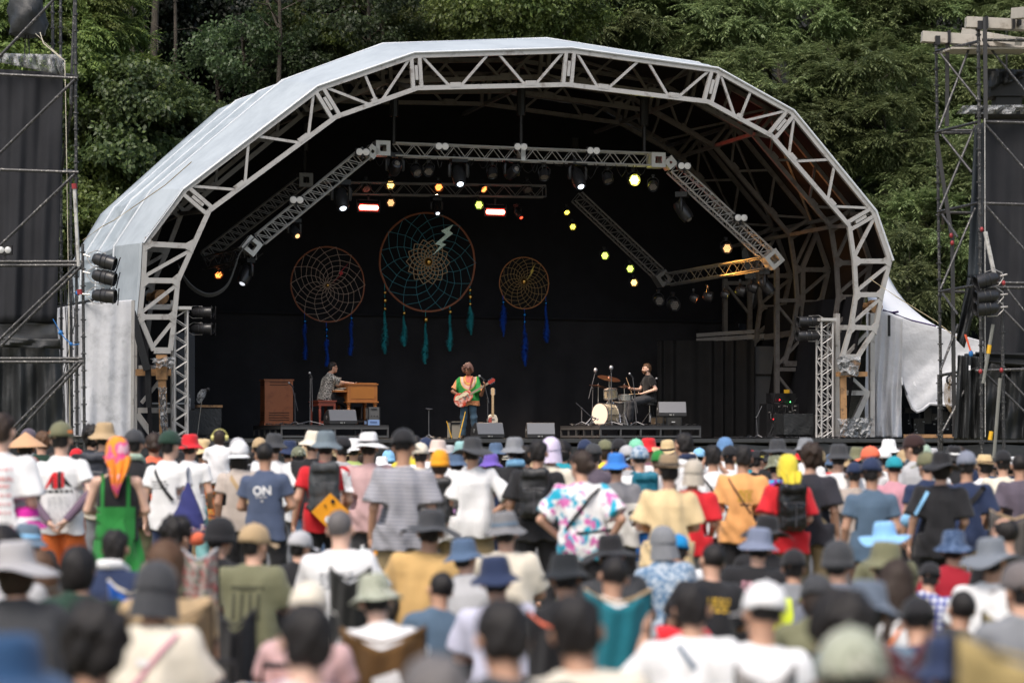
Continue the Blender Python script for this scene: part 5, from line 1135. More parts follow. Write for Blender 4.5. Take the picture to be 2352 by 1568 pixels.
# guitarist with printed tunic
def tunic():
    m, t, p, o = newmat('printed_tunic'); v = coords(t); sx = t.nodes.new('ShaderNodeSeparateXYZ'); t.links.new(v, sx.inputs[0])
    def M_(op, a, b_=None):
        n = t.nodes.new('ShaderNodeMath'); n.operation = op
        for i, x in enumerate((a, b_)):
            if x is None: continue
            if isinstance(x, (int, float)): n.inputs[i].default_value = x
            else: t.links.new(x, n.inputs[i])
        return n.outputs[0]
    ax = M_('ABSOLUTE', sx.outputs[0]); d = M_('SQRT', M_('ADD', M_('POWER', ax, 2), M_('POWER', M_('MULTIPLY', M_('SUBTRACT', sx.outputs[2], 1.40), .72), 2)))
    n_ = t.nodes.new('ShaderNodeMath'); n_.operation = 'MULTIPLY_ADD'; t.links.new(noi(t, v, 40), n_.inputs[0]); n_.inputs[1].default_value = .02; t.links.new(d, n_.inputs[2]); d = n_.outputs[0]
    rc = t.nodes.new('ShaderNodeValToRGB'); rc.color_ramp.interpolation = 'CONSTANT'; e = rc.color_ramp.elements; cs = [(0, (.62, .16, .10)), (.085, (.60, .42, .06)), (.105, (.55, .12, .10)), (.125, (.62, .45, .12)), (.135, (.66, .42, .34)), (.185, (.60, .40, .10)), (.20, (.02, .24, .045))]
    while len(e) < len(cs): e.new(.5)
    for i, (a, c_) in enumerate(cs): e[i].position = a; e[i].color = (*c_, 1)
    t.links.new(d, rc.inputs[0]); g_ = rc.outputs[0]
    tr = mixc(t, ramp(t, noi(t, v, 55, 2), [(.45, 0.0), (.55, 1.0)]), (.66, .36, .16), (.55, .14, .06)); g_ = mixc(t, M_('LESS_THAN', sx.outputs[2], .885), g_, tr); g_ = mixc(t, M_('GREATER_THAN', ax, .285), g_, tr)
    t.links.new(g_, p.inputs['Base Color']); p.inputs['Roughness'].default_value = .85; bump(t, p, noi(t, v, 14, 4), .4, .02); MATS[('tunic',)] = m; return m
c = onz(1076, -.85, DECK)
GT = figure('person', 'guitarist with curly hair, green and orange printed tunic and jeans', 'musicians on the stage', 'guitar', tuple(c), R(180), .985, 3, ('afro', 'auburn'), None, ('wide', tunic()), ('long', cloth('jeans', (.045, .085, .125)))); extras(GT, 'guitar')
GM = WM[GT.name]
def guitar(label, M, bodyc, pgc, hollow=True, headc=None):
    r = empty('guitar', M.translation, 0, label, 'guitar'); inv = None
    def ol(s_=1.0, n=44):
        o = []
        for i in range(n):
            t = 2 * math.pi * i / n; x = math.cos(t) * .235; w_ = math.sin(t) * (.175 + .035 * (-math.cos(t)) - .045 * math.exp(-((math.cos(t) - .15) / .28) ** 2)); 
            if x > .17: x += .03 * abs(math.sin(t)) - .035 * (abs(math.sin(t)) < .25)
            o.append((x * s_, w_ * s_))
        return o
    T = lambda x, y, z: M @ Vector((x, y, z))
    b = MB(); o = ol(); n = len(o); vs = []
    for (s_, y) in ((.93, -.032), (1, -.022), (1, .022), (.93, .032)): vs += [T(x * s_, y, z * s_) for x, z in o]
    b.add(vs, [(k * n + i, k * n + (i + 1) % n, (k + 1) * n + (i + 1) % n, (k + 1) * n + i) for k in range(3) for i in range(n)], True); b.add(vs[:n], [tuple(range(n - 1, -1, -1))]); b.add(vs[3 * n:], [tuple(range(n))]); b.build('guitar_body', bodyc, r)
    b = MB(); b.slab([T(x, .034, z) for x, z in ((-.10, -.10), (.06, -.12), (.15, -.09), (.17, -.02), (-.02, -.03), (-.10, -.05))], M.to_3x3() @ Vector((0, 1, 0)), .006); b.slab([T(x, .034, z) for x, z in ((-.20, -.06), (-.14, -.13), (-.05, -.12), (-.12, -.02))], M.to_3x3() @ Vector((0, 1, 0)), .006); b.build('pickguard', pgc, r)
    b = MB(); b.beam(T(.18, .03, 0), T(.68, .03, 0), .05, .022, M.to_3x3() @ Vector((0, 1, 0))); b.build('neck', mat('neck_rose', (.30, .22, .15), .5) if hollow else mat('neck_maple', (.65, .45, .25), .4), r)
    b = MB(); [b.beam(T(.20 + i * .035, .043, -.022), T(.20 + i * .035, .043, .022), .005) for i in range(14)]; b.build('frets', CH, r)
    b = MB(); b.slab([T(x, .022, z) for x, z in ((.67, -.022), (.70, -.04), (.84, -.042), (.86, 0), (.84, .042), (.70, .04), (.67, .022))], M.to_3x3() @ Vector((0, 1, 0)), .016); h = b.build('headstock', headc or bodyc, r)
    b = MB(); [b.cyl(T(.715 + i * .045, .03, s_ * .04), T(.715 + i * .045, .03, s_ * .065), .008, n=6) for i in range(3) for s_ in (-1, 1)]; b.build('tuning_pegs', CH, h)
    b = MB(); [b.beam(T(x, .042, -.04), T(x, .042, .04), .03, .014, M.to_3x3() @ Vector((0, 1, 0))) for x in (.02, .12)]; b.beam(T(-.10, .045, -.05), T(-.10, .045, .05), .014, .014); b.build('pickups', CH, r)
    b = MB(); [b.tube([T(-.02 + i * .02, .036, s_ * (.11 + .012 * math.sin(i * 1.2))) for i in range(5)], .006, 5) for s_ in (-1, 1)]; b.build('sound_holes', DK, r); return r
gp = Vector((.11, .235, .94)); gx = Vector((-.82, .06, .50)).normalized(); gy = Vector((0, .98, .0)); gy = (gy - gx * gy.dot(gx)).normalized(); gz = gx.cross(gy)
ML = Matrix((gx, gy, gz)).transposed().to_4x4(); ML.translation = gp
REDG = mat('red_guitar_top', (.50, .06, .03), .2, 0, .35, 6, 0, dirt=(.72, .50, .42), dirt_s=5, dirt_lo=.48, dirt_hi=.62)
g_ = guitar('red and cream hollow body guitar held by the guitarist', GM @ ML, REDG, mat('cream_plate', (.72, .60, .42), .3), headc=mat('red_head', (.35, .04, .03), .3))
b = MB(); b.tube([GM @ Vector(q) for q in ((-.02, .24, 1.10), (-.06, .19, 1.30), (-.10, .10, 1.45), (-.09, -.04, 1.46))], .016, 5); b.build('strap', mat('red_strap', (.35, .06, .05), .6), g_)
Mg = Matrix.Rotation(TH + R(180), 4, 'Z') @ Matrix.Rotation(R(-90), 4, 'Y'); Mg.translation = onz(1131, .2) + Vector((0, 0, .34))
g2 = guitar('cream electric guitar upright on a stand behind the right wedge', Mg, mat('cream_body', (.70, .62, .50), .3), mat('red_plate', (.45, .08, .06), .3), False, mat('neck_maple', (.65, .45, .25), .4))
r = empty('guitar_stand', onz(1131, .3), 0, 'black stand holding the spare guitar behind the right wedge', 'stand'); b = MB(); c = onz(1131, .33); b.cyl(c, c + Vector((0, 0, .75)), .013)
for i in range(3): b.cyl(c + Vector((0, 0, .25)), c + Vector((math.cos(i * 2.1) * .25, math.sin(i * 2.1) * .25, 0.01)), .012)
b.build('stand_frame', BLK, r)
# ------------------------------------------------------------------ drum kit
kit = empty('drum_kit', onz(1410, 2.6, RZ), TH, 'champagne coloured drum kit with cymbals on the right riser', 'drum kit'); kb_ = WM[kit.name].inverted()
CHAMP = mat('champagne_shell', (.62, .52, .36), .2, .55, .08, 4, 0); HEADM = mat('drum_head', (.72, .60, .50), .6, 0, .05); BRZ = mat('bronze', (.30, .12, .07), .3, .85, .15, 10, .1)
def L(px, py, v): return kb_ @ sp(px, py, v)
def drum(nm, c, axis, rad, dep, m, lugs=8, head=True):
    a = Vector(axis).normalized(); b = MB(); p, q = c - a * dep / 2, c + a * dep / 2; b.cyl(p, q, rad, n=28); o = b.build(nm, m, kit, False); b = MB()
    for e, sg in ((p, 1), (q, -1)): b.lathe([(rad, 0), (rad + .014, 0), (rad + .014, .028), (rad, .028)], c=e + a * sg * .002 - (a * .0 if sg > 0 else a * .028), axis=a, n=28)
    s1, t1, _ = frame(a)
    for i in range(lugs): an = 6.283 * i / lugs; d = s1 * math.cos(an) + t1 * math.sin(an); b.beam(p + d * (rad + .012) + a * .02, q + d * (rad + .012) - a * .02, .010); b.beam(c + d * (rad + .008) - a * .04, c + d * (rad + .008) + a * .04, .024)
    b.build('rims_and_lugs', CH, o, False); b = MB(); b.cyl(q + a * .001, q + a * .004, rad * .985, n=28); b.cyl(p - a * .004, p - a * .001, rad * .985, n=28); b.build('drum_skin', HEADM, o, False); return o
bdm = drum('bass_drum', L(1391, 952, 2.5), (-1, -.50, 0), .275, .42, CHAMP, 10)
drum('tom_drum', L(1402, 904, 2.6), (-.12, -.10, 1), .165, .25, CHAMP); drum('snare_drum', L(1436, 913, 2.5), (0, 0, 1), .175, .15, CH, 10); drum('floor_tom', L(1428, 940, 3.6), (0, 0, 1), .2, .38, BLKP, 8)
def cymbal(c, rad, axis, nm='cymbal'):
    b = MB(); b.lathe([(0, .028), (.03, .026), (.045, .010), (rad * .5, .004), (rad, -.012), (rad, -.015), (rad * .5, 0), (0, .0)], c=c, axis=axis, n=36); return b.build(nm, BRZ, kit, False)
cymbal(L(1399, 868, 2.4), .29, (.12, -.30, 1)); cymbal(L(1374, 886, 2.8), .23, (.18, .02, 1)); cymbal(L(1434, 886, 2.45), .165, (.0, .03, 1), 'hi_hat'); cymbal(L(1434, 889, 2.45), .165, (.0, .03, -1), 'hi_hat')
def kstand(px, v, ptop, nm='cymbal_stand', sp_=.26, zc=.34):
    t = L(*ptop, v); c = Vector((t.x, t.y, 0)); b = MB(); b.cyl(c + Vector((0, 0, .05)), t + Vector((0, 0, .06)), .0125, n=8)
    for i in range(3): d = Vector((math.cos(.5 + i * 2.094), math.sin(.5 + i * 2.094), 0)); b.beam(c + Vector((0, 0, zc)), c + d * sp_ + Vector((0, 0, .012)), .022, .008); b.beam(c + Vector((0, 0, zc * .45)), c + d * sp_ * .55 + Vector((0, 0, zc * .45)), .012, .006); b.ball(c + d * sp_ + Vector((0, 0, .014)), .016, 8, 5)
    b.build(nm, CH, kit, False)
kstand(0, 2.4, (1399, 868)); kstand(0, 2.8, (1374, 886)); kstand(0, 2.45, (1434, 886)); kstand(0, 2.5, (1436, 924), 'snare_stand', .22, .26)
b = MB(); b.cyl(L(1388, 935, 2.5), L(1402, 912, 2.6), .012); b.cyl(L(1412, 935, 2.5), L(1404, 912, 2.6), .012); b.cyl(L(1415, 960, 2.2), L(1425, 976, 2.0), .012); b.cyl(L(1370, 960, 2.0), L(1352, 976, 1.8), .012); b.cyl(L(1345, 974, 1.8), L(1362, 955, 1.9), .012); b.build('tom_mount', CH, kit, False)
b = MB(); b.box(L(1425, 972, 2.5), (.12, .3, .02)); b.beam(L(1425, 970, 2.5), L(1423, 950, 2.6), .02); b.box(L(1434, 974, 2.3), (.1, .28, .02)); b.build('pedal', CH, kit, False)
st_ = empty('drum_stool', onz(1492, 3.1, RZ), TH, 'round black topped stool under the drummer', 'stool'); b = MB(); b.lathe([(0, .60), (.15, .60), (.175, .585), (.175, .53), (.15, .52), (0, .52)], n=24); b.build('seat', BLKP, st_, False)
b = MB(); b.cyl((0, 0, .1), (0, 0, .52), .02)
for i in range(3): b.beam((0, 0, .35), (math.cos(i * 2.09 + .4) * .24, math.sin(i * 2.09 + .4) * .24, .015), .025, .01)
b.build('legs', CH, st_, False)
# cables on the risers and deck
cab = empty('floor_cables', onz(1540, 1.4, RZ), 0, 'tangle of black cables lying along the risers and deck edge', 'cables'); q_ = random.Random(5)
for (x0, x1, v0, v1, z, n) in ((1480, 1605, 1.25, 2.2, RZ, 26), (1300, 1460, 1.3, 3, RZ, 16), (610, 700, 1.3, 3.4, RZ, 14), (980, 1030, -1, .5, DECK, 10), (1640, 1800, -.5, 4, DECK, 30), (430, 500, -.5, 2, DECK, 16), (1640, 2000, -1.2, -.2, DECK, 24)):
    b = MB()
    for _ in range(n):
        x = q_.uniform(x0, x1); v = q_.uniform(v0, v1); P_ = []
        for i in range(7): x += q_.uniform(-9, 12); v += q_.uniform(-.25, .25); P_.append(onz(min(x1, max(x0, x)), min(v1, max(v0, v)), z + .012 + abs(q_.gauss(0, .02)) * (i not in (0, 6))))
        b.tube(P_, .009, 5)
    b.build('cable', MICB, cab)
# ------------------------------------------------------------------ wings: covered cases, keyboard rig
def covered(px, v, w0, h0, d0, label, seed, m=SHEET, legs=True):
    r = empty('covered_case', onz(px, v), TH, label, 'covered case', 'cases under black plastic'); q = random.Random(seed); b = MB(); n = 14
    def f(u, w_):
        a = u * 4; s_ = int(a) % 4; t = a - int(a); xs = [(-1, -1), (1, -1), (1, 1), (-1, 1), (-1, -1)]; x = (xs[s_][0] * (1 - t) + xs[s_ + 1][0] * t); y = xs[s_][1] * (1 - t) + xs[s_ + 1][1] * t
        k = 1 + .03 * math.sin(u * 40 + seed + 4 * w_) * w_ + q.uniform(-.012, .012); return (x * w0 / 2 * k, d0 / 2 + y * d0 / 2 * k, .10 + (h0 - .10) * (1 - w_) + q.uniform(-.01, .01))
    b.grid(61, n, f, False); b.build('plastic_sheet', m, r, False, solid=.004)
    MB().box((0, d0 / 2, h0 - .04), (w0 * .98, d0 * .98, .07)).build('top_sheet', PLAST if legs else m, r, False)
    b = MB(); b.box((0, d0 / 2, .10), (w0 * .9, d0 * .9, .05)); [b.box((x * w0 * .4, y, .04), (.05, .05, .08)) for x in (-1, 1) for y in (.06, d0 - .06)]; b.build('trolley', BLK, r, False)
covered(1834, 1.2, .80, .62, .6, 'black plastic covered case between the right columns', 2); covered(478, 1.6, .62, .70, .5, 'black plastic wrapped case beside the left lattice post', 3); covered(445, 1.2, .28, .66, .3, 'narrow wrapped bundle left of the wrapped case', 4)
r = empty('board', onz(482, 1.7, DECK + .71), TH, 'rough brown board lying on the left wrapped case', 'board'); MB().box((.02, .25, .05), (.60, .3, .055)).build('plank', WOOD, r, False)
r = empty('microphone', onz(472, 1.0, DECK), 0, 'microphone wrapped in a clear plastic bag by the left lattice post', 'microphone'); b = MB(); b.cyl(onz(452, 1.0), sp(466, 898, 1), .012); k = MB(); k.ball(sp(478, 894, 1), .05); k.cyl(sp(467, 896, 1), sp(478, 894, 1), .03); b.build('stand', CH, r); k.build('microphone_body', MICB, r)
b = MB(); b.lathe([(.03, 0), (.07, .05), (.09, .2), (.06, .32), (.02, .34)], c=sp(455, 925, 1), axis=(.45, 0, 1), n=12, fn=lambda t, j, a, z: (a * (1 + .2 * math.sin(5 * t + j)), z)); b.build('plastic_bag', PLAST, r)
for (x0, x1, y0, v, nm) in ((335, 437, 924, 2.2, 'black flight case with aluminium edges behind the left arch foot'), (1872, 1920, 952, 2.4, 'black flight case with pale edges behind the right lattice post')):
    a, c = onz(x0, v), onz(x1, v); W = (c - a).length; r = empty('flight_case', a, TH, nm, 'flight case'); h = rz_(x0, y0, v) - DECK; MB().box((W / 2, .3, h / 2), (W, .6, h)).build('case', BLKP, r, False); b = MB()
    for z in (.02, h - .02, h * .12): b.beam((0, -.006, z), (W, -.006, z), .035)
    for x in (.02, W - .02): b.beam((x, -.010, 0), (x, -.010, h), .035)
    b.build('edging', ALUB, r, False)
r = empty('speaker_stack', onz(428, 2.6), TH, 'tall dark grey loudspeaker stack behind the left lattice post', 'loudspeaker'); b = MB()
for i in range(3): b.box((0, .4, .42 + i * .84), (.42, .7, .82))
b.build('cabinet', mat('stack_grey', (.055, .06, .07), .7), r, False); MB().box((0, .04, 1.25), (.38, .012, 2.3)).build('grille', mat('stack_grille', (.04, .043, .05), .6), r, False)
r = empty('keyboard_rig', onz(1800, 3.4), TH, 'cluttered dark monitor desk with small red and green lights at the right wing', 'equipment'); b = MB(); b.box((0, .3, .45), (.9, .5, .9)); b.box((.05, .3, 1.05), (.7, .3, .25)); b.build('desk', BLKP, r, False); q_ = random.Random(8); b = MB()
for i in range(30): b.tube([(q_.uniform(-.45, .4), 0, q_.uniform(.6, 1.2)), (q_.uniform(-.5, .5), -.08, q_.uniform(.3, .7)), (q_.uniform(-.5, .5), -.05, .02)], .008, 4)
b.build('loose_cables', MICB, r, False); b = MB(); [b.box((q_.uniform(-.4, .4), .04, q_.uniform(.4, .85)), (.06, .02, .03)) for _ in range(14)]; b.build('labels', mat('pale_bits', (.4, .38, .36), .5, 0, .8, 9), r, False)
b = MB(); b.box((.1, .04, 1.22), (.14, .04, .09)); b.build('yellow_tag', mat('yellow_tag', (.75, .42, .02)), r, False)
for x, z, c_ in ((-.28, .50, 'red'), (.2, .95, 'lime'), (-.1, 1.0, 'red')): MB().ball((x, .03, z), .014, 8, 6).build('indicator', emit('ind_' + c_, {'red': (1, .02, .03), 'lime': (.1, 1, .2)}[c_], 5), r, False)
# ------------------------------------------------------------------ scaffold towers either side
def pipe(b, k, x0, y0, x1, y1, Y0=47.0, Y1=None, r=.030, ros=True):
    Y1 = Y0 if Y1 is None else Y1; p, q = at(x0, y0, Y0), at(x1, y1, Y1); b.cyl(p, q, r, n=7)
    if ros and k is not None:
        L_ = (q - p).length; n = int(L_ / .31); d = (q - p).normalized()
        for i in range(n): c = p + d * (i + .5) * L_ / n; b.cyl(c - d * .012, c + d * .012, .055, n=6)
    if isinstance(b, MBS): b.free()
WHP = mat('white_pipe', (.55, .54, .52), .5, .1, .15, 8, dirt=(.2, .18, .16), dirt_s=10)
def grounded(y1, Y): return y1
tl = empty('scaffold_tower', (at(95, 1000, 48).x, 48, ground_z(48)), 0, 'black scaffold tower hung with scrim at the left edge', 'scaffold tower')
zb = lambda Y: HY + (CZ - ground_z(Y)) / Y * F          # pixel row where the ground is at depth Y
b = MBS(); k = 1
pipe(b, k, 173, -60, 178, zb(47)); pipe(b, k, 139, -60, 142, zb(50), 50); pipe(b, k, 190, 560, 196, zb(46.6), 46.6); pipe(b, k, -20, -60, -20, zb(47)); pipe(b, k, -20, -60, -20, zb(50), 50)
pipe(b, k, 120, -60, 122, 190, 49.5); pipe(b, k, 162, 390, 166, zb(48.5), 48.5)
b.build('post', STEEL, tl)
b = MBS()
for (x0, y0, x1, y1) in ((-20, 170, 178, 180), (-20, 389, 180, 396), (-20, 601, 192, 601), (-20, 610, 192, 609), (-20, 823, 196, 823), (-20, 831, 196, 831), (-20, 1002, 196, 1002)): pipe(b, None, x0, y0, x1, y1, 46.93)
for y in (175, 395, 605, 826): pipe(b, None, 178, y, 142, y - 4, 47, 50)
b.build('ledger', STEEL, tl)
b = MBS()
for (x0, y0, x1, y1) in ((-20, 150, 135, -12), (-15, 366, 172, 183), (-20, 583, 172, 400), (-10, 788, 178, 608), (-10, 806, 186, 612), (15, 998, 178, 832), (30, 1003, 188, 832)): pipe(b, None, x0, y0, x1, y1, 46.86)
pipe(b, None, 140, 400, 172, 200, 49, 48); pipe(b, None, 162, 240, 173, -40, 48, 48); b.build('brace', STEEL, tl)
b = MB(); pipe(b, None, 171, 430, 181, 612, 46.7, None, .036); b.build('white_tube', WHP, tl); b = MBS(); b.cyl(at(170, 422, 46.7), at(171, 434, 46.7), .05); b.cyl(at(182, 665, 46.5), at(184, 676, 46.5), .05); b.build('red_clamp', mat('red_clamp', (.30, .03, .035), .5), tl)
def cloth_grid(b, quad, Y, nu, nv, amp, fr, seed=0, Yb=None, mode='v'):
    (ax, ay), (bx, by), (cx, cy), (dx, dy) = quad; q = random.Random(seed); ph = [q.uniform(0, 6.28) for _ in range(4)]
    def f(u, v):
        x = (ax * (1 - u) + bx * u) * (1 - v) + (dx * (1 - u) + cx * u) * v; y = (ay * (1 - u) + by * u) * (1 - v) + (dy * (1 - u) + cy * u) * v
        s_ = u if mode == 'v' else v; o = u if mode == 'v' else 1 - v
        a = amp * (math.sin(fr * s_ + ph[0] + 1.6 * math.sin(3 * v + ph[1])) + .5 * math.sin(fr * 2.3 * s_ + ph[2] + 2 * v) + .35 * math.sin(fr * .7 * (u + v) + ph[3])) * (.35 + .65 * math.sin(min(1.0, v + .15) * 1.57))
        return at(x, y, (Y * (1 - v) + (Yb or Y) * v) - a)
    b.grid(nu, nv, f)
def cloth_part(nm, quad, Y, m, par, nu=60, nv=40, amp=.08, fr=22, seed=0, Yb=None, mode='v'):
    b = MB(); cloth_grid(b, quad, Y, nu, nv, amp, fr, seed, Yb, mode); return b.build(nm, m, par, solid=.006)
cloth_part('scrim', ((-30, 158), (146, 166), (131, 738), (-30, 742)), 48.2, SCRIM, tl, 90, 30, .06, 15, 1)
cloth_part('window_film', ((-30, 738), (131, 735), (134, 784), (-30, 786)), 48.3, mat('grey_film', (.05, .052, .058), .25), tl, 20, 6, .02, 6, 2)
cloth_part('plastic_sheeting', ((-30, 782), (134, 780), (152, 990), (-30, 1040)), 48.0, SHEET, tl, 60, 40, .09, 17, 3); cloth_part('sheet_hem', ((-30, 774), (137, 778), (140, 800), (-30, 796)), 47.8, SHEET, tl, 60, 5, .05, 12, 5)
cloth_part('plastic_wrap', ((-20, 122), (140, 126), (152, 175), (-20, 140)), 48.0, PLAST, tl, 30, 6, .10, 40, 6); cloth_part('plastic_wrap', ((122, 130), (150, 135), (150, 168), (138, 170)), 47.8, PLAST, tl, 10, 8, .10, 14, 7)
r = empty('covered_loudspeaker', at(62, 40, 48.8), 0, 'hanging loudspeaker wrapped in black plastic at the top left', 'loudspeaker', 'wrapped loudspeakers hung in the towers')
def wrapped(r, px, py, Y, w_, h_, seed):
    c = at(px, py, Y); q = random.Random(seed); b = MB(); n = 22; m = 12
    b.lathe([(0, h_ / 2)] + [(w_ * (.32 + .2 * math.sin(j / m * 2.4)), h_ / 2 - h_ * j / m) for j in range(m + 1)] + [(0, -h_ / 2)], c=c, n=n, fn=lambda t, j, a, z: (a * (1 + .12 * math.sin(3 * t + j * .6 + seed) + .05 * math.sin(7 * t - j * 1.3) + q.uniform(-.025, .025)), z + q.uniform(-.02, .02) * (a > 0)))
    b.build('plastic_cover', SHEET, r); b = MB()
    for s_ in (-.03, .03): b.tube([c + Vector((s_, 0, -h_ / 2)), c + Vector((s_ * 1.6, .0, -h_ / 2 - .35)), c + Vector((s_, 0, -h_ / 2 - .6))], .012, 5)
    b.cyl(c + Vector((0, 0, h_ / 2)), c + Vector((0, 0, h_ / 2 + 1.0)), .02); b.build('chain', BLK, r)
wrapped(r, 62, 28, 48.8, .72, .95, 1)
r = empty('rope', at(160, 1000, 46.9), 0, 'long pale rope hanging down the left scaffold tower', 'rope'); b = MB(); b.tube([at(82, 78, 48), at(118, 112, 47.8), at(149, 140, 47.3), at(152, 300, 47), at(155, 480, 47), at(158, 700, 47), at(161, 1010, 47)], .009, 5); b.tube([at(92, 75, 48), at(100, 100, 47.8), at(140, 134, 47.3)], .009, 5); b.build('rope', mat('pale_rope', (.52, .48, .38), .8), r)
r = empty('rope', at(160, 720, 47.5), 0, 'loose blue and black cords tied along the left tower posts', 'rope'); b = MB(); b.tube([at(122, 733, 47.2), at(140, 765, 47), at(150, 778, 46.9), at(168, 792, 46.9), at(182, 790, 46.6)], .012, 5); b.ball(at(139, 764, 47), .05, 8, 6); b.ball(at(163, 790, 46.9), .04, 8, 6); b.ball(at(179, 673, 46.6), .05, 8, 6); b.build('blue_cord', mat('blue_cord', (.02, .16, .45), .6), r)
b = MB(); q_ = random.Random(4)
for x0, x1 in ((150, 157), (166, 150), (158, 162), (146, 160)): b.tube([at(x0, 640, 47.4), at(x0 + 6, 740, 47.2), at(x1 - 4, 860, 47.2), at(x1, 1000, 47.2)], .010, 5)
b.build('black_cord', MICB, r)
for py, nm in ((600, 'top spot can on the left scaffold post'), (636, 'middle spot can on the left scaffold post'), (679, 'lowest spot can on the left scaffold post')): can(239, py, 0, nm, (1, -.15, -.32 if py < 620 else (-.25 if py < 660 else -.08)), .46, .135, 'black spot cans on the scaffold towers', at(239, py, 46.3))
r = empty('twin_lamp', at(10, 574, 46.6), 0, 'twin lamp on the left scaffold tower', 'stage lamp', 'twin white lamps on the trusses'); c = at(10, 574, 46.6); b = MB(); b.box(c + Vector((0, .06, 0)), (.28, .1, .18)); b.box(c + Vector((0, .06, -.13)), (.04, .05, .12)); b.build('lamp_case', BLK, r)
for s_ in (-1, 1): b = MB(); b.lathe([(.065, 0), (.06, .03), (.03, .05), (0, .055)], axis=(0, -1, 0), c=c + Vector((s_ * .066, .01, 0)), n=14); b.build('lamp_lens', MATS['blinder'], r)
# silver tarpaulin wall left of the arch
tw = empty('tarpaulin', at(250, 1000, 53.5), 0, 'creased silver tarpaulin wall left of the stage arch', 'tarpaulin')
cloth_part('sheet', ((188, 697), (304, 688), (303, 1004), (186, 1004)), 53.2, TARP, tw, 110, 90, .05, 9, 4, 53.0)
cloth_part('sheet', ((127, 706), (200, 697), (200, 1004), (146, 1004)), 53.9, TARP, tw, 50, 70, .06, 10, 8); b = MB(); b.beam(at(306, 690, 53), at(304, 1004, 53), .07); b.build('edge_pole', ALU, tw)
b = MB(); b.tube([at(126, 706, 53.5), at(180, 696, 53.3), at(215, 688, 53.0), at(228, 674, 52.8)], .03, 6); b.build('top_cord', BLK, tw)
# ------------------------------------------------------------------ right tower
tr_ = empty('scaffold_tower', (at(2260, 1000, 48).x, 48, ground_z(48)), 0, 'black scaffold tower with timber beams on top at the right edge', 'scaffold tower')
b = MBS(); k = 1
pipe(b, k, 2150, 104, 2166, zb(47.5), 47.5); pipe(b, k, 2247, 62, 2257, zb(46), 46, r=.034); pipe(b, k, 2301, 622, 2308, zb(45.5), 45.5, r=.034); pipe(b, k, 2420, 20, 2420, zb(47), 47); pipe(b, k, 2156, 860, 2158, zb(46.8), 46.8)
b.build('post', STEEL, tr_)
b = MBS()
for (x0, y0, x1, y1, Ya, Yb) in ((2150, 304, 2246, 280, 47.4, 46.1), (2155, 305, 2234, 306, 47.5, 47.5), (2258, 280, 2420, 284, 46, 46), (2154, 487, 2246, 466, 47.4, 46.1), (2158, 488, 2230, 489, 47.5, 47.5), (2258, 467, 2420, 472, 46, 46), (2158, 670, 2256, 652, 47.4, 46.1), (2162, 670, 2215, 670, 47.5, 47.5), (2240, 649, 2420, 651, 45.4, 45.4), (2250, 660, 2420, 661, 45.4, 45.4),
                                  (2158, 862, 2250, 845, 47.4, 46), (2240, 851, 2420, 846, 45.4, 45.4), (2150, 118, 2250, 95, 47.4, 46.1), (2256, 92, 2420, 94, 46, 46), (2158, 300, 2250, 300, 49.5, 49.5)): pipe(b, None, x0, y0, x1, y1, Ya, Yb)
b.build('ledger', STEEL, tr_)
b = MBS()
for (x0, y0, x1, y1) in ((2160, 124, 2250, 236), (2231, 98, 2156, 297), (2262, 96, 2420, 290), (2262, 284, 2420, 465), (2262, 470, 2420, 650), (2164, 310, 2232, 396), (2240, 288, 2158, 482), (2164, 492, 2200, 545), (2240, 478, 2160, 664), (2165, 674, 2200, 722), (2306, 655, 2420, 800), (2306, 712, 2420, 830), (2262, 856, 2420, 1010), (2306, 858, 2420, 980), (2230, 868, 2165, 990), (2200, 745, 2160, 850)): pipe(b, None, x0, y0, x1, y1, 46.4, 46.0, .024)
b.build('brace', STEEL, tr_)
b = MBS()
for (x0, y0, x1, y1, Y) in ((2262, 40, 2264, 275, 45.8), (2187, 536, 2192, 1003, 46.3), (2176, 74, 2175, 290, 47), (2150, 310, 2186, 545, 46.9)): b.beam(at(x0, y0, Y), at(x1, y1, Y), .075, .04)
b.build('flat_strut', mat('strut_dark', (.05, .05, .052), .5, .3), tr_)
b = MB(); pipe(b, None, 2263, 532, 2286, 640, 45.3, None, .042); b.build('white_tube', WHP, tr_); b = MBS(); pipe(b, None, 2281, 745, 2258, 880, 45.3, None, .035); pipe(b, None, 2297, 868, 2266, zb(45.3), 45.3, None, .035); b.build('grey_prop', mat('prop_grey', (.22, .22, .20), .6, .3), tr_)
b = MBS(); b.cyl(at(2273, 792, 45.3), at(2270, 812, 45.3), .040); b.cyl(at(2277, 990, 45.3), at(2274, 1010, 45.3), .040); b.build('yellow_tape', mat('yellow_tape', (.75, .42, .02), .5), tr_)
b = MBS(); [b.ball(at(x, y, Y), .038, 8, 6, (1, 1, 1.3)) for x, y, Y in ((2185, 541, 46.2), (2187, 558, 46.2), (2255, 527, 45.8), (2252, 853, 45.3), (2300, 850, 45.3), (2305, 650, 45.2))]; b.build('red_clamp', MATS[('red_clamp',)], tr_)
b = MB(); b.beam(at(2117, 85, 47), at(2420, 105, 47), .22, .20); b.build('timber_beam', LVL, tr_); b = MB(); b.beam(at(2218, 52, 46), at(2420, 62, 46), .22, .20); b.build('timber_beam', LVL, tr_); b = MB(); b.beam(at(2332, 32, 45.5), at(2450, 20, 44), .2, .2); b.build('timber_beam', LVL, tr_)
b = MB(); b.beam(at(2216, 74, 47.6), at(2340, 96, 46.5), .2, .15); b.build('timber_beam', LVL, tr_)
b = MBS(); [b.beam(at(2158 + i * 6, 121 - i * 2.2, 47.3 - i * .25), at(2345 + i * 6, 122 - i * 2.2, 47.3 - i * .25), .18, .035) for i in range(5)]; b.build('plank', LVL, tr_)
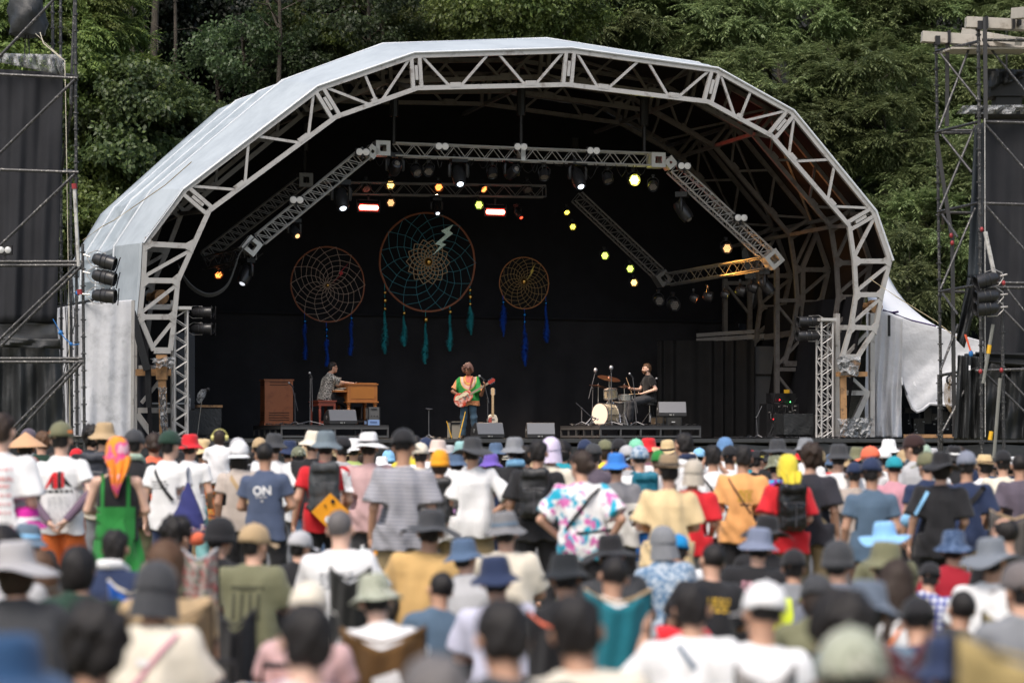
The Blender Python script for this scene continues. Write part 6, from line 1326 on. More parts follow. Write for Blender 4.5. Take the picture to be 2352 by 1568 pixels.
b = MBS(); [b.box(at(x, y, Y), (.09, .24, .16)) for x, y, Y in ((2152, 94, 46.9), (2249, 60, 45.95))]; [b.beam(at(x, y0, Y), at(x, y1, Y), .05, .26) for x, y0, y1, Y in ((2178, 72, 100, 46.95), (2264, 40, 68, 45.9), (2326, 38, 68, 45.9), (2340, 30, 60, 45.8))]; b.build('ratchet_strap', BLK, tr_)
cloth_part('scrim', ((2260, 262), (2430, 262), (2430, 834), (2258, 834)), 46.7, SCRIM, tr_, 60, 30, .05, 12, 11)
cloth_part('side_scrim', ((2238, 290), (2262, 280), (2262, 640), (2222, 640)), 46.9, mat('blue_black_scrim', (.028, .036, .045), .6), tr_, 14, 30, .05, 5, 12); cloth_part('side_scrim', ((2222, 638), (2258, 640), (2215, 800), (2196, 780)), 46.8, SHEET, tr_, 16, 30, .07, 8, 13)
cloth_part('plastic_sheeting', ((2215, 812), (2430, 815), (2430, 1010), (2190, 1010)), 46.8, SHEET, tr_, 90, 50, .10, 24, 14, None); cloth_part('sheet_hem', ((2240, 808), (2430, 812), (2430, 850), (2240, 830)), 46.3, SHEET, tr_, 60, 8, .06, 7, 15, None, 'h')
cloth_part('plastic_sheeting', ((2200, 815), (2256, 820), (2258, 1008), (2192, 1008)), 46.2, SHEET, tr_, 60, 50, .10, 14, 16)
cloth_part('plastic_wrap', ((2212, 243), (2430, 240), (2430, 262), (2196, 262)), 46.4, PLAST, tr_, 40, 5, .10, 30, 17); cloth_part('beam_cover', ((2240, 250), (2430, 250), (2430, 275), (2238, 275)), 46.5, BLK, tr_, 10, 3, .02, 5, 18)
r = empty('covered_loudspeaker', at(2310, 190, 48), 0, 'hanging loudspeaker with torn plastic over its top at the upper right', 'loudspeaker', 'wrapped loudspeakers hung in the towers'); c = at(2312, 196, 47.6); b = MB(); b.box(c, (.74, .6, .50)); b.box(c - Vector((0, 0, .36)), (.5, .5, .2)); b.cyl(c + Vector((0, 0, .3)), c + Vector((0, 0, 1.0)), .02); b.build('cabinet', mat('hung_box', (.02, .02, .02), .6), r)
cloth_part('plastic_cover', ((2268, 158), (2352, 160), (2350, 180), (2268, 205)), 47.2, SHEET, r, 20, 6, .08, 14, 19)
r = empty('rope', at(2263, 1000, 45.6), 0, 'thin white line hanging the height of the right scaffold tower', 'rope'); b = MB(); b.cyl(at(2262, 272, 45.7), at(2263, 1003, 45.7), .009, n=5); b.build('rope', WHP, r)
r = empty('strap', at(2230, 800, 45.7), 0, 'orange strap with a blue knot on the right tower', 'strap'); b = MB(); b.beam(at(2217, 768, 46), at(2230, 808, 45.9), .05, .01); b.build('webbing', mat('orange_web', (.75, .12, .05), .6), r); b = MB(); b.ball(at(2230, 812, 45.9), .045, 8, 6, (1, .7, 1.4)); b.build('blue_knot', MATS[('blue_cord',)], r)
r = empty('cable_coils', at(2178, 850, 46.5), 0, 'coils of brown and black cable hung on the right scaffold', 'cables'); b = MB()
for i in range(6): b.tube([at(2174 + i * 2.4 + 5 * math.cos(t * .8), 905 + (30 + 6 * i) * math.sin(t * .8) * (1 - .05 * i), 46.6 - .03 * i) for t in range(8)], .006, 5, True)
b.build('cable', mat('brown_cable', (.25, .17, .09), .6), r); b = MB(); b.tube([at(2188 + 14 * math.cos(t * .7), 872 + 12 * math.sin(t * .7), 46.5) for t in range(9)], .02, 6, True); b.build('black_cable', MICB, r)
for py, nm, tz in ((643, 'top spot can on the right scaffold post', -.28), (681, 'middle spot can on the right scaffold post', -.12), (708, 'lowest spot can on the right scaffold post', -.08)): can(2266, py, 0, nm, (-1, -.15, tz), .44, .135, 'black spot cans on the scaffold towers', at(2266, py, 45.2))
# ------------------------------------------------------------------ silver marquee
tn = empty('marquee', at(2130, 1000, 60), 0, 'silver sided marquee with a peaked white roof right of the arch', 'marquee')
TENTW = mat('grey_tent_wall', (.60, .61, .64), .6, .0, .06, 1.5, .5, 3.5, .06, dirt=(.50, .51, .53), dirt_s=1.5)
top = [(1996, 700), (2030, 714), (2060, 727), (2095, 737), (2150, 751), (2200, 768), (2260, 785), (2345, 812)]
ridge = [(1996, 620), (2038, 632), (2052, 668), (2082, 702), (2118, 733), (2152, 754), (2200, 768.5), (2345, 812.5)]
b = MB(); vs = []; n = len(top); m = 8
rid = [(1975, 560), (2020, 590), (2040, 633), (2060, 668), (2085, 700), (2118, 728), (2152, 749), (2190, 765)]
for j in range(m + 1):
    t = j / m
    for i in range(n):
        e_ = top[i] if i < 6 else (2150 + (i - 5) * 20, 751 + (i - 5) * 7); x = rid[i][0] * t + e_[0] * (1 - t); y = rid[i][1] * t + e_[1] * (1 - t) + 9 * math.sin(math.pi * t) * (i < 6); vs.append(at(x, y, 61.6 + 4 * t))
b.add(vs, [(j * n + i, j * n + i + 1, (j + 1) * n + i + 1, (j + 1) * n + i) for j in range(m) for i in range(n - 1)], True)
b.add([at(x, y, 65.6) for x, y in rid] + [at(x + 30, y + 200, 68) for x, y in rid], [(i, i + 1, n + i + 1, n + i) for i in range(n - 1)], True); b.build('roof', TENT, tn, solid=.01)
def interp(P, x):
    for (a, ya), (c, yc) in zip(P[:-1], P[1:]):
        if a <= x <= c: return ya + (yc - ya) * (x - a) / (c - a)
    return P[-1][1] if x > P[-1][0] else P[0][1]
b = MB()
def lw(u, v):
    x = 1988 + (2072 - 1988) * u; y0 = interp(top, x); y = y0 + (1004 - y0) * v; return at(x + 1.5 * math.sin(v * 6), y, 61.6 - .09 * math.sin(u * 17 + 2.5 * math.sin(v * 3)) * v - .05 * math.sin(u * 31 + v * 5) * v)
b.grid(60, 60, lw); b.build('wall', TENTW, tn, solid=.006)
bot = [(2072, 874), (2084, 905), (2096, 935), (2106, 943), (2120, 938), (2135, 925), (2160, 926), (2200, 930), (2345, 935)]
b = MB()
def rw(u, v):
    x = 2072 + (2345 - 2072) * u ** 1.15; y0 = interp(top, x) - 1; y1 = interp(bot, x); y = y0 + (y1 - y0) * v; d = (x - 2072) * .6 + (y - 720) * .9
    return at(x, y, 61.6 - .09 * math.sin(d * .03 + 1) * min(1, v * 2) - .02 * math.sin(d * .12 + x * .03) * v)
b.grid(120, 50, rw); b.build('wall', TENTW, tn, solid=.006)
b = MB(); b.tube([at(x, y + 2, 61.5) for i, (x, y) in enumerate(bot)], .045, 7); b.build('rolled_hem', TENTW, tn)
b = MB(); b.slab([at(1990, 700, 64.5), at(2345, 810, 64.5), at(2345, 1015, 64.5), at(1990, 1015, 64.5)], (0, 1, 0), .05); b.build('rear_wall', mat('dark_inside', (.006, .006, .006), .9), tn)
b = MB(); b.beam(at(2042, 724, 61.3), at(2042, 772, 61.3), .07, .015); b.build('strap', BLK, tn); b = MB(); b.tube([at(2028, 712, 61.3), at(2050, 718, 61.2), at(2063, 716, 61.1)], .03, 6); b.tube([at(2052, 720, 61.2), at(2095, 736, 61.3), at(2150, 749, 61.3)], .022, 6); b.build('purple_tie', mat('purple_tie', (.06, .03, .12), .6), tn)
b = MB(); b.cyl(at(2071, 866, 61.3), at(2072, 884, 61.3), .022); b.build('zip_pull', TENT, tn); b = MB(); b.beam(at(2075, 1001, 61.1), at(2240, 1001, 61.1), .09); b.build('base_plank', WOOD, tn)
b = MB(); b.slab([at(2096, 877, 61.1), at(2101, 876, 61.1), at(2105, 887, 61.1), at(2099, 884, 61.1)], (0, -1, 0), .005); b.slab([at(2225, 839, 45.6), at(2229, 839, 45.6), at(2229, 850, 45.6), at(2225, 850, 45.6)], (0, -1, 0), .005); b.build('torn_patch', TENT, tn)
r = empty('stacked_gear', at(2110, 1000, 63), 0, 'dark equipment half hidden in the opening of the marquee', 'equipment'); b = MB(); q_ = random.Random(2)
for i in range(7): b.box(at(2088 + i * 20, 985 - q_.uniform(0, 45), 63), (q_.uniform(.15, .3), .4, q_.uniform(.1, .6)))
b.build('boxes', BLKP, r); b = MB(); [b.box(at(q_.uniform(2085, 2200), q_.uniform(950, 998), 62.6), (.05, .02, .03)) for _ in range(16)]; b.build('small_labels', mat('pale_bits2', (.4, .4, .4)), r); b = MB(); b.tube([at(2100 + 12 * math.cos(t * .7), 955 + 30 * math.sin(t * .7), 62.5) for t in range(9)], .012, 5, True); b.build('cable', MICB, r)
for (pts, nm) in ((((1998, 640, 58), (2060, 682, 56), (2150, 738, 53), (2215, 790, 51)), 'yellow guy rope running down from the roof to the right'), (((190, 552, 50), (235, 520, 52), (262, 506, 53)), 'yellow guy rope between the left scaffold and roof'), (((262, 506, 53), (300, 480, 54.2), (380, 425, 54.0), (440, 372, 53.6)), 'thin rope lying over the left roof skin')):
    r = empty('guy_rope', at(*pts[0]), 0, nm, 'rope'); b = MB(); b.tube([at(*p) for p in pts], .011, 5); b.build('rope', mat('yellow_rope', (.30, .25, .15), .8), r)
# ------------------------------------------------------------------ wooded slope
def hz(x, Y): return -.45 + max(0, Y - 66) * .80 + 1.0 * math.sin(x * .13 + Y * .07) * min(1, max(0, Y - 66) / 8) + .4 * math.sin(x * .5 + Y * .3) * min(1, max(0, Y - 66) / 8)
b = MB(); b.grid(100, 60, lambda u, v: ((u - .5) * 150, 64 + 66 * v, hz((u - .5) * 150, 64 + 66 * v) + (-.3 if v == 0 else 0)))
tag(b.build('hillside', mat('shade_toned_forest_floor', (.004, .0045, .003), .95, 0, .5, .6, .8, 2, .2, dirt=(.005, .007, .003), dirt_s=.5)), kind='structure')  # near-black floor: shade of the overhanging wood is painted into its colour
def leafmat(nm, c1, c2, c3):
    m, t, p, o = newmat(nm); t.nodes.remove(p); v = coords(t); oi = t.nodes.new('ShaderNodeObjectInfo')
    base = mixc(t, ramp(t, noi(t, v, 1.1, 3, .6), [(.35, 0.0), (.65, 1.0)]), c1, c2); base = mixc(t, ramp(t, noi(t, v, 9, 2, .6), [(.52, 0.0), (.72, 1.0)]), base, c3)
    h = t.nodes.new('ShaderNodeHueSaturation'); mr = t.nodes.new('ShaderNodeMapRange'); mr.inputs[3].default_value = .60; mr.inputs[4].default_value = 1.4; t.links.new(oi.outputs['Random'], mr.inputs[0]); t.links.new(mr.outputs[0], h.inputs['Value']); t.links.new(base, h.inputs['Color'])
    mr2 = t.nodes.new('ShaderNodeMapRange'); mr2.inputs[3].default_value = .485; mr2.inputs[4].default_value = .515; t.links.new(oi.outputs['Random'], mr2.inputs[0]); t.links.new(mr2.outputs[0], h.inputs['Hue'])
    d = t.nodes.new('ShaderNodeBsdfPrincipled'); d.inputs['Roughness'].default_value = .45; d.inputs['Specular IOR Level'].default_value = .4; tl_ = t.nodes.new('ShaderNodeBsdfTranslucent'); mx = t.nodes.new('ShaderNodeMixShader'); mx.inputs[0].default_value = .34
    t.links.new(h.outputs[0], d.inputs['Base Color']); t.links.new(h.outputs[0], tl_.inputs['Color']); t.links.new(d.outputs[0], mx.inputs[1]); t.links.new(tl_.outputs[0], mx.inputs[2]); t.links.new(mx.outputs[0], o.inputs[0]); return m
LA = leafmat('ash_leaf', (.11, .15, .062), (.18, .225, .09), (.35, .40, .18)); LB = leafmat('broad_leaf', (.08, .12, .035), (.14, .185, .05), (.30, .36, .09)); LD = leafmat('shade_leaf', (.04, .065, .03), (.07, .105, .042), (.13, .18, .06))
LK = leafmat('deep_shade_leaf', (.006, .010, .006), (.010, .018, .008), (.02, .035, .012)); VL = leafmat('vine_leaf', (.045, .075, .03), (.08, .115, .042), (.20, .26, .07)); BARK = mat('bark', (.085, .070, .055), .9, 0, .35, 6, .8, 25, .03, dirt=(.04, .034, .026), dirt_s=3)  # LK: deep shade of the wood put into the leaf colour
def quads_mesh(nm, V):
    V = V.reshape(-1, 3).astype(np.float32); n = len(V) // 4; me = bpy.data.meshes.new(nm); me.vertices.add(len(V)); me.vertices.foreach_set('co', V.ravel()); me.loops.add(len(V)); me.loops.foreach_set('vertex_index', np.arange(len(V), dtype=np.int32))
    me.polygons.add(n); me.polygons.foreach_set('loop_start', np.arange(0, len(V), 4, dtype=np.int32)); me.polygons.foreach_set('loop_total', np.full(n, 4, np.int32)); me.update(calc_edges=True); return me
def nrm(a): return a / (np.linalg.norm(a, axis=-1, keepdims=True) + 1e-9)
def leaf(base, d, side, L_, W_):       # rhombic leaves: (n,3) arrays
    up_ = np.cross(side, d); mid = base + d * (L_ * .45)[:, None]
    return np.stack([base, mid - side * (W_ / 2)[:, None] - up_ * (L_ * .03)[:, None], base + d * L_[:, None] - np.array([0, 0, 1]) * (L_ * .22)[:, None], mid + side * (W_ / 2)[:, None] - up_ * (L_ * .03)[:, None]], 1)
def tufts(kind, C, D, g):
    """C centres (n,3), D outward direction; returns quads"""
    out_ = []; n = len(C)
    if kind == 'ash':
        for k in range(6):
            fd = nrm(D + g.normal(size=(n, 3)) * .75 + np.array([0, 0, -.12])); L_ = g.uniform(.48, .80, n); sd_ = nrm(np.cross(fd, np.array([0, 0, 1.0]))); 
            for j in range(1, 9):
                t = j / 8; bp = C + fd * (L_ * t)[:, None] - np.array([0, 0, 1]) * (L_ * .35 * t * t)[:, None]
                for s_ in ((-1, 1) if j < 8 else (0,)):
                    ld = nrm(fd * (.55 if s_ else 1.2) + sd_ * s_ * 1.0 + np.array([0, 0, -.45]) + g.normal(size=(n, 3)) * .12); out_.append(leaf(bp, ld, nrm(np.cross(ld, np.array([0, 0, 1.0]) + g.normal(size=(n, 3)) * .3)), g.uniform(.16, .24, n), g.uniform(.05, .07, n)))
    else:
        big = 1.35 if kind == 'vine' else 1.0
        for k in range(26):
            ld = nrm(D * .5 + g.normal(size=(n, 3)) * .8 + np.array([0, 0, -.35])); bp = C + g.normal(size=(n, 3)) * .16; out_.append(leaf(bp, ld, nrm(np.cross(ld, g.normal(size=(n, 3)) * .5 + D)), g.uniform(.11, .19, n) * big, g.uniform(.08, .14, n) * big))
    return np.concatenate(out_)
def crown_mesh(nm, kind, seed, nb=34, per=11, rx=1.0):
    g = np.random.default_rng(seed); B = nrm(g.normal(size=(nb, 3))); B[:, 2] = B[:, 2] * .9 + .05; rad = g.uniform(.55, 1.0, nb)[:, None] ** .5; P = B * rad * np.array([2.0, 2.0, 1.7]) * rx
    C = np.repeat(P, per, 0) + g.normal(size=(nb * per, 3)) * np.array([.38, .38, .11]); D = nrm(nrm(C) + np.array([0, 0, .15])); return quads_mesh(nm, tufts(kind, C, D, g))
CR = {'ash': [crown_mesh('ash_crown_%d' % i, 'ash', 10 + i, 27, 11) for i in range(4)], 'broad': [crown_mesh('broad_crown_%d' % i, 'broad', 30 + i, 36, 13) for i in range(3)], 'vine': [crown_mesh('vine_crown', 'vine', 50, 30, 12)], 'thin': [crown_mesh('thin_crown', 'broad', 60, 14, 9)]}
TREES = 0
def tree(px, py, Y, kind, m, s_=1.0, label='', group='', wtr=.13, seed=0, flat=1.0):
    q = random.Random(seed); c = at(px, py, Y); gz = hz(c.x, Y); r = empty('tree', (c.x, Y, gz), 0, label, 'tree', group); h = max(1.0, c.z - gz)
    b = MB(); n = 7; ln = q.uniform(-.5, .5); P_ = [Vector((ln * (1 - i / n) * (1 - i / n) + .06 * math.sin(i * 1.3 + seed), q.uniform(-.05, .05), -.3 + (h + .9) * i / n)) for i in range(n + 1)]; b.tube(P_, [wtr * (1 - .6 * i / n) for i in range(n + 1)], 8)
    for k in range(6):
        a = q.uniform(0, 6.28); z = h - .8 + k * .25; L_ = q.uniform(1.0, 1.8) * s_; b.tube([(0, 0, z - .3), (math.cos(a) * L_ * .5, math.sin(a) * L_ * .5, z + .1), (math.cos(a) * L_, math.sin(a) * L_, z + q.uniform(.1, .7))], [wtr * .35, wtr * .22, wtr * .08], 6)
    b.build('trunk', BARK, r, False)
    me = q.choice(CR[kind]); o = link('crown', me, m, r, True); o.location = (0, 0, h); o.rotation_euler = (q.uniform(-.15, .15), q.uniform(-.15, .15), q.uniform(0, 6.28)); o.scale = (s_, s_, s_ * flat); return r
q_ = random.Random(77); k = 0
RL = 'leafy ash like tree with drooping fronds on the slope right of the stage roof'
for j, py in enumerate((-60, 60, 185, 310, 430, 545, 650)):
    for i in range(9):
        px = 1190 + i * 150 + (j % 2) * 75 + q_.uniform(-30, 30)
        lim = interp([(1100, 90), (1309, 118), (1643, 163), (1816, 259), (2004, 487), (2060, 640), (2110, 720), (2400, 800)], px)
        if py > lim + 40 or (px > 2290 and 240 < py): continue
        k += 1; Yt = 79 - j * 1.6 + q_.uniform(-1, 1); tree(px, py, Yt, 'ash', LA, q_.uniform(.74, .98), RL, 'ash like trees on the right slope', seed=k, flat=.85)
for (px, py, s_) in ((1130, 30, .8), (1215, 75, .55), (1290, 20, .7), (1180, -30, .9)): k += 1; tree(px, py, 73, 'broad', LB, s_, 'bright green broadleaf tree just above the middle of the roof', 'bright trees above the roof', seed=k)
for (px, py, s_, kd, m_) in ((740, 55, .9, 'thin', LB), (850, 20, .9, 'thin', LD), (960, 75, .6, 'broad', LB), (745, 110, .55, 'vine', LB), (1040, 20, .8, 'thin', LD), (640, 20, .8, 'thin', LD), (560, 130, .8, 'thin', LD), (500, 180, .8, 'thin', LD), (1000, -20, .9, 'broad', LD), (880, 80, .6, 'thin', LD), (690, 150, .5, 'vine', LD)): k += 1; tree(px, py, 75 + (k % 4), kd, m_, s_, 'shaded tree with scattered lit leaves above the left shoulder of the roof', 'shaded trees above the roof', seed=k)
for (px, py, s_) in ((255, 190, .7), (210, 130, .7), (320, 250, .75), (250, 300, .85), (360, 300, .7), (430, 310, .65), (300, 385, .85), (225, 400, .8), (180, 260, .7), (400, 380, .6), (215, 500, .8), (290, 470, .75), (170, 600, .8), (205, 640, .7), (60, 100, .9), (110, 40, .8), (190, 30, .7), (20, 240, .8), (150, 200, .8), (165, 470, .8)):
    k += 1; vine = px > 235 and 230 < py < 420; tree(px, py, 71 + (k % 4), 'vine' if vine else ('ash' if py < 200 else 'broad'), VL if vine else LB, s_, 'vine covered bush between the left scaffold and the roof', 'bushes left of the roof', .07, seed=k)
for (px, y0, y1, w_, nm) in ((358, 40, 235, .15, 'thickest pale tree trunk standing in the dark wood at upper left'), (306, 30, 205, .11, 'second grey tree trunk just left of the thickest one'), (398, 30, 240, .07, 'slim dark trunk just right of the thickest trunk'), (620, -20, 200, .08, 'dim trunk behind the shaded branches at top left')):
    Y = 77.0; gx_ = at(px, y1, Y); gz = hz(gx_.x, Y); r = empty('tree', (gx_.x, Y, gz), 0, nm, 'tree'); top_ = at(px, -160, Y).z - gz; b = MB(); P_ = [Vector((.08 * math.sin(i * .9 + px), 0, -.5 + (top_ + .5) * i / 9)) for i in range(10)]; b.tube(P_, [w_ * (1.15 - .5 * i / 9) for i in range(10)], 10); q = random.Random(px)
    for i in range(7): z = q.uniform(.35, .95) * top_; a = q.uniform(-1, 1); L_ = q.uniform(.6, 1.8); b.tube([(0, 0, z), (a * L_ * .5, -.2, z + .05), (a * L_, -.4, z + q.uniform(-.5, .4))], [w_ * .22, w_ * .12, .01], 5)
    b.build('trunk', BARK, r, False); o = link('crown', CR['thin'][0], LD, r, True); o.location = (0, 0, top_); o.scale = (.9, .9, .9)
for i, (px, py) in enumerate(((400, -20), (480, 60), (560, 0), (640, 90), (720, 0), (800, 60), (880, -10), (960, 30), (1040, 60), (1120, 0), (440, 150), (520, 220), (330, 100), (260, 20))):
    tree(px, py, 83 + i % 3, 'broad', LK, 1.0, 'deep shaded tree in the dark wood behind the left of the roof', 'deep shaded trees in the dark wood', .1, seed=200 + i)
# ------------------------------------------------------------------ the audience
G1, G2 = 'people standing in the crowd', 'people sitting in the crowd'
TIE = cloth('tiedye', COL['white'], pat='dye', c2=(.02, .38, .55), c3=(.62, .16, .42)); STR = cloth('grey_stripe', (.46, .46, .50), pat='stripe', c2=(.17, .17, .20), sc_=.9)
CAMO = cloth('camo', (.17, .18, .12), pat='camo', c2=(.34, .36, .28), c3=(.07, .08, .05)); CAMOL = cloth('camo_light', (.36, .38, .30), pat='camo', c2=(.20, .22, .16), c3=(.45, .45, .38)); FLOR = cloth('floral', (.42, .36, .33), pat='floral', c2=(.45, .12, .12), c3=(.15, .20, .15))
ORF = cloth('orange_floral', (.68, .20, .05), pat='floral', c2=(.12, .06, .05), c3=(.6, .4, .1), sc_=.5); HEADS = cloth('orange_pink', (.95, .30, .03), pat='dye', c2=(.85, .10, .32), c3=(.85, .50, .60), sc_=.8); BW = cloth('bw', (.02, .02, .02), pat='floral', c2=(.7, .7, .7)); YOKE = cloth('yoke', (.66, .64, .60), pat='yoke', c2=(.20, .20, .22)); PLAID = cloth('plaid', (.72, .74, .80), pat='check', c2=(.06, .08, .35)); MULTI = cloth('multi', (.25, .05, .35), pat='dye', c2=(.75, .10, .30), c3=(.05, .35, .6)); DEN = cloth('acid_denim', (.12, .22, .36), pat='floral', c2=(.45, .52, .60))
D = lambda *a, **k: crowd(*a, **k)
def P(label, px, yt, s, pz, sk, hair, hat, shirt, pants, yaw=0, hs=0, g=G1):
    return crowd(label, px, yt, s, pz, yaw, g, skin=sk, hair=hair, hat=hat, shirt=shirt, pants=pants, hatseed=hs)
sB, sF, sZ = ('short', 'black'), ('fade', 'black'), ('buzz', 'black')
T = lambda c: ('tee', c)
W = lambda c: ('wide', c)
Lg = lambda c: ('long', c)
Sh = lambda c: ('shorts', c)
p1 = P('tall man with short brown hair and red printed white shirt, cut by the left edge', 6, 949, 300, 'slack', 2, ('short', 'brown'), None, W('white'), Lg('lgrey'), 8)
p2 = P('person in a pointed straw hat and dark jacket with an orange scarf', 60, 994, 208, 'front', 1, sB, ('cone', cloth('straw_tan', (.62, .36, .20))), ('jacket', 'char'), Lg('black'), 10)
P('person in a mauve brown cap behind the pointed straw hat', 66, 985, 186, 'down', 1, sB, ('cap', cm('mauve')), T('grey'), Lg('black'))
P('person with light brown hair and ear bud behind the pointed straw hat', 97, 990, 196, 'down', 0, ('short', 'ltbrown'), None, ('jacket', 'dgreen'), Lg('black'), 15)
p3 = P('person in olive hat with orange band, hands clasped behind white shirt, orange shorts', 141, 970, 255, 'behind', 2, sB, ('cap', cm('olive'), cm('orange')), T('white'), Sh('rust'), 0)
P('person with thick black hair beside the beige bucket hat', 211, 978, 192, 'down', 1, ('curly', 'black'), None, T('black'), Lg('black'))
p4 = P('person in a tall beige bucket hat with a dark pack on a pale back', 241, 972, 218, 'slack', 0, sB, ('bucket', cm('tan')), T('cream'), Lg('grey'), 0, 3)
p5 = P('woman in an orange and pink headscarf and a bright green strap dress', 270, 1004, 272, 'front', 2, ('bob', 'black'), ('scarf', HEADS), ('tank', 'black'), ('skirt', 'green'), 5)
p6 = P('person in a charcoal cap, black shirt and green towel right of the green dress', 309, 988, 228, 'slack', 0, sB, ('cap', cm('char')), W('black'), Sh('olive'), -5)
P('person with a small top knot and coral pink top', 354, 993, 205, 'down', 1, ('bun', 'brown'), None, T('coral'), Lg('black'), 20)
p7 = P('person in a dark green black cap with white shirt and navy drawstring bag', 389, 990, 235, 'slack', 2, sB, ('cap', cm('dgreen')), T('white'), Lg('navy'), -18)
P('person in a bright red bucket hat and white shirt', 437, 999, 205, 'slack', 0, sB, ('bucket', cm('red')), T('white'), Lg(cloth('mintj', (.20, .42, .42))), 0, 5)
P('person in a wide floppy tan straw hat right of the red hat', 467, 1010, 196, 'down', 1, sB, ('wide', cm('straw')), T('tan'), Lg('khaki'), -10, 6)
pk = P('person in dark cap and orange patterned clothes carrying a child', 486, 1018, 196, 'front', 1, sB, ('cap', cm('black')), ('jacket', ORF), Lg(ORF), 10)
Yc = F / 197; k_ = .80; crz = Yc
figure('person', 'small child in a white shirt wearing yellow ear protectors, lifted above the crowd', G1, 'sit', ((507 - CX) / F * Yc, Yc - .15, CZ + (HY - 987) / F * Yc - POSES['sit']['top'] * .72), 0, .72, 0, ('bob', 'brown'), None, T('white'), Sh('grey'))
r = empty('ear_protectors', ((507 - CX) / F * Yc, Yc - .10, CZ + (HY - 1005) / F * Yc), 0, 'yellow ear protectors on the lifted child', 'ear protectors'); b = MB(); [b.cyl(Vector(r.location) + Vector((x * .065, 0, 0)), Vector(r.location) + Vector((x * .10, 0, 0)), .036, .028, 14) for x in (-1, 1)]; b.build('ear_cup', mat('yellow_cup', (.62, .58, .20), .4), r); b = MB(); b.tube([Vector(r.location) + Vector((.085 * math.cos(t * .314), 0, .02 + .08 * math.sin(t * .314))) for t in range(11)], .006, 5); b.build('headband', mat('yellow_cup', (.62, .58, .20)), r)
p9 = P('woman in a white cap worn backward, long black hair and beige top', 550, 1013, 228, 'down', 1, ('long', 'black'), ('capback', cm('white')), T(cloth('beige', (.52, .45, .40))), Lg('black'), 5)
P('person in a grey knit hat behind the white backward cap', 545, 1006, 196, 'down', 1, sB, ('beanie', cm('lgrey')), T('black'), Lg('black'), 0)
p10 = P('man with a black fade haircut in a navy shirt printed ON', 608, 1016, 250, 'front', 1, sF, None, T(cloth('dusk', (.075, .10, .17))), Lg('black'), 0)
P('person in a black bucket hat and white shirt behind the ON shirt', 628, 997, 205, 'down', 0, sB, ('bucket', cm('char')), W('white'), Lg('grey'), 0, 7)
P('person in a dark navy bucket hat left of the camouflage cap', 665, 1013, 194, 'down', 1, sB, ('bucket', cm('navy')), T('black'), Lg('black'), 0, 8)
P('person in a camouflage cap and grey jacket', 686, 1026, 196, 'down', 0, sB, ('cap', CAMO), ('jacket', 'grey'), Lg(BW), 0)
P('person in a cream bucket hat left of the grey bucket hat', 718, 991, 205, 'down', 0, sB, ('bucket', cm('cream')), ('long', 'black'), Lg('denim'), 0, 9)
p12 = P('man in grey bucket hat and red and white jersey wearing a pack', 749, 991, 242, 'slack', 0, sB, ('bucket', cloth('bg', (.15, .19, .22))), T('red'), Lg('black'), 8, 10)
P('person in a black cap right of the red and white jersey', 786, 1003, 202, 'down', 1, sB, ('cap', cm('black')), T('lgrey'), Lg('grey'))
P('person in a small white hat behind the black cap', 812, 1008, 176, 'down', 1, sB, ('bucket', cm('white')), T(cloth('neon', (.5, .6, .2))), Lg('grey'), 0, 11)
p13 = P('person in white hat with black band and dusty pink shirt holding a bottle', 848, 995, 228, 'slack', 0, sB, ('wide', cm('white'), cm('black')), W('dpink'), Lg('char'), -5, 12)
p14 = P('big man in black cap and loose grey striped shirt holding a bottle', 928, 986, 278, 'down', 1, sF, ('cap', cm('black')), W(STR), Sh('khaki'), 4)
P('person in a navy cap over the right shoulder of the striped shirt', 977, 1006, 190, 'down', 1, sB, ('cap', cm('navy')), T('white'), Lg('grey'))
P('person in a cream cap by the right shoulder of the striped shirt', 966, 1018, 208, 'down', 0, sB, ('cap', cm('cream')), T('cream'), Lg('grey'), 12)
P('person in a pale pink bucket hat with folded brim', 1006, 1012, 206, 'down', 0, sB, ('bucket', cloth('palepink', (.68, .55, .48))), T('white'), Lg('grey'), 0, 13)
p15 = P('person in an orange hat with brown hair, olive hood and black pack', 1011, 1034, 236, 'slack', 1, ('bob', 'brown'), ('beanie', cm('orangey')), W('white'), Lg('khaki'), -4)
P('person in a teal sun hat just left of the dark wide brimmed hat', 1060, 1015, 192, 'down', 1, sB, ('bucket', cloth('palet', (.30, .52, .52))), T('white'), Lg('grey'), 0, 14)
P('person in a blue bucket hat half hidden by the white shirt', 1048, 1040, 214, 'down', 1, sB, ('bucket', cm('denim')), T(cloth('lilac', (.55, .30, .60))), Lg('grey'), 0, 15)
p16 = P('man in dark wide brimmed hat and white shirt with hand on hip, khaki shorts', 1085, 1006, 238, 'hip', 0, sB, ('wide', cm('char')), W('white'), Sh('khaki'), 0, 16)
P('person in a purple bucket hat right of the man with hand on hip', 1126, 1043, 208, 'down', 1, sB, ('bucket', cm('purple')), T('navy'), Lg('navy'), 0, 17)
P('person with black curls behind the purple hat', 1125, 1034, 184, 'down', 1, ('curly', 'black'), None, T('black'), Lg('black'))
P('small person in a flat white straw hat with dark band', 1152, 1040, 178, 'down', 0, sB, ('boater', cm('cream'), cm('black')), T('white'), Lg('grey'))
p17 = P('person in grey bucket hat turned right with a pale blue neck towel', 1182, 1006, 218, 'slack', 0, sB, ('bucket', cm('grey')), W('black'), Lg('navy'), -12, 18)
P('person with short black hair left of the black backpack', 1207, 1022, 218, 'down', 1, sB, None, T('black'), Lg('black'))
p18 = P('man with black hair in black clothes wearing a large black pack', 1237, 1011, 246, 'slack', 1, sB, None, W('black'), Lg('black'), 3)
P('person in a pale lavender head wrap and cream top', 1265, 1005, 228, 'down', 0, sB, ('flap', cloth('lav', (.70, .62, .82))), T('cream'), Lg('grey'), -20)
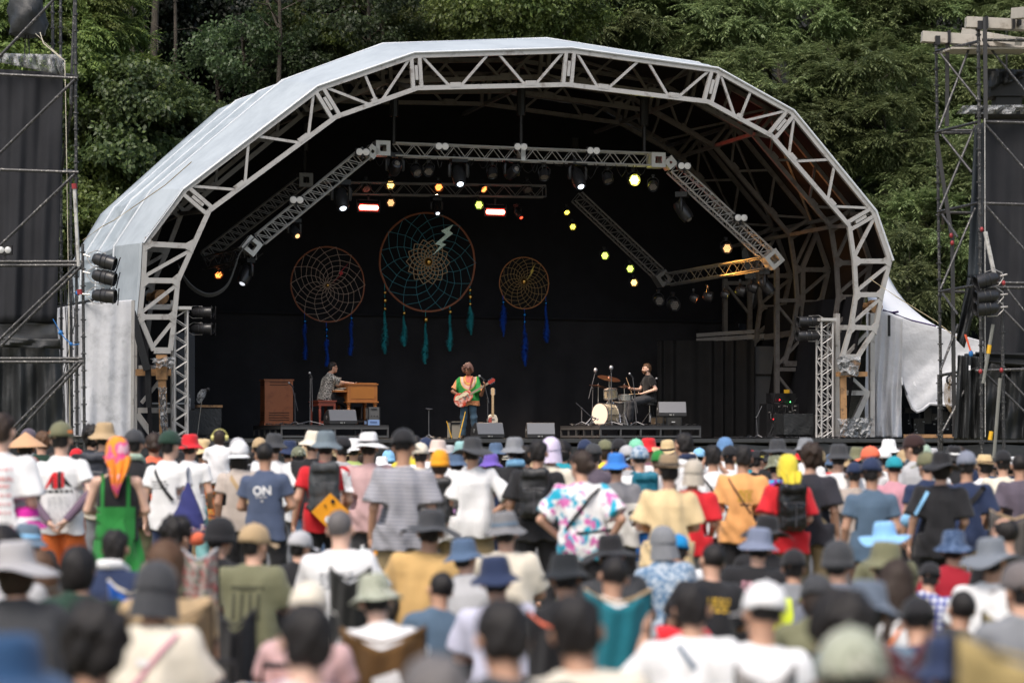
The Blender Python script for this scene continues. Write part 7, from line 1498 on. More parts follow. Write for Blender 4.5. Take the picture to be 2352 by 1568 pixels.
P('person with loose dark brown hair right of the lavender wrap', 1294, 1012, 200, 'hold', 1, ('bob', 'black'), None, T('teal'), Lg('grey'), -20)
p19 = P('woman with a bun in a pink and blue tie dyed shirt, hands on hips', 1331, 1034, 282, 'hips', 0, ('bun', 'brown'), None, W(TIE), Lg('black'), -6)
P('person in a dark grey cap and mauve shirt right of the tie dyed shirt', 1363, 1019, 210, 'down', 0, sB, ('cap', cm('char')), T('mauve'), Lg('black'))
P('person in a black cap lifting a cup to the mouth', 1422, 1008, 198, 'phone', 1, sB, ('cap', cm('black')), T('char'), Lg('black'))
p20 = P('person in a bright blue bucket hat and two tone grey shirt', 1416, 1042, 245, 'slack', 0, sB, ('bucket', cm('blue')), W(YOKE), Lg('black'), 4, 19)
P('person in a grey white cap over the blue bucket hat', 1440, 1024, 206, 'down', 1, sB, ('cap', cm('lgrey')), T('lgrey'), Lg('grey'))
P('person in a mint green cap', 1461, 1009, 192, 'down', 0, sB, ('cap', cm('mint')), T('white'), Lg('grey'))
p21 = P('person in a navy patched cap and white shirt with a teal pack', 1469, 1024, 226, 'down', 0, sF, ('cap', DEN), T('white'), Sh('blue'))
P('person in a curled straw cowboy hat', 1533, 1012, 192, 'down', 0, sB, ('cowboy', cm('straw'), cm('black')), T('cream'), Lg('grey'), -15)
P('person in a small green cap below the cowboy hat', 1512, 1035, 200, 'down', 1, sB, ('cap', cm('green')), T('white'), Lg('grey'))
p22 = P('tall person with black hair and white collar above the cowboy hat', 1569, 994, 222, 'down', 1, sB, None, T('white'), Lg('black'), 10)
p23 = P('broad person with a brown sun visor on black hair and butter yellow shirt', 1536, 1044, 290, 'front', 0, ('short', 'black'), ('fedora', cloth('visor', (.30, .22, .14)), cm('black')), W('butter'), Lg('tan'), 0)
p24 = P('person in a beige flap cap and red shirt with a yellow round print', 1593, 1056, 262, 'slack', 1, sB, ('flap', cloth('stone', (.50, .45, .38))), W('red'), Lg('grey'), -5)
p25 = P('person with black hair holding a camera up, white shirt with blue print', 1638, 1022, 232, 'phone', 1, sB, None, W('white'), Lg('black'), -8)
P('person in a denim blue knit hat above the raised camera', 1664, 1005, 194, 'down', 0, sB, ('beanie', cloth('jeanblue', (.12, .24, .45))), T('white'), Lg('grey'))
P('person in a black cap between the raised camera and the orange shirt', 1676, 1024, 206, 'down', 1, sB, ('cap', cm('black')), T('white'), Lg('black'))
p26 = P('man with black hair in a light orange shirt with thin bag strap', 1706, 1023, 245, 'down', 1, sB, None, W('peach'), Lg('black'), -6)
P('person in a black cap with a yellow stripe and small red badge', 1737, 1035, 196, 'down', 0, sB, ('cap', cm('black'), cm('yellow')), T('black'), Lg('black'))
P('person in a dark floppy bucket hat above the camouflage hat', 1786, 1010, 206, 'down', 1, sB, ('wide', cm('char')), T('black'), Lg('grey'), 0, 20)
P('person in a camouflage bucket hat and bright purple and pink jacket', 1782, 1048, 214, 'down', 0, sB, ('bucket', CAMO), ('jacket', MULTI), Lg('blue'), 0, 21)
p27 = P('person in a yellow head cloth and red shirt wearing a shiny black pack', 1811, 1044, 258, 'slack', 2, ('pony', 'ltbrown'), ('scarf', cm('yellow')), W('red'), Lg('khaki'), 8)
p28 = P('man with dark curly hair facing left in a black shirt', 1860, 1021, 254, 'downl', 0, ('curly', 'brown'), None, W(cloth('soft_black', (.03, .03, .04))), Lg('khaki'), -8)
P('person in a grey bucket hat above the dark curly hair', 1850, 1008, 200, 'down', 1, sB, ('bucket', cm('grey')), T('white'), Lg('grey'), 0, 22)
P('person in a charcoal round hat and loose white shirt, beige trousers', 1926, 1021, 230, 'slack', 0, sB, ('bucket', cm('char')), W('white'), Lg('tan'), 0, 23)
P('person in an olive bucket hat left of the orange cap', 1968, 1028, 202, 'down', 1, sB, ('bucket', cm('olive')), T('navy'), Lg('grey'), 0, 24)
P('person in an orange cap and sunglasses above the navy cap', 1998, 1026, 212, 'downl', 0, sB, ('cap', cm('coral')), T('white'), Lg('grey'))
P('person in a white cap between the orange cap and the tan knit hat', 2030, 1030, 200, 'down', 0, sB, ('cap', cm('white')), T('white'), Lg('grey'))
p30 = P('broad man in a navy cap and slate blue shirt', 2002, 1052, 284, 'down', 1, sB, ('cap', cm('navy')), T('slate'), Lg('brown'), 3)
P('person in a beige vest with a dark strap behind the slate blue shirt', 1962, 1062, 232, 'down', 1, sB, ('cap', cm('navy')), W(cloth('taupe', (.40, .34, .30))), Lg('grey'))
P('person in a red and black cap facing left taller than the others', 2098, 998, 218, 'downl', 0, sB, ('cap', cloth('redblack', (.04, .02, .02))), T('lgrey'), Lg('grey'), 10)
P('person in a teal cap and pink shirt', 2052, 1049, 228, 'down', 0, sF, ('cap', cm('teal')), T('rose'), Lg('black'), 4)
P('person in a ribbed tan knit hat', 2076, 1033, 192, 'down', 1, sB, ('beanie', cm('tan')), T('white'), Lg('grey'))
P('person in a pale green cap holding a phone', 2120, 1021, 216, 'phone', 0, sB, ('cap', cm('ltgreen')), T('white'), Lg('grey'), -10)
P('person in an olive cap and navy shirt with a blue strap', 2128, 1039, 244, 'downl', 0, sB, ('cap', cm('olive')), T('navy'), Lg('black'), 0)
P('person in a faded grey cap under the pale green cap', 2098, 1047, 216, 'downl', 0, sB, ('cap', cm('grey')), T('red'), Lg('grey'))
P('person in a black hat with a white stripe', 2190, 1025, 196, 'down', 1, sB, ('bucket', cm('black'), cm('white')), T('black'), Lg('grey'), 0, 25)
p31 = P('person all in black with a black bucket hat and pale blue strap', 2162, 1039, 270, 'slack', 0, ('bob', 'black'), ('wide', cm('black')), ('wide', 'black'), Lg('black'), 0, 26)
p32 = P('man in a grey cap and navy shirt with a dark cross strap', 2220, 1037, 258, 'slack', 1, sB, ('cap', cloth('bluegrey', (.20, .22, .28))), W('navy'), Lg('tan'), 0)
P('person in a small woven straw hat with a dark ribbon and red collar', 2260, 1045, 212, 'downl', 0, sB, ('fedora', cm('straw'), cm('brown')), T('white'), Lg('grey'), 5)
P('person in a black cap with a white neck flap and cream shirt', 2303, 1035, 222, 'down', 0, sB, ('cap', cm('black')), W('cream'), Lg('grey'), 0)
P('person with black hair in a mauve shirt with an orange towel at the right edge', 2342, 1043, 240, 'slack', 1, sF, None, W('mauve'), Lg('black'), 0)
# filler heads in the packed rows nearest the stage
HC = ['white', 'cream', 'black', 'char', 'grey', 'navy', 'tan', 'olive', 'denim', 'lgrey', 'red', 'sky', 'khaki', 'brown']; HT = [('bucket', 'bucket hat'), ('cap', 'cap'), ('wide', 'sun hat'), ('beanie', 'beanie')]; SC = ['white', 'black', 'grey', 'navy', 'teal', 'rose', 'cream', 'olive', 'red', 'slate', 'yellow', 'denim']
NM = dict(char='charcoal', lgrey='light grey', sky='sky blue', denim='denim blue', rose='pink', slate='slate blue')
nm_ = lambda c: NM.get(c, c)
q_ = random.Random(99); usedc = set(); xs = [24, 120, 176, 286, 333, 376, 412, 526, 578, 596, 646, 702, 735, 768, 800, 828, 876, 892, 955, 990, 1030, 1070, 1100, 1140, 1166, 1222, 1250, 1280, 1310, 1345, 1390, 1405, 1436, 1450, 1490, 1506, 1524, 1552, 1588, 1604, 1622, 1650, 1690, 1724, 1758, 1770, 1800, 1832, 1880, 1896, 1910, 1946, 1980, 2014, 2042, 2064, 2090, 2140, 2176, 2204, 2240, 2280, 2320]
for i, x in enumerate(xs):
    for _ in range(60):
        h = q_.choice(HT + [None]); hc = q_.choice(HC); s1 = q_.choice(SC); key = (h and h[0], hc if h else '', s1)
        if key not in usedc: break
    usedc.add(key); s = q_.uniform(148, 186); Y = F / s; ht = q_.uniform(1.52, 1.74); yt = HY - (ht + ground_z(Y) - CZ) * s
    lab = ('person in ' + ('an' if hc[0] in 'o' else 'a') + ' %s %s and %s shirt in the rows near the stage' % (nm_(hc), h[1], nm_(s1))) if h else 'bareheaded person in %s shirt near the stage, %s' % (nm_(s1), ('at far left', 'left of the guitarist', 'near the middle', 'right of the drums', 'at far right')[min(4, int(x / 471))])
    P(lab, x, yt, s, q_.choice(['down', 'down', 'slack', 'downl', 'downr', 'front', 'hold', 'hip', 'phone']), q_.choice([0, 1, 2]), q_.choice([sB, sF, ('bob', 'black'), ('bob', 'brown')]), (h[0], cm(hc)) if h else None, T(s1), Lg(q_.choice(['black', 'grey', 'denim'])), q_.uniform(-15, 15), i % 5)
# ---- seated people
def S(label, px, yt, s, pz, sk, hair, hat, shirt, yaw=0, hs=0, pants='black'):
    if s > 400 and yt > 1355: s = max(s, (yt - HY) / .55)
    return P(label, px, yt, s, pz, sk, hair, hat, shirt, Lg(pants), yaw, hs, G2)
S('child in a pink and white bucket hat at the far left', 60, 1166, 300, 'sit', 0, sB, ('bucket', cm('fuchsia'), cm('white')), T('black'), 0, 1)
S('child in a dark bucket hat with a blue and tan band below the pink hat', 63, 1204, 318, 'sitl', 0, sB, ('bucket', cm('bgrey'), cm('sky')), T('denim'), 0, 2)
S('person with black hair at the left edge above the big pale hat', 6, 1204, 420, 'sit', 1, ('bob', 'black'), None, T('lgrey'))
S('seated person in a big pale grey felt sun hat at the far left', 42, 1246, 455, 'sit', 0, ('bob', 'brown'), ('wide', cloth('palegrey', (.40, .39, .40))), ('jacket', 'char'), 0, 3)
S('seated person with loose brown hair right of the big pale hat', 98, 1262, 390, 'sit', 1, ('long', 'ltbrown'), None, T('cream'))
S('seated person with bobbed black hair and a dark green collar', 186, 1254, 425, 'sitr', 1, ('bob', 'black'), None, T('dgreen'))
pa = S('seated person with black hair and striped white and navy collar', 264, 1216, 352, 'sit', 1, sB, None, ('jacket', 'navy'))
S('seated person with curly black hair resting a hand by the ear', 404, 1190, 332, 'sitr', 0, ('curly', 'black'), None, T('olive'))
S('seated person with long reddish brown hair', 388, 1241, 440, 'sitr', 1, ('long', 'ltbrown'), None, T('tan'))
ph = S('seated person in a black sun hat with a small purple badge and white shirt', 352, 1291, 505, 'sit', 1, ('bob', 'black'), ('flap', cm('char')), W('cream'), 0, 4)
S('seated person with a large round head of dark hair at the lower left', 212, 1393, 610, 'sit', 1, ('curly', 'black'), None, ('jacket', 'black'))
S('seated person in a navy bucket hat cut by the bottom left corner', 20, 1462, 760, 'sit', 1, sB, ('wide', cloth('navyhat', (.02, .06, .14))), ('jacket', 'navy'), 0, 5)
S('seated person in a black ribbed knit hat', 504, 1188, 322, 'sitr', 0, sB, ('beanie', cm('black')), T('black'))
po = S('seated person in a tan cap and olive shirt with faded dark columns', 583, 1204, 335, 'sitr', 0, sB, ('cap', cm('tan')), W('olive'))
S('seated person in a pale grey cap beside the shaved head', 689, 1220, 300, 'sitr', 0, sB, ('cap', cm('lgrey')), T('black'))
ps = S('man with a shaved head and white shirt with a faded grey print', 777, 1169, 332, 'sit', 2, ('buzz', 'grey'), None, W('white'))
S('seated person in a black wide brimmed hat and yellow tan shirt with a strap', 987, 1171, 322, 'sit', 1, sB, ('wide', cm('char')), W(cloth('mustard', (.62, .40, .16))), 0, 6)
S('seated person in a denim blue bucket hat and blue neck cloth', 1068, 1237, 336, 'sitr', 0, sB, ('bucket', cm('denim')), ('jacket', 'lgrey'), 0, 7)
S('seated person in a camouflage bucket hat, head bent left', 880, 1320, 445, 'hunch', 2, sB, ('bucket', CAMOL), T('white'), 10, 8)
pn = S('seated person in a navy bucket hat with a pale round print', 1142, 1278, 412, 'sit', 1, sB, ('bucket', cm('navy')), W(cloth('pale_lav', (.55, .55, .68))), 0, 9)
S('seated person in a smooth off white cap behind a large dark head', 706, 1338, 490, 'sit', 1, sB, ('cap', cm('cream')), T('dpink'))
S('seated person with black hair above a red and white collar at the bottom', 719, 1383, 610, 'sit', 2, sB, None, ('wide', cloth('redwhite', (.5, .5, .6), pat='camo', c2=(.45, .03, .05), c3=(.7, .7, .72), sc_=.5)), 8)
S('seated person with black hair in front of the pale lavender shirt', 1157, 1376, 655, 'sit', 1, sB, None, T('char'))
S('seated person with thin dark grey hair cut by the bottom edge', 995, 1506, 800, 'sit', 1, ('short', 'grey'), None, T('black'))
S('seated person in a two tone grey bucket hat and cream shirt', 1163, 1177, 314, 'sit', 0, sB, ('bucket', cloth('twotone', (.20, .20, .21)), cm('bgrey')), W('cream'), 0, 10)
S('seated person in a large black bucket hat left of the teal chair', 1297, 1272, 412, 'sit', 1, sB, ('bucket', cloth('inkblack', (.015, .018, .022))), ('jacket', 'black'), 0, 11)
S('seated person in a black hat behind the teal chair', 1405, 1229, 345, 'sit', 1, sB, ('wide', cm('black')), ('jacket', 'char'), 0, 12)
pt_ = S('man with cropped black hair sitting in the teal chair', 1406, 1275, 408, 'sit', 1, sF, None, T('white'))
S('seated person in a grey cap with a neck flap', 1522, 1208, 312, 'sitl', 0, sB, ('flap', cm('grey')), ('jacket', DEN))
pv = S('child in a bright blue cap with an orange vest over a white shirt', 1554, 1229, 305, 'sit', 1, sB, ('cap', cloth('azure', (.01, .24, .55)), cm('yellow')), T('white'))
pg = S('seated man with a fade haircut and black shirt lettered in gold', 1638, 1247, 355, 'sit', 0, sF, None, W('black'))
S('seated person with black hair and cream shirt near the bottom middle', 1326, 1362, 605, 'sit', 1, sB, None, W('cream'))
pw = S('seated person with black hair, white shirt and grey strap raising a hand', 1587, 1338, 505, 'sithand', 1, sB, None, W('white'))
S('seated person in a white cap and white polo shirt', 1753, 1338, 528, 'sit', 1, sF, ('cap', cm('white')), W('white'))
pk2 = S('seated person in a blue grey bucket hat and black shirt with a pink print', 1741, 1213, 325, 'sit', 0, sB, ('bucket', cloth('greyblue', (.18, .21, .30))), W('black'), 0, 13)
S('seated person in a black hat behind the blue grey bucket hat', 1758, 1186, 300, 'sit', 1, sB, ('wide', cm('black')), T('black'), 0, 14)
py_ = S('seated person with a bright yellow safety vest', 1822, 1262, 345, 'sit', 1, sB, ('cap', cm('black')), ('jacket', 'grey'))
S('seated person in a charcoal knit cap and grey hooded top', 1926, 1243, 375, 'sitr', 0, sB, ('beanie', cm('char')), ('jacket', cloth('hoodie', (.22, .24, .30))))
S('seated person in a sky blue sun hat with a darker dot', 2034, 1200, 305, 'sit', 0, sB, ('wide', cloth('skyhat', (.25, .50, .80))), T('olive'), 0, 15)
S('seated person in a dull olive bucket hat', 2034, 1246, 385, 'sit', 1, sB, ('bucket', cm('olive')), ('jacket', 'olive'), 0, 16)
pb = S('woman with long dark brown hair in a white vest with an orange strap', 2050, 1283, 440, 'sit', 0, ('long', 'brown'), None, ('tank', 'white'))
S('seated person with very large dark hair in the lower right', 1940, 1364, 690, 'sit', 1, ('curly', 'black'), None, ('jacket', 'brown'))
S('seated person in a grey blue bucket hat behind the very large dark hair', 1985, 1338, 520, 'sit', 1, sB, ('bucket', cloth('slatehat', (.12, .15, .20))), ('jacket', 'bgrey'), 0, 17)
S('seated person in a faded camouflage cap at the bottom', 1950, 1446, 820, 'sit', 1, sB, ('cap', CAMOL), ('jacket', 'char'))
S('seated person in a navy knitted bucket hat and dark red shirt', 2189, 1219, 322, 'sit', 1, sB, ('bucket', cloth('navyknit', (.03, .06, .13), pat='floral', c2=(.09, .14, .25))), T('dred'), 0, 18)
S('man with a bald crown and dark hair at the right', 2307, 1186, 325, 'sitl', 0, ('bald', 'black'), None, T('black'))
S('seated person in a large grey bucket hat and white shirt at the right', 2275, 1237, 372, 'sit', 1, sB, ('wide', cloth('feltgrey', (.17, .19, .22))), W('white'), 0, 19)
S('child in a blue and white checked shirt and dark hat', 2131, 1292, 330, 'sit', 0, sB, ('cap', cm('black')), T(PLAID))
S('person in a grey cap cut by the right edge', 2343, 1293, 465, 'sitl', 0, sB, ('cap', cloth('dgrey', (.16, .14, .14))), T('grey'))
# filler seated people between them
q_ = random.Random(5); usedc = set()
for i, (x, yt, s) in enumerate(((1015, 1300, 400), (1880, 1310, 430), (2110, 1360, 480), (2200, 1340, 440), (2180, 1450, 640), )):
    for _ in range(60):
        h = q_.choice(HT[:2] + [None, None]); hc = q_.choice(['black', 'char', 'grey', 'navy', 'olive', 'tan', 'cream', 'denim']); s1 = q_.choice(['black', 'char', 'grey', 'navy', 'white', 'olive', 'cream', 'brown', 'slate', 'khaki']); key = (h and h[0], hc if h else i, s1)
        if key not in usedc: break
    usedc.add(key); side = ('far left', 'left', 'left of the middle', 'middle', 'right of the middle', 'right', 'far right')[min(6, int(x / 336))]; row = 'back' if yt < 1240 else ('middle' if yt < 1340 else 'front')
    yt = max(yt, HY + (CZ - 1.16) * s) if False else yt
    P(('seated person in ' + ('an' if hc[0] in 'o' else 'a') + ' %s %s, %s top, %s rows, %s' % (nm_(hc), h[1], nm_(s1), row, side)) if h else 'bareheaded seated person in a %s top, %s seated rows, %s' % (nm_(s1), row, side), x, yt + 12, s, q_.choice(['sit', 'sitl', 'sitr', 'hunch', 'hunch', 'sithand']), q_.choice([0, 1]), q_.choice([sB, sF, sB, ('bob', 'brown')]), (h[0], cm(hc)) if h else None, ('jacket' if i % 2 else 'tee', cm(s1)), Lg('black'), q_.uniform(-10, 10), i % 5, G2)
# ---- prints, straps and packs
RP, BP, GP = cm('red'), cm('black'), cloth('print_grey', (.25, .26, .30))
def lines(root, pz, st_, z0, n, w_, m, x=0, dz=.03, th=.009, seed=1, nm='print'):
    q = random.Random(seed); polys = []
    for i in range(n):
        cx = x - w_ / 2; z = z0 - i * dz
        while cx < x + w_ / 2 - .01: L_ = q.uniform(.015, .05); polys.append(rect(cx, z, min(cx + L_, x + w_ / 2), z + th)); cx += L_ + .012
    patch(nm, root, pz, st_, polys, m, cuts=0)
patch('logo', p3, 'behind', 'tee', [[(-.125, 1.20), (-.105, 1.20), (-.02, 1.30), (-.03, 1.345), (-.055, 1.32)], [(-.035, 1.20), (.0, 1.20), (.0, 1.34), (-.035, 1.34)], [(.035, 1.205), (.055, 1.21), (.055, 1.335), (.035, 1.345)]], RP)
patch('logo', p3, 'behind', 'tee', [[(-.06, 1.205), (-.038, 1.20), (-.038, 1.31), (-.06, 1.27)], [(.003, 1.20), (.032, 1.20), (.032, 1.345), (.003, 1.345)], [(.058, 1.30), (.125, 1.205), (.058, 1.235)]], BP)
lines(p3, 'behind', 'tee', 1.165, 1, .24, BP, th=.022); lines(p3, 'behind', 'tee', 1.12, 12, .19, GP, dz=.022, th=.006)
SLV = cloth('sleeve_mauve', (.16, .11, .16)); b = MB(); pp = POSES['behind']
for s_ in 'LR': b.tube([pp['S' + s_] * .35 + pp['E' + s_] * .65, pp['E' + s_], pp['W' + s_]], [.050, .047, .036], 10)
link('arm_sleeve', b.mesh('arm_sleeve'), SLV, p3)
patch('print', p1, 'slack', 'wide', [rect(-.10, 1.27, .12, 1.285), rect(-.06, 1.23, .10, 1.245)], cloth('pale_red', (.76, .45, .45))); lines(p1, 'slack', 'wide', 1.34, 6, .22, cloth('pale_red', (.76, .45, .45)), dz=.06, th=.02, seed=4); patch('print', p1, 'slack', 'wide', [[(.04, .92), (.12, .90), (.12, .97), (.10, .94)]], RP)
lines(p7, 'slack', 'tee', 1.27, 3, .20, BP, x=-.02, seed=6, th=.010)
text_patch('print', p10, 'front', 'tee', 'ON', 0, 1.245, .115, cm('white')); lines(p10, 'front', 'tee', 1.215, 1, .13, cm('lgrey'), th=.016, seed=3); patch('print', p10, 'front', 'tee', [rect(-.012, 1.175, .012, 1.195)], cm('lgrey'))
patch('print', p24, 'slack', 'wide', [[(.02 + .085 * math.cos(i * .52), 1.20 + .085 * math.sin(i * .52)) for i in range(12)]], cm('gold')); lines(p24, 'slack', 'wide', 1.23, 3, .10, RP, x=.02, seed=8); lines(p24, 'slack', 'wide', 1.30, 1, .12, cm('gold'), x=.0, th=.02)
patch('print', p25, 'phone', 'wide', [rect(-.14, 1.16, -.09, 1.25), rect(-.08, 1.16, -.03, 1.25), rect(-.02, 1.16, .03, 1.25), rect(.04, 1.16, .13, 1.25)], cloth('print_blue', (.12, .18, .55))); patch('print', p25, 'phone', 'wide', [rect(-.13, 1.04, .10, 1.14)], cm('coral')); lines(p25, 'phone', 'wide', 1.30, 2, .18, GP)
lines(p26, 'down', 'wide', 1.28, 4, .14, cm('gold'), x=.05, seed=2, th=.02); patch('print', p26, 'down', 'wide', [rect(0, 1.15, .1, 1.165)], BP)
for rt_, pz, c_, x_ in ((ps, 'sit', 'grey', 0), (po, 'sitr', 'khaki', 0), (pg, 'sit', 'gold', 0), (pk2, 'sit', 'rose', 0)):
    if c_ == 'khaki': patch('print', rt_, pz, 'wide', [rect(-.12 + i * .06, .50, -.09 + i * .06, .68) for i in range(4)] + [rect(-.13, .70, .11, .73)], cloth('olive_dark', (.08, .08, .05)))
    else: lines(rt_, pz, 'wide', .74 if c_ != 'grey' else .72, 4, .22, cm(c_), seed=12, th=.018, dz=.028)
[patch('strap', p5, 'front', 'tank', [q], cm('green'), .010) for q in (rect(-.125, 1.14, -.095, 1.44), rect(.095, 1.14, .125, 1.44))]; patch('dress_top', p5, 'front', 'tank', [rect(-.165, .98, .165, 1.16)], cm('green'), .012, cuts=3); patch('dress_top', p5, 'front', 'tank', [rect(-.165, .88, .165, .99)], cm('green'), .012, cuts=3)
patch('sleeve_panel', p12, 'slack', 'tee', [[(-.02, 1.43), (.09, 1.43), (.07, 1.36), (-.02, 1.36)], [(.15, 1.42), (.24, 1.37), (.27, 1.20), (.19, 1.20)], [(-.10, 1.345), (.06, 1.345), (.05, 1.32), (-.09, 1.32)]], cm('white'))
for rt_, pz, st_, pts, w_, c_, lab in ((p7, 'slack', 'tee', [(-.14, 1.42), (.10, 1.10)], .03, 'black', 'thin dark strap across the white shirt under the dark green cap'), (p9, 'down', 'tee', [(-.13, 1.42), (.15, 1.05)], .045, 'tan', 'tan strap across the beige top'), (p19, 'hips', 'wide', [(.14, 1.42), (-.17, 1.02)], .028, 'black', 'black strap across the tie dyed shirt'), (p26, 'down', 'wide', [(-.12, 1.42), (.18, .98)], .016, 'brown', 'thin brown strap across the light orange shirt'),
      (p32, 'slack', 'wide', [(.14, 1.42), (-.18, 1.08)], .05, 'black', 'dark strap across the navy shirt under the grey cap'), (p25, 'phone', 'wide', [(-.14, 1.42), (.16, 1.02)], .02, 'black', 'thin black strap across the blue printed shirt'), (ph, 'sit', 'wide', [(.13, .84), (-.20, .42)], .022, 'rose', 'pink strap across the white back below the purple badged hat'), (pw, 'sithand', 'wide', [(-.10, .84), (.17, .50)], .024, 'bgrey', 'grey strap across the white back of the person raising a hand'), (pb, 'sit', 'tank', [(.13, .80), (-.10, .45)], .018, 'orange', 'orange strap across the white vest'), (p31, 'slack', 'wide', [(-.10, 1.40), (-.22, 1.18)], .03, 'sky', 'pale blue strap on the black clothed shoulder')):
    r = bag_root(rt_, 'bag_strap', lab, 'bag strap'); band(rt_, pz, st_, pts, w_, r, cm(c_), nm='webbing'); x_, z_ = pts[-1]; b = MB(); b.ball((x_ * 1.15, .16, z_ - .06), .10, 14, 9, (.9, .5, .7)); link('pouch', b.mesh('pouch'), cm(c_), r)
b = MB(); pr = POSES['hips']; b.tube([(.215 * math.cos(t * .35), .02 + .165 * math.sin(t * .35), 1.02 + .02 * math.cos(t * .35)) for t in range(18)], .018, 6, True); r = bag_root(p19, 'waist_belt', 'black waist belt worn over the tie dyed shirt', 'belt'); link('webbing', b.mesh('webbing'), cm('black'), r)
BPM = mat('pack_nylon', (.022, .023, .026), .45, 0, .3, 6, .4, 40, .006); BPS = mat('pack_shiny', (.012, .012, .013), .22, 0, .3, 6, .5, 12, .02)
backpack(p4, 'slack', 'tee', 'dark navy backpack under the tall beige bucket hat', mat('pack_navy', (.03, .035, .05), .6)); backpack(p12, 'slack', 'tee', 'grey and black backpack on the red and white jersey', mat('pack_grey', (.05, .055, .06), .6)); backpack(p15, 'slack', 'wide', 'black backpack topped by an olive hood below the orange hat', BPM)
backpack(p18, 'slack', 'wide', 'large black backpack on the man dressed in black', BPM); backpack(p21, 'down', 'tee', 'teal blue backpack on a white shirt', mat('pack_teal', (.01, .16, .24), .6)); backpack(p27, 'slack', 'wide', 'shiny black rain covered backpack on the red shirt', BPS)
S_ = SDF((-.22, -.30, 1.22), (.22, .10, 1.50), .01); S_.ell((0, -.12, 1.37), (.17, .10, .07), .02); S_.ell((.03, -.19, 1.30), (.12, .06, .05), .03); S_.folds(.012, 14, 2); link('hood', S_.mesh('hood'), cloth('hood_olive', (.16, .13, .08)), p15)
# orange diamond pouch hanging from the jersey wearer's pack
pq = Vector(p12.location); r = empty('orange_pouch', (pq.x + .10, pq.y - .36, 1.02), R(8), 'bright orange square pouch hanging cornerwise from the grey pack', 'pouch'); b = MB(); Rm = Matrix.Rotation(R(45), 3, 'Y'); b.box((0, 0, 0), (.25, .05, .25), Rm); b.build('pouch', cm('orangey'), r, False); b = MB(); b = MBS(); [b.cyl((x, -.03, z), (x, -.04, z), rr, n=14) for x, z, rr in ((.02, .10, .020), (-.05, .06, .010))]; b.build('eyelet', cm('black'), r, False); b = MB(); b.cyl((-.02, -.028, -.07), (-.02, -.034, -.07), .035, n=16); b.build('badge', cm('white'), r, False)
# drawstring bag of the white shirted man
pq = Vector(p7.location); r = empty('drawstring_bag', (pq.x + .20, pq.y - .24, 1.0), R(-15), 'navy drawstring bag with a flowered bottom and orange lining', 'bag'); S_ = SDF((-.2, -.14, -.36), (.2, .14, .34), .012); S_.cone((0, 0, .26), (0, 0, -.02), .02, .14, .02, fl=(1, 1.8, 1)); S_.ell((0, 0, -.12), (.16, .08, .12), .05); S_.folds(.012, 12, 3); link('bag_body', S_.mesh('bag_body'), cloth('navy_bag', (.035, .04, .16)), r)
S_ = SDF((-.24, -.16, -.40), (.24, .16, .0), .012); S_.ell((.01, 0, -.17), (.17, .088, .10), .03); S_.folds(.01, 14, 5); link('flowered_bottom', S_.mesh('flowered_bottom'), cloth('flowerbag', (.10, .08, .20), pat='floral', c2=(.5, .25, .25), c3=(.45, .40, .35)), r); S_ = SDF((-.2, -.16, -.42), (.3, .16, -.05), .012); S_.ell((.09, .0, -.25), (.10, .075, .08), .03); link('orange_lining', S_.mesh('orange_lining'), cm('coral'), r); b = MB(); b.tube([(0, .0, .26), (-.03, .05, .38), (-.06, .14, .42)], .01, 5); link('cord', b.mesh('cord'), cm('navy'), r)
def bottle(person, dx, dz, c_, label, hgt=.21):
    pq = Vector(person.location); r = empty('bottle', (pq.x + dx, pq.y - .02, dz), 0, label, 'bottle'); b = MB(); b.lathe([(0, 0), (.032, 0), (.034, .02), (.034, hgt * .65), (.028, hgt * .8), (.014, hgt * .9), (.014, hgt * .95)], n=14); b.build('bottle_body', mat('pet_' + c_, (.55, .60, .62), .12, 0, .1, 5, 0), r, False); b = MB(); b.lathe([(.0345, hgt * .25), (.035, hgt * .27), (.035, hgt * .58), (.0345, hgt * .6)], n=14); b.build('paper_label', cm(c_), r, False); b = MB(); b.cyl((0, 0, hgt * .95), (0, 0, hgt), .017, n=10); b.build('cap', cm('white'), r, False)
bottle(p14, -.30, .62, 'white', 'clear bottle held low beside the striped shirt'); bottle(p13, -.12, .90, 'lgrey', 'white bottle held by the person in dusty pink'); bottle(p17, .02, 1.02, 'coral', 'bottle with a red label held beside the black shirt'); bottle(p28, -.30, .52, 'sky', 'water bottle with a blue label beside the black shirted man')
r = empty('phone', (Vector(p1.location).x + .06, Vector(p1.location).y - .28, .82), 0, 'dark green phone held behind the back of the tall man at left', 'phone'); b = MB(); b.box((0, 0, 0), (.15, .012, .075)); b.build('phone_case', cm('dgreen'), r, False)
r = empty('umbrella', (Vector(p13.location).x + .10, Vector(p13.location).y - .1, .70), R(0), 'folded bright teal umbrella hanging beside the dusty pink shirt', 'umbrella'); b = MB(); b.lathe([(.008, 0), (.03, .08), (.045, .30), (.04, .48), (.015, .56)], axis=(.25, 0, 1), n=12); b.build('canopy', cloth('cyan', (.01, .28, .38)), r, False); b = MB(); b.cyl((0, 0, -.05), (.15, 0, .66), .008); b.build('shaft', BLK, r, False)
r = empty('cloth_bag', (Vector(p13.location).x + .02, Vector(p13.location).y - .2, .52), 0, 'small orange yellow cloth hanging below the teal umbrella', 'cloth'); S_ = SDF((-.12, -.08, -.16), (.12, .08, .16), .012); S_.cone((0, 0, .1), (.01, 0, -.06), .02, .065, .02, fl=(1, 1.6, 1)); S_.folds(.01, 14, 3); link('cloth', S_.mesh('cloth'), cm('orangey'), r)
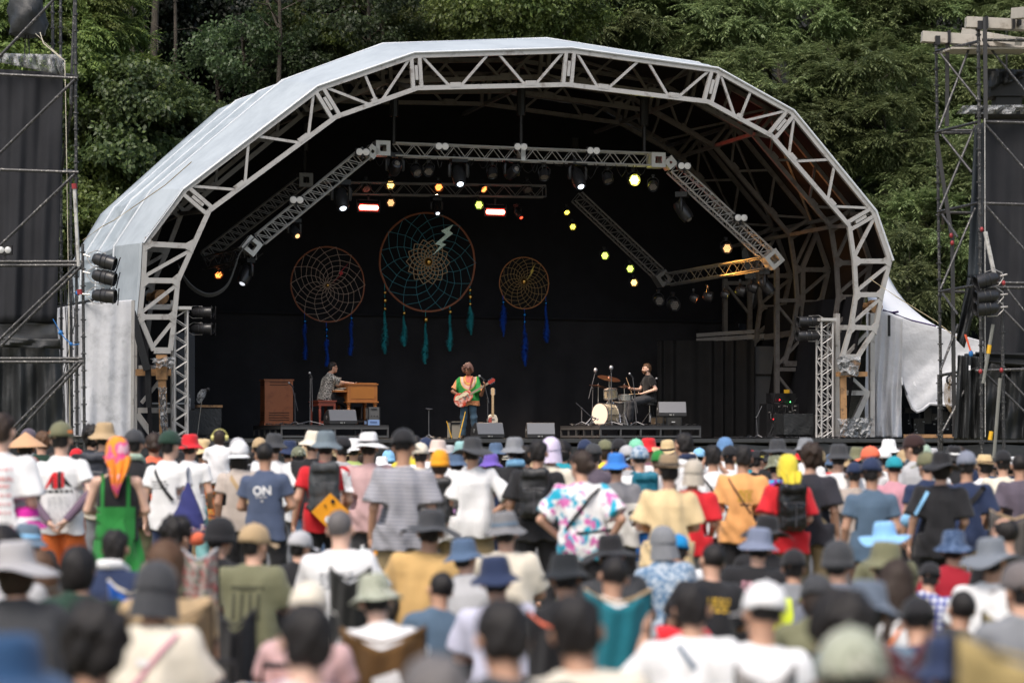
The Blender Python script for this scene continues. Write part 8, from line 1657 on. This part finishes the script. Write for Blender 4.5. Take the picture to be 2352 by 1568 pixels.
def towel(person, pz, c_, label, w_=.07):
    p = POSES[pz]; r = bag_root(person, 'towel', label, 'towel'); b = MB(); N_ = p['N']; b.tube([N_ + V3(-.08, .10, -.14), N_ + V3(-.085, .05, .0), N_ + V3(-.06, -.045, .035), N_ + V3(0, -.075, .04), N_ + V3(.06, -.045, .035), N_ + V3(.085, .05, .0), N_ + V3(.08, .10, -.14)], [w_ * .4, w_ * .45, w_ * .5, w_ * .5, w_ * .5, w_ * .45, w_ * .4], 9); link('towel_cloth', b.mesh('towel_cloth'), cm(c_), r)
towel(p2, 'front', 'coral', 'orange scarf round the neck below the pointed straw hat'); towel(p6, 'slack', 'ltgreen', 'pale green towel round the neck of the charcoal capped person'); towel(p17, 'slack', 'sky', 'pale blue towel round the neck of the person in the grey bucket hat', .09); towel(pa, 'sit', 'white', 'white and navy striped collar towel on the seated person left of the blue chair'); towel(p22, 'down', 'navy', 'dark towel on the white collar of the tall person')
patch('vest', pv, 'sit', 'tee', [[(-.10, .80), (-.03, .76), (.03, .76), (.10, .80), (.12, .60), (.07, .52), (-.07, .52), (-.12, .60)]], cm('orangey'), .01); patch('vest_badge', pv, 'sit', 'tee', [rect(-.06, .60, .05, .66)], cm('purple'), .014)
patch('vest', py_, 'sit', 'jacket', [[(-.17, .80), (-.03, .78), (.0, .50), (-.10, .40), (-.19, .55)], [(.03, .78), (.17, .80), (.19, .55), (.10, .40), (.05, .50)]], cloth('hivis', (.70, .85, .05)), .012, cuts=3)
patch('hat_badge', ph, 'sit', 'wide', [rect(-.03, .70, .03, .73)], cm('white'), .02)
# ---- folding chairs
def chair(label, px, ytop, s, wpx, m, hgt=None, yaw=0, tag_=False, rail=None):
    Y = F / s; c = at(px, ytop, Y); ztop = c.z; W_ = wpx / s; r = empty('camp_chair', (c.x, Y - .1, 0), R(yaw), label, 'camp chair', 'camp chairs among the seated people'); h = max(.5, ztop); b = MB()
    def f(u, v):
        a = u * 2 - 1; z = h - .05 + .05 * abs(a) ** 1.5 - (.05 - .05 * abs(a)) - v * (h - .22); return (a * W_ / 2 * (1 - .12 * v), -.14 + .08 * (1 - a * a) * -1 + .14 * v + .012 * math.sin(a * 9 + v * 5), z)
    b.grid(22, 18, f); b.build('back_panel', m, r, False, solid=.006)
    b = MB(); b.grid(10, 10, lambda u, v: ((u - .5) * W_ * .9, .0 + .42 * v, .27 - .05 * math.sin(u * 3.14) * math.sin(v * 3.14))); b.build('seat', m, r, False, solid=.006)
    for s_ in (-1, 1): b = MB(); b.cyl((s_ * W_ * .5, -.12, h + .01), (s_ * W_ * .44, .05, .03), .011); b.build('leg', BLK, r, False); b = MB(); b.cyl((s_ * W_ * .44, -.10, .02), (s_ * W_ * .44, .42, .30), .011); b.cyl((s_ * W_ * .44, -.02, .30), (s_ * W_ * .44, .42, .02), .011); b.build('leg', BLK, r, False)
    b = MB(); b.tube([(-W_ * .5, -.14, h + .0), (-W_ * .25, -.20, h - .045), (0, -.22, h - .07), (W_ * .25, -.20, h - .045), (W_ * .5, -.14, h + .0)], .010, 6); b.build('top_seam', rail or m, r, False)
    if tag_: b = MB(); b.box((.03, -.215, h - .27), (.13, .008, .11), Matrix.Rotation(R(-18), 3, 'Y')); b.build('white_tag', cm('white'), r, False)
    return r
chair('bright blue camp chair at the left', 315, 1326, 395, 100, cloth('chair_blue', (.01, .10, .45)), rail=cm('cream')); chair('brown camp chair with a white tag behind the camouflage hat', 885, 1432, 470, 190, cloth('chair_brown', (.16, .085, .03)), tag_=True); chair('teal camp chair with a pale seam around the cropped black hair', 1415, 1346, 415, 150, cloth('chair_teal', (.02, .20, .26)), rail=cm('tan'))
chair('tan camp chair under the long reddish brown hair', 440, 1375, 460, 120, cloth('chair_tan', (.26, .18, .10))); chair('khaki camp chair very close at the bottom right corner', 2290, 1440, 800, 330, cloth('chair_khaki', (.38, .29, .13)), yaw=14); chair('flower patterned camp chair left of the olive shirt', 470, 1256, 345, 78, FLOR, rail=cm('lgrey')); chair('olive grey camp chair holding a white cloth at the far left', 140, 1318, 405, 110, cloth('chair_grey', (.09, .085, .075)))
chair('dark maroon camp chair at the lower right', 2055, 1462, 600, 90, cloth('chair_maroon', (.10, .025, .03))); chair('black camp chair behind the olive shirt', 555, 1395, 450, 80, cm('black')); chair('grey mesh camp chair behind the bald crown', 2310, 1168, 300, 100, cloth('chair_mesh', (.10, .09, .085)), rail=cm('tan')); chair('dark camp chair beneath the shaved headed man', 810, 1300, 345, 90, cloth('chair_black', (.02, .02, .02)))
chair('khaki camp chair behind the white shirt at the right', 2300, 1400, 430, 120, cloth('chair_sand', (.24, .20, .10))); chair('grey camp chair under the white polo shirt', 1745, 1520, 560, 130, cloth('chair_lgrey', (.33, .31, .30))); chair('red edged camp chair left of the teal chair', 1270, 1400, 460, 110, cm('black'), rail=cm('coral'))
# bags and belongings between the seats
q_ = random.Random(21); BC = [('tan', 'tan'), ('blue', 'bright blue'), ('orange', 'orange'), ('grey', 'grey'), ('olive', 'olive'), ('red', 'red'), ('teal', 'teal'), ('cream', 'cream'), ('black', 'black'), ('khaki', 'khaki')]
S_ = SDF((-.26, -.2, -.02), (.26, .2, .48), .015); S_.rbox((0, 0, .20), (.19, .12, .19), .07, .02); S_.rbox((0, -.10, .14), (.13, .05, .10), .04, .02); S_.folds(.014, 10, 8, 1); BAGM = S_.mesh('bag_body')
for i, (x, y, s) in enumerate(((505, 1400, 480), (540, 1470, 560), (640, 1400, 500), (780, 1470, 560), (960, 1440, 520), (1075, 1420, 500), (1240, 1380, 450), (1500, 1400, 500), (1640, 1400, 480), (1850, 1400, 470), (2120, 1400, 500), (2200, 1400, 480), (300, 1440, 560), (2160, 1330, 400), (2060, 1540, 620), (1560, 1300, 380), (420, 1320, 420), (860, 1330, 400), (1190, 1300, 380), (690, 1330, 400))):
    c_, nm2 = BC[i % 10]; Y = F / s; r = empty('bag', ((x - CX) / F * Y, Y, 0), R(q_.uniform(-40, 40)), '%s soft bag standing between the seats, %s' % (nm2, ('farther of two' if i >= 10 else 'nearer of two') + ' bags of that colour'), 'bag', 'bags among the seated people', scale=(1, 1, q_.uniform(1.0, 1.5)))
    link('bag_body', BAGM, cm(c_), r, True); b = MB(); b.tube([(-.10, 0, .38), (-.08, 0, .48), (.08, 0, .48), (.10, 0, .38)], .012, 6); link('handle', b.mesh('handle'), cm('black'), r)
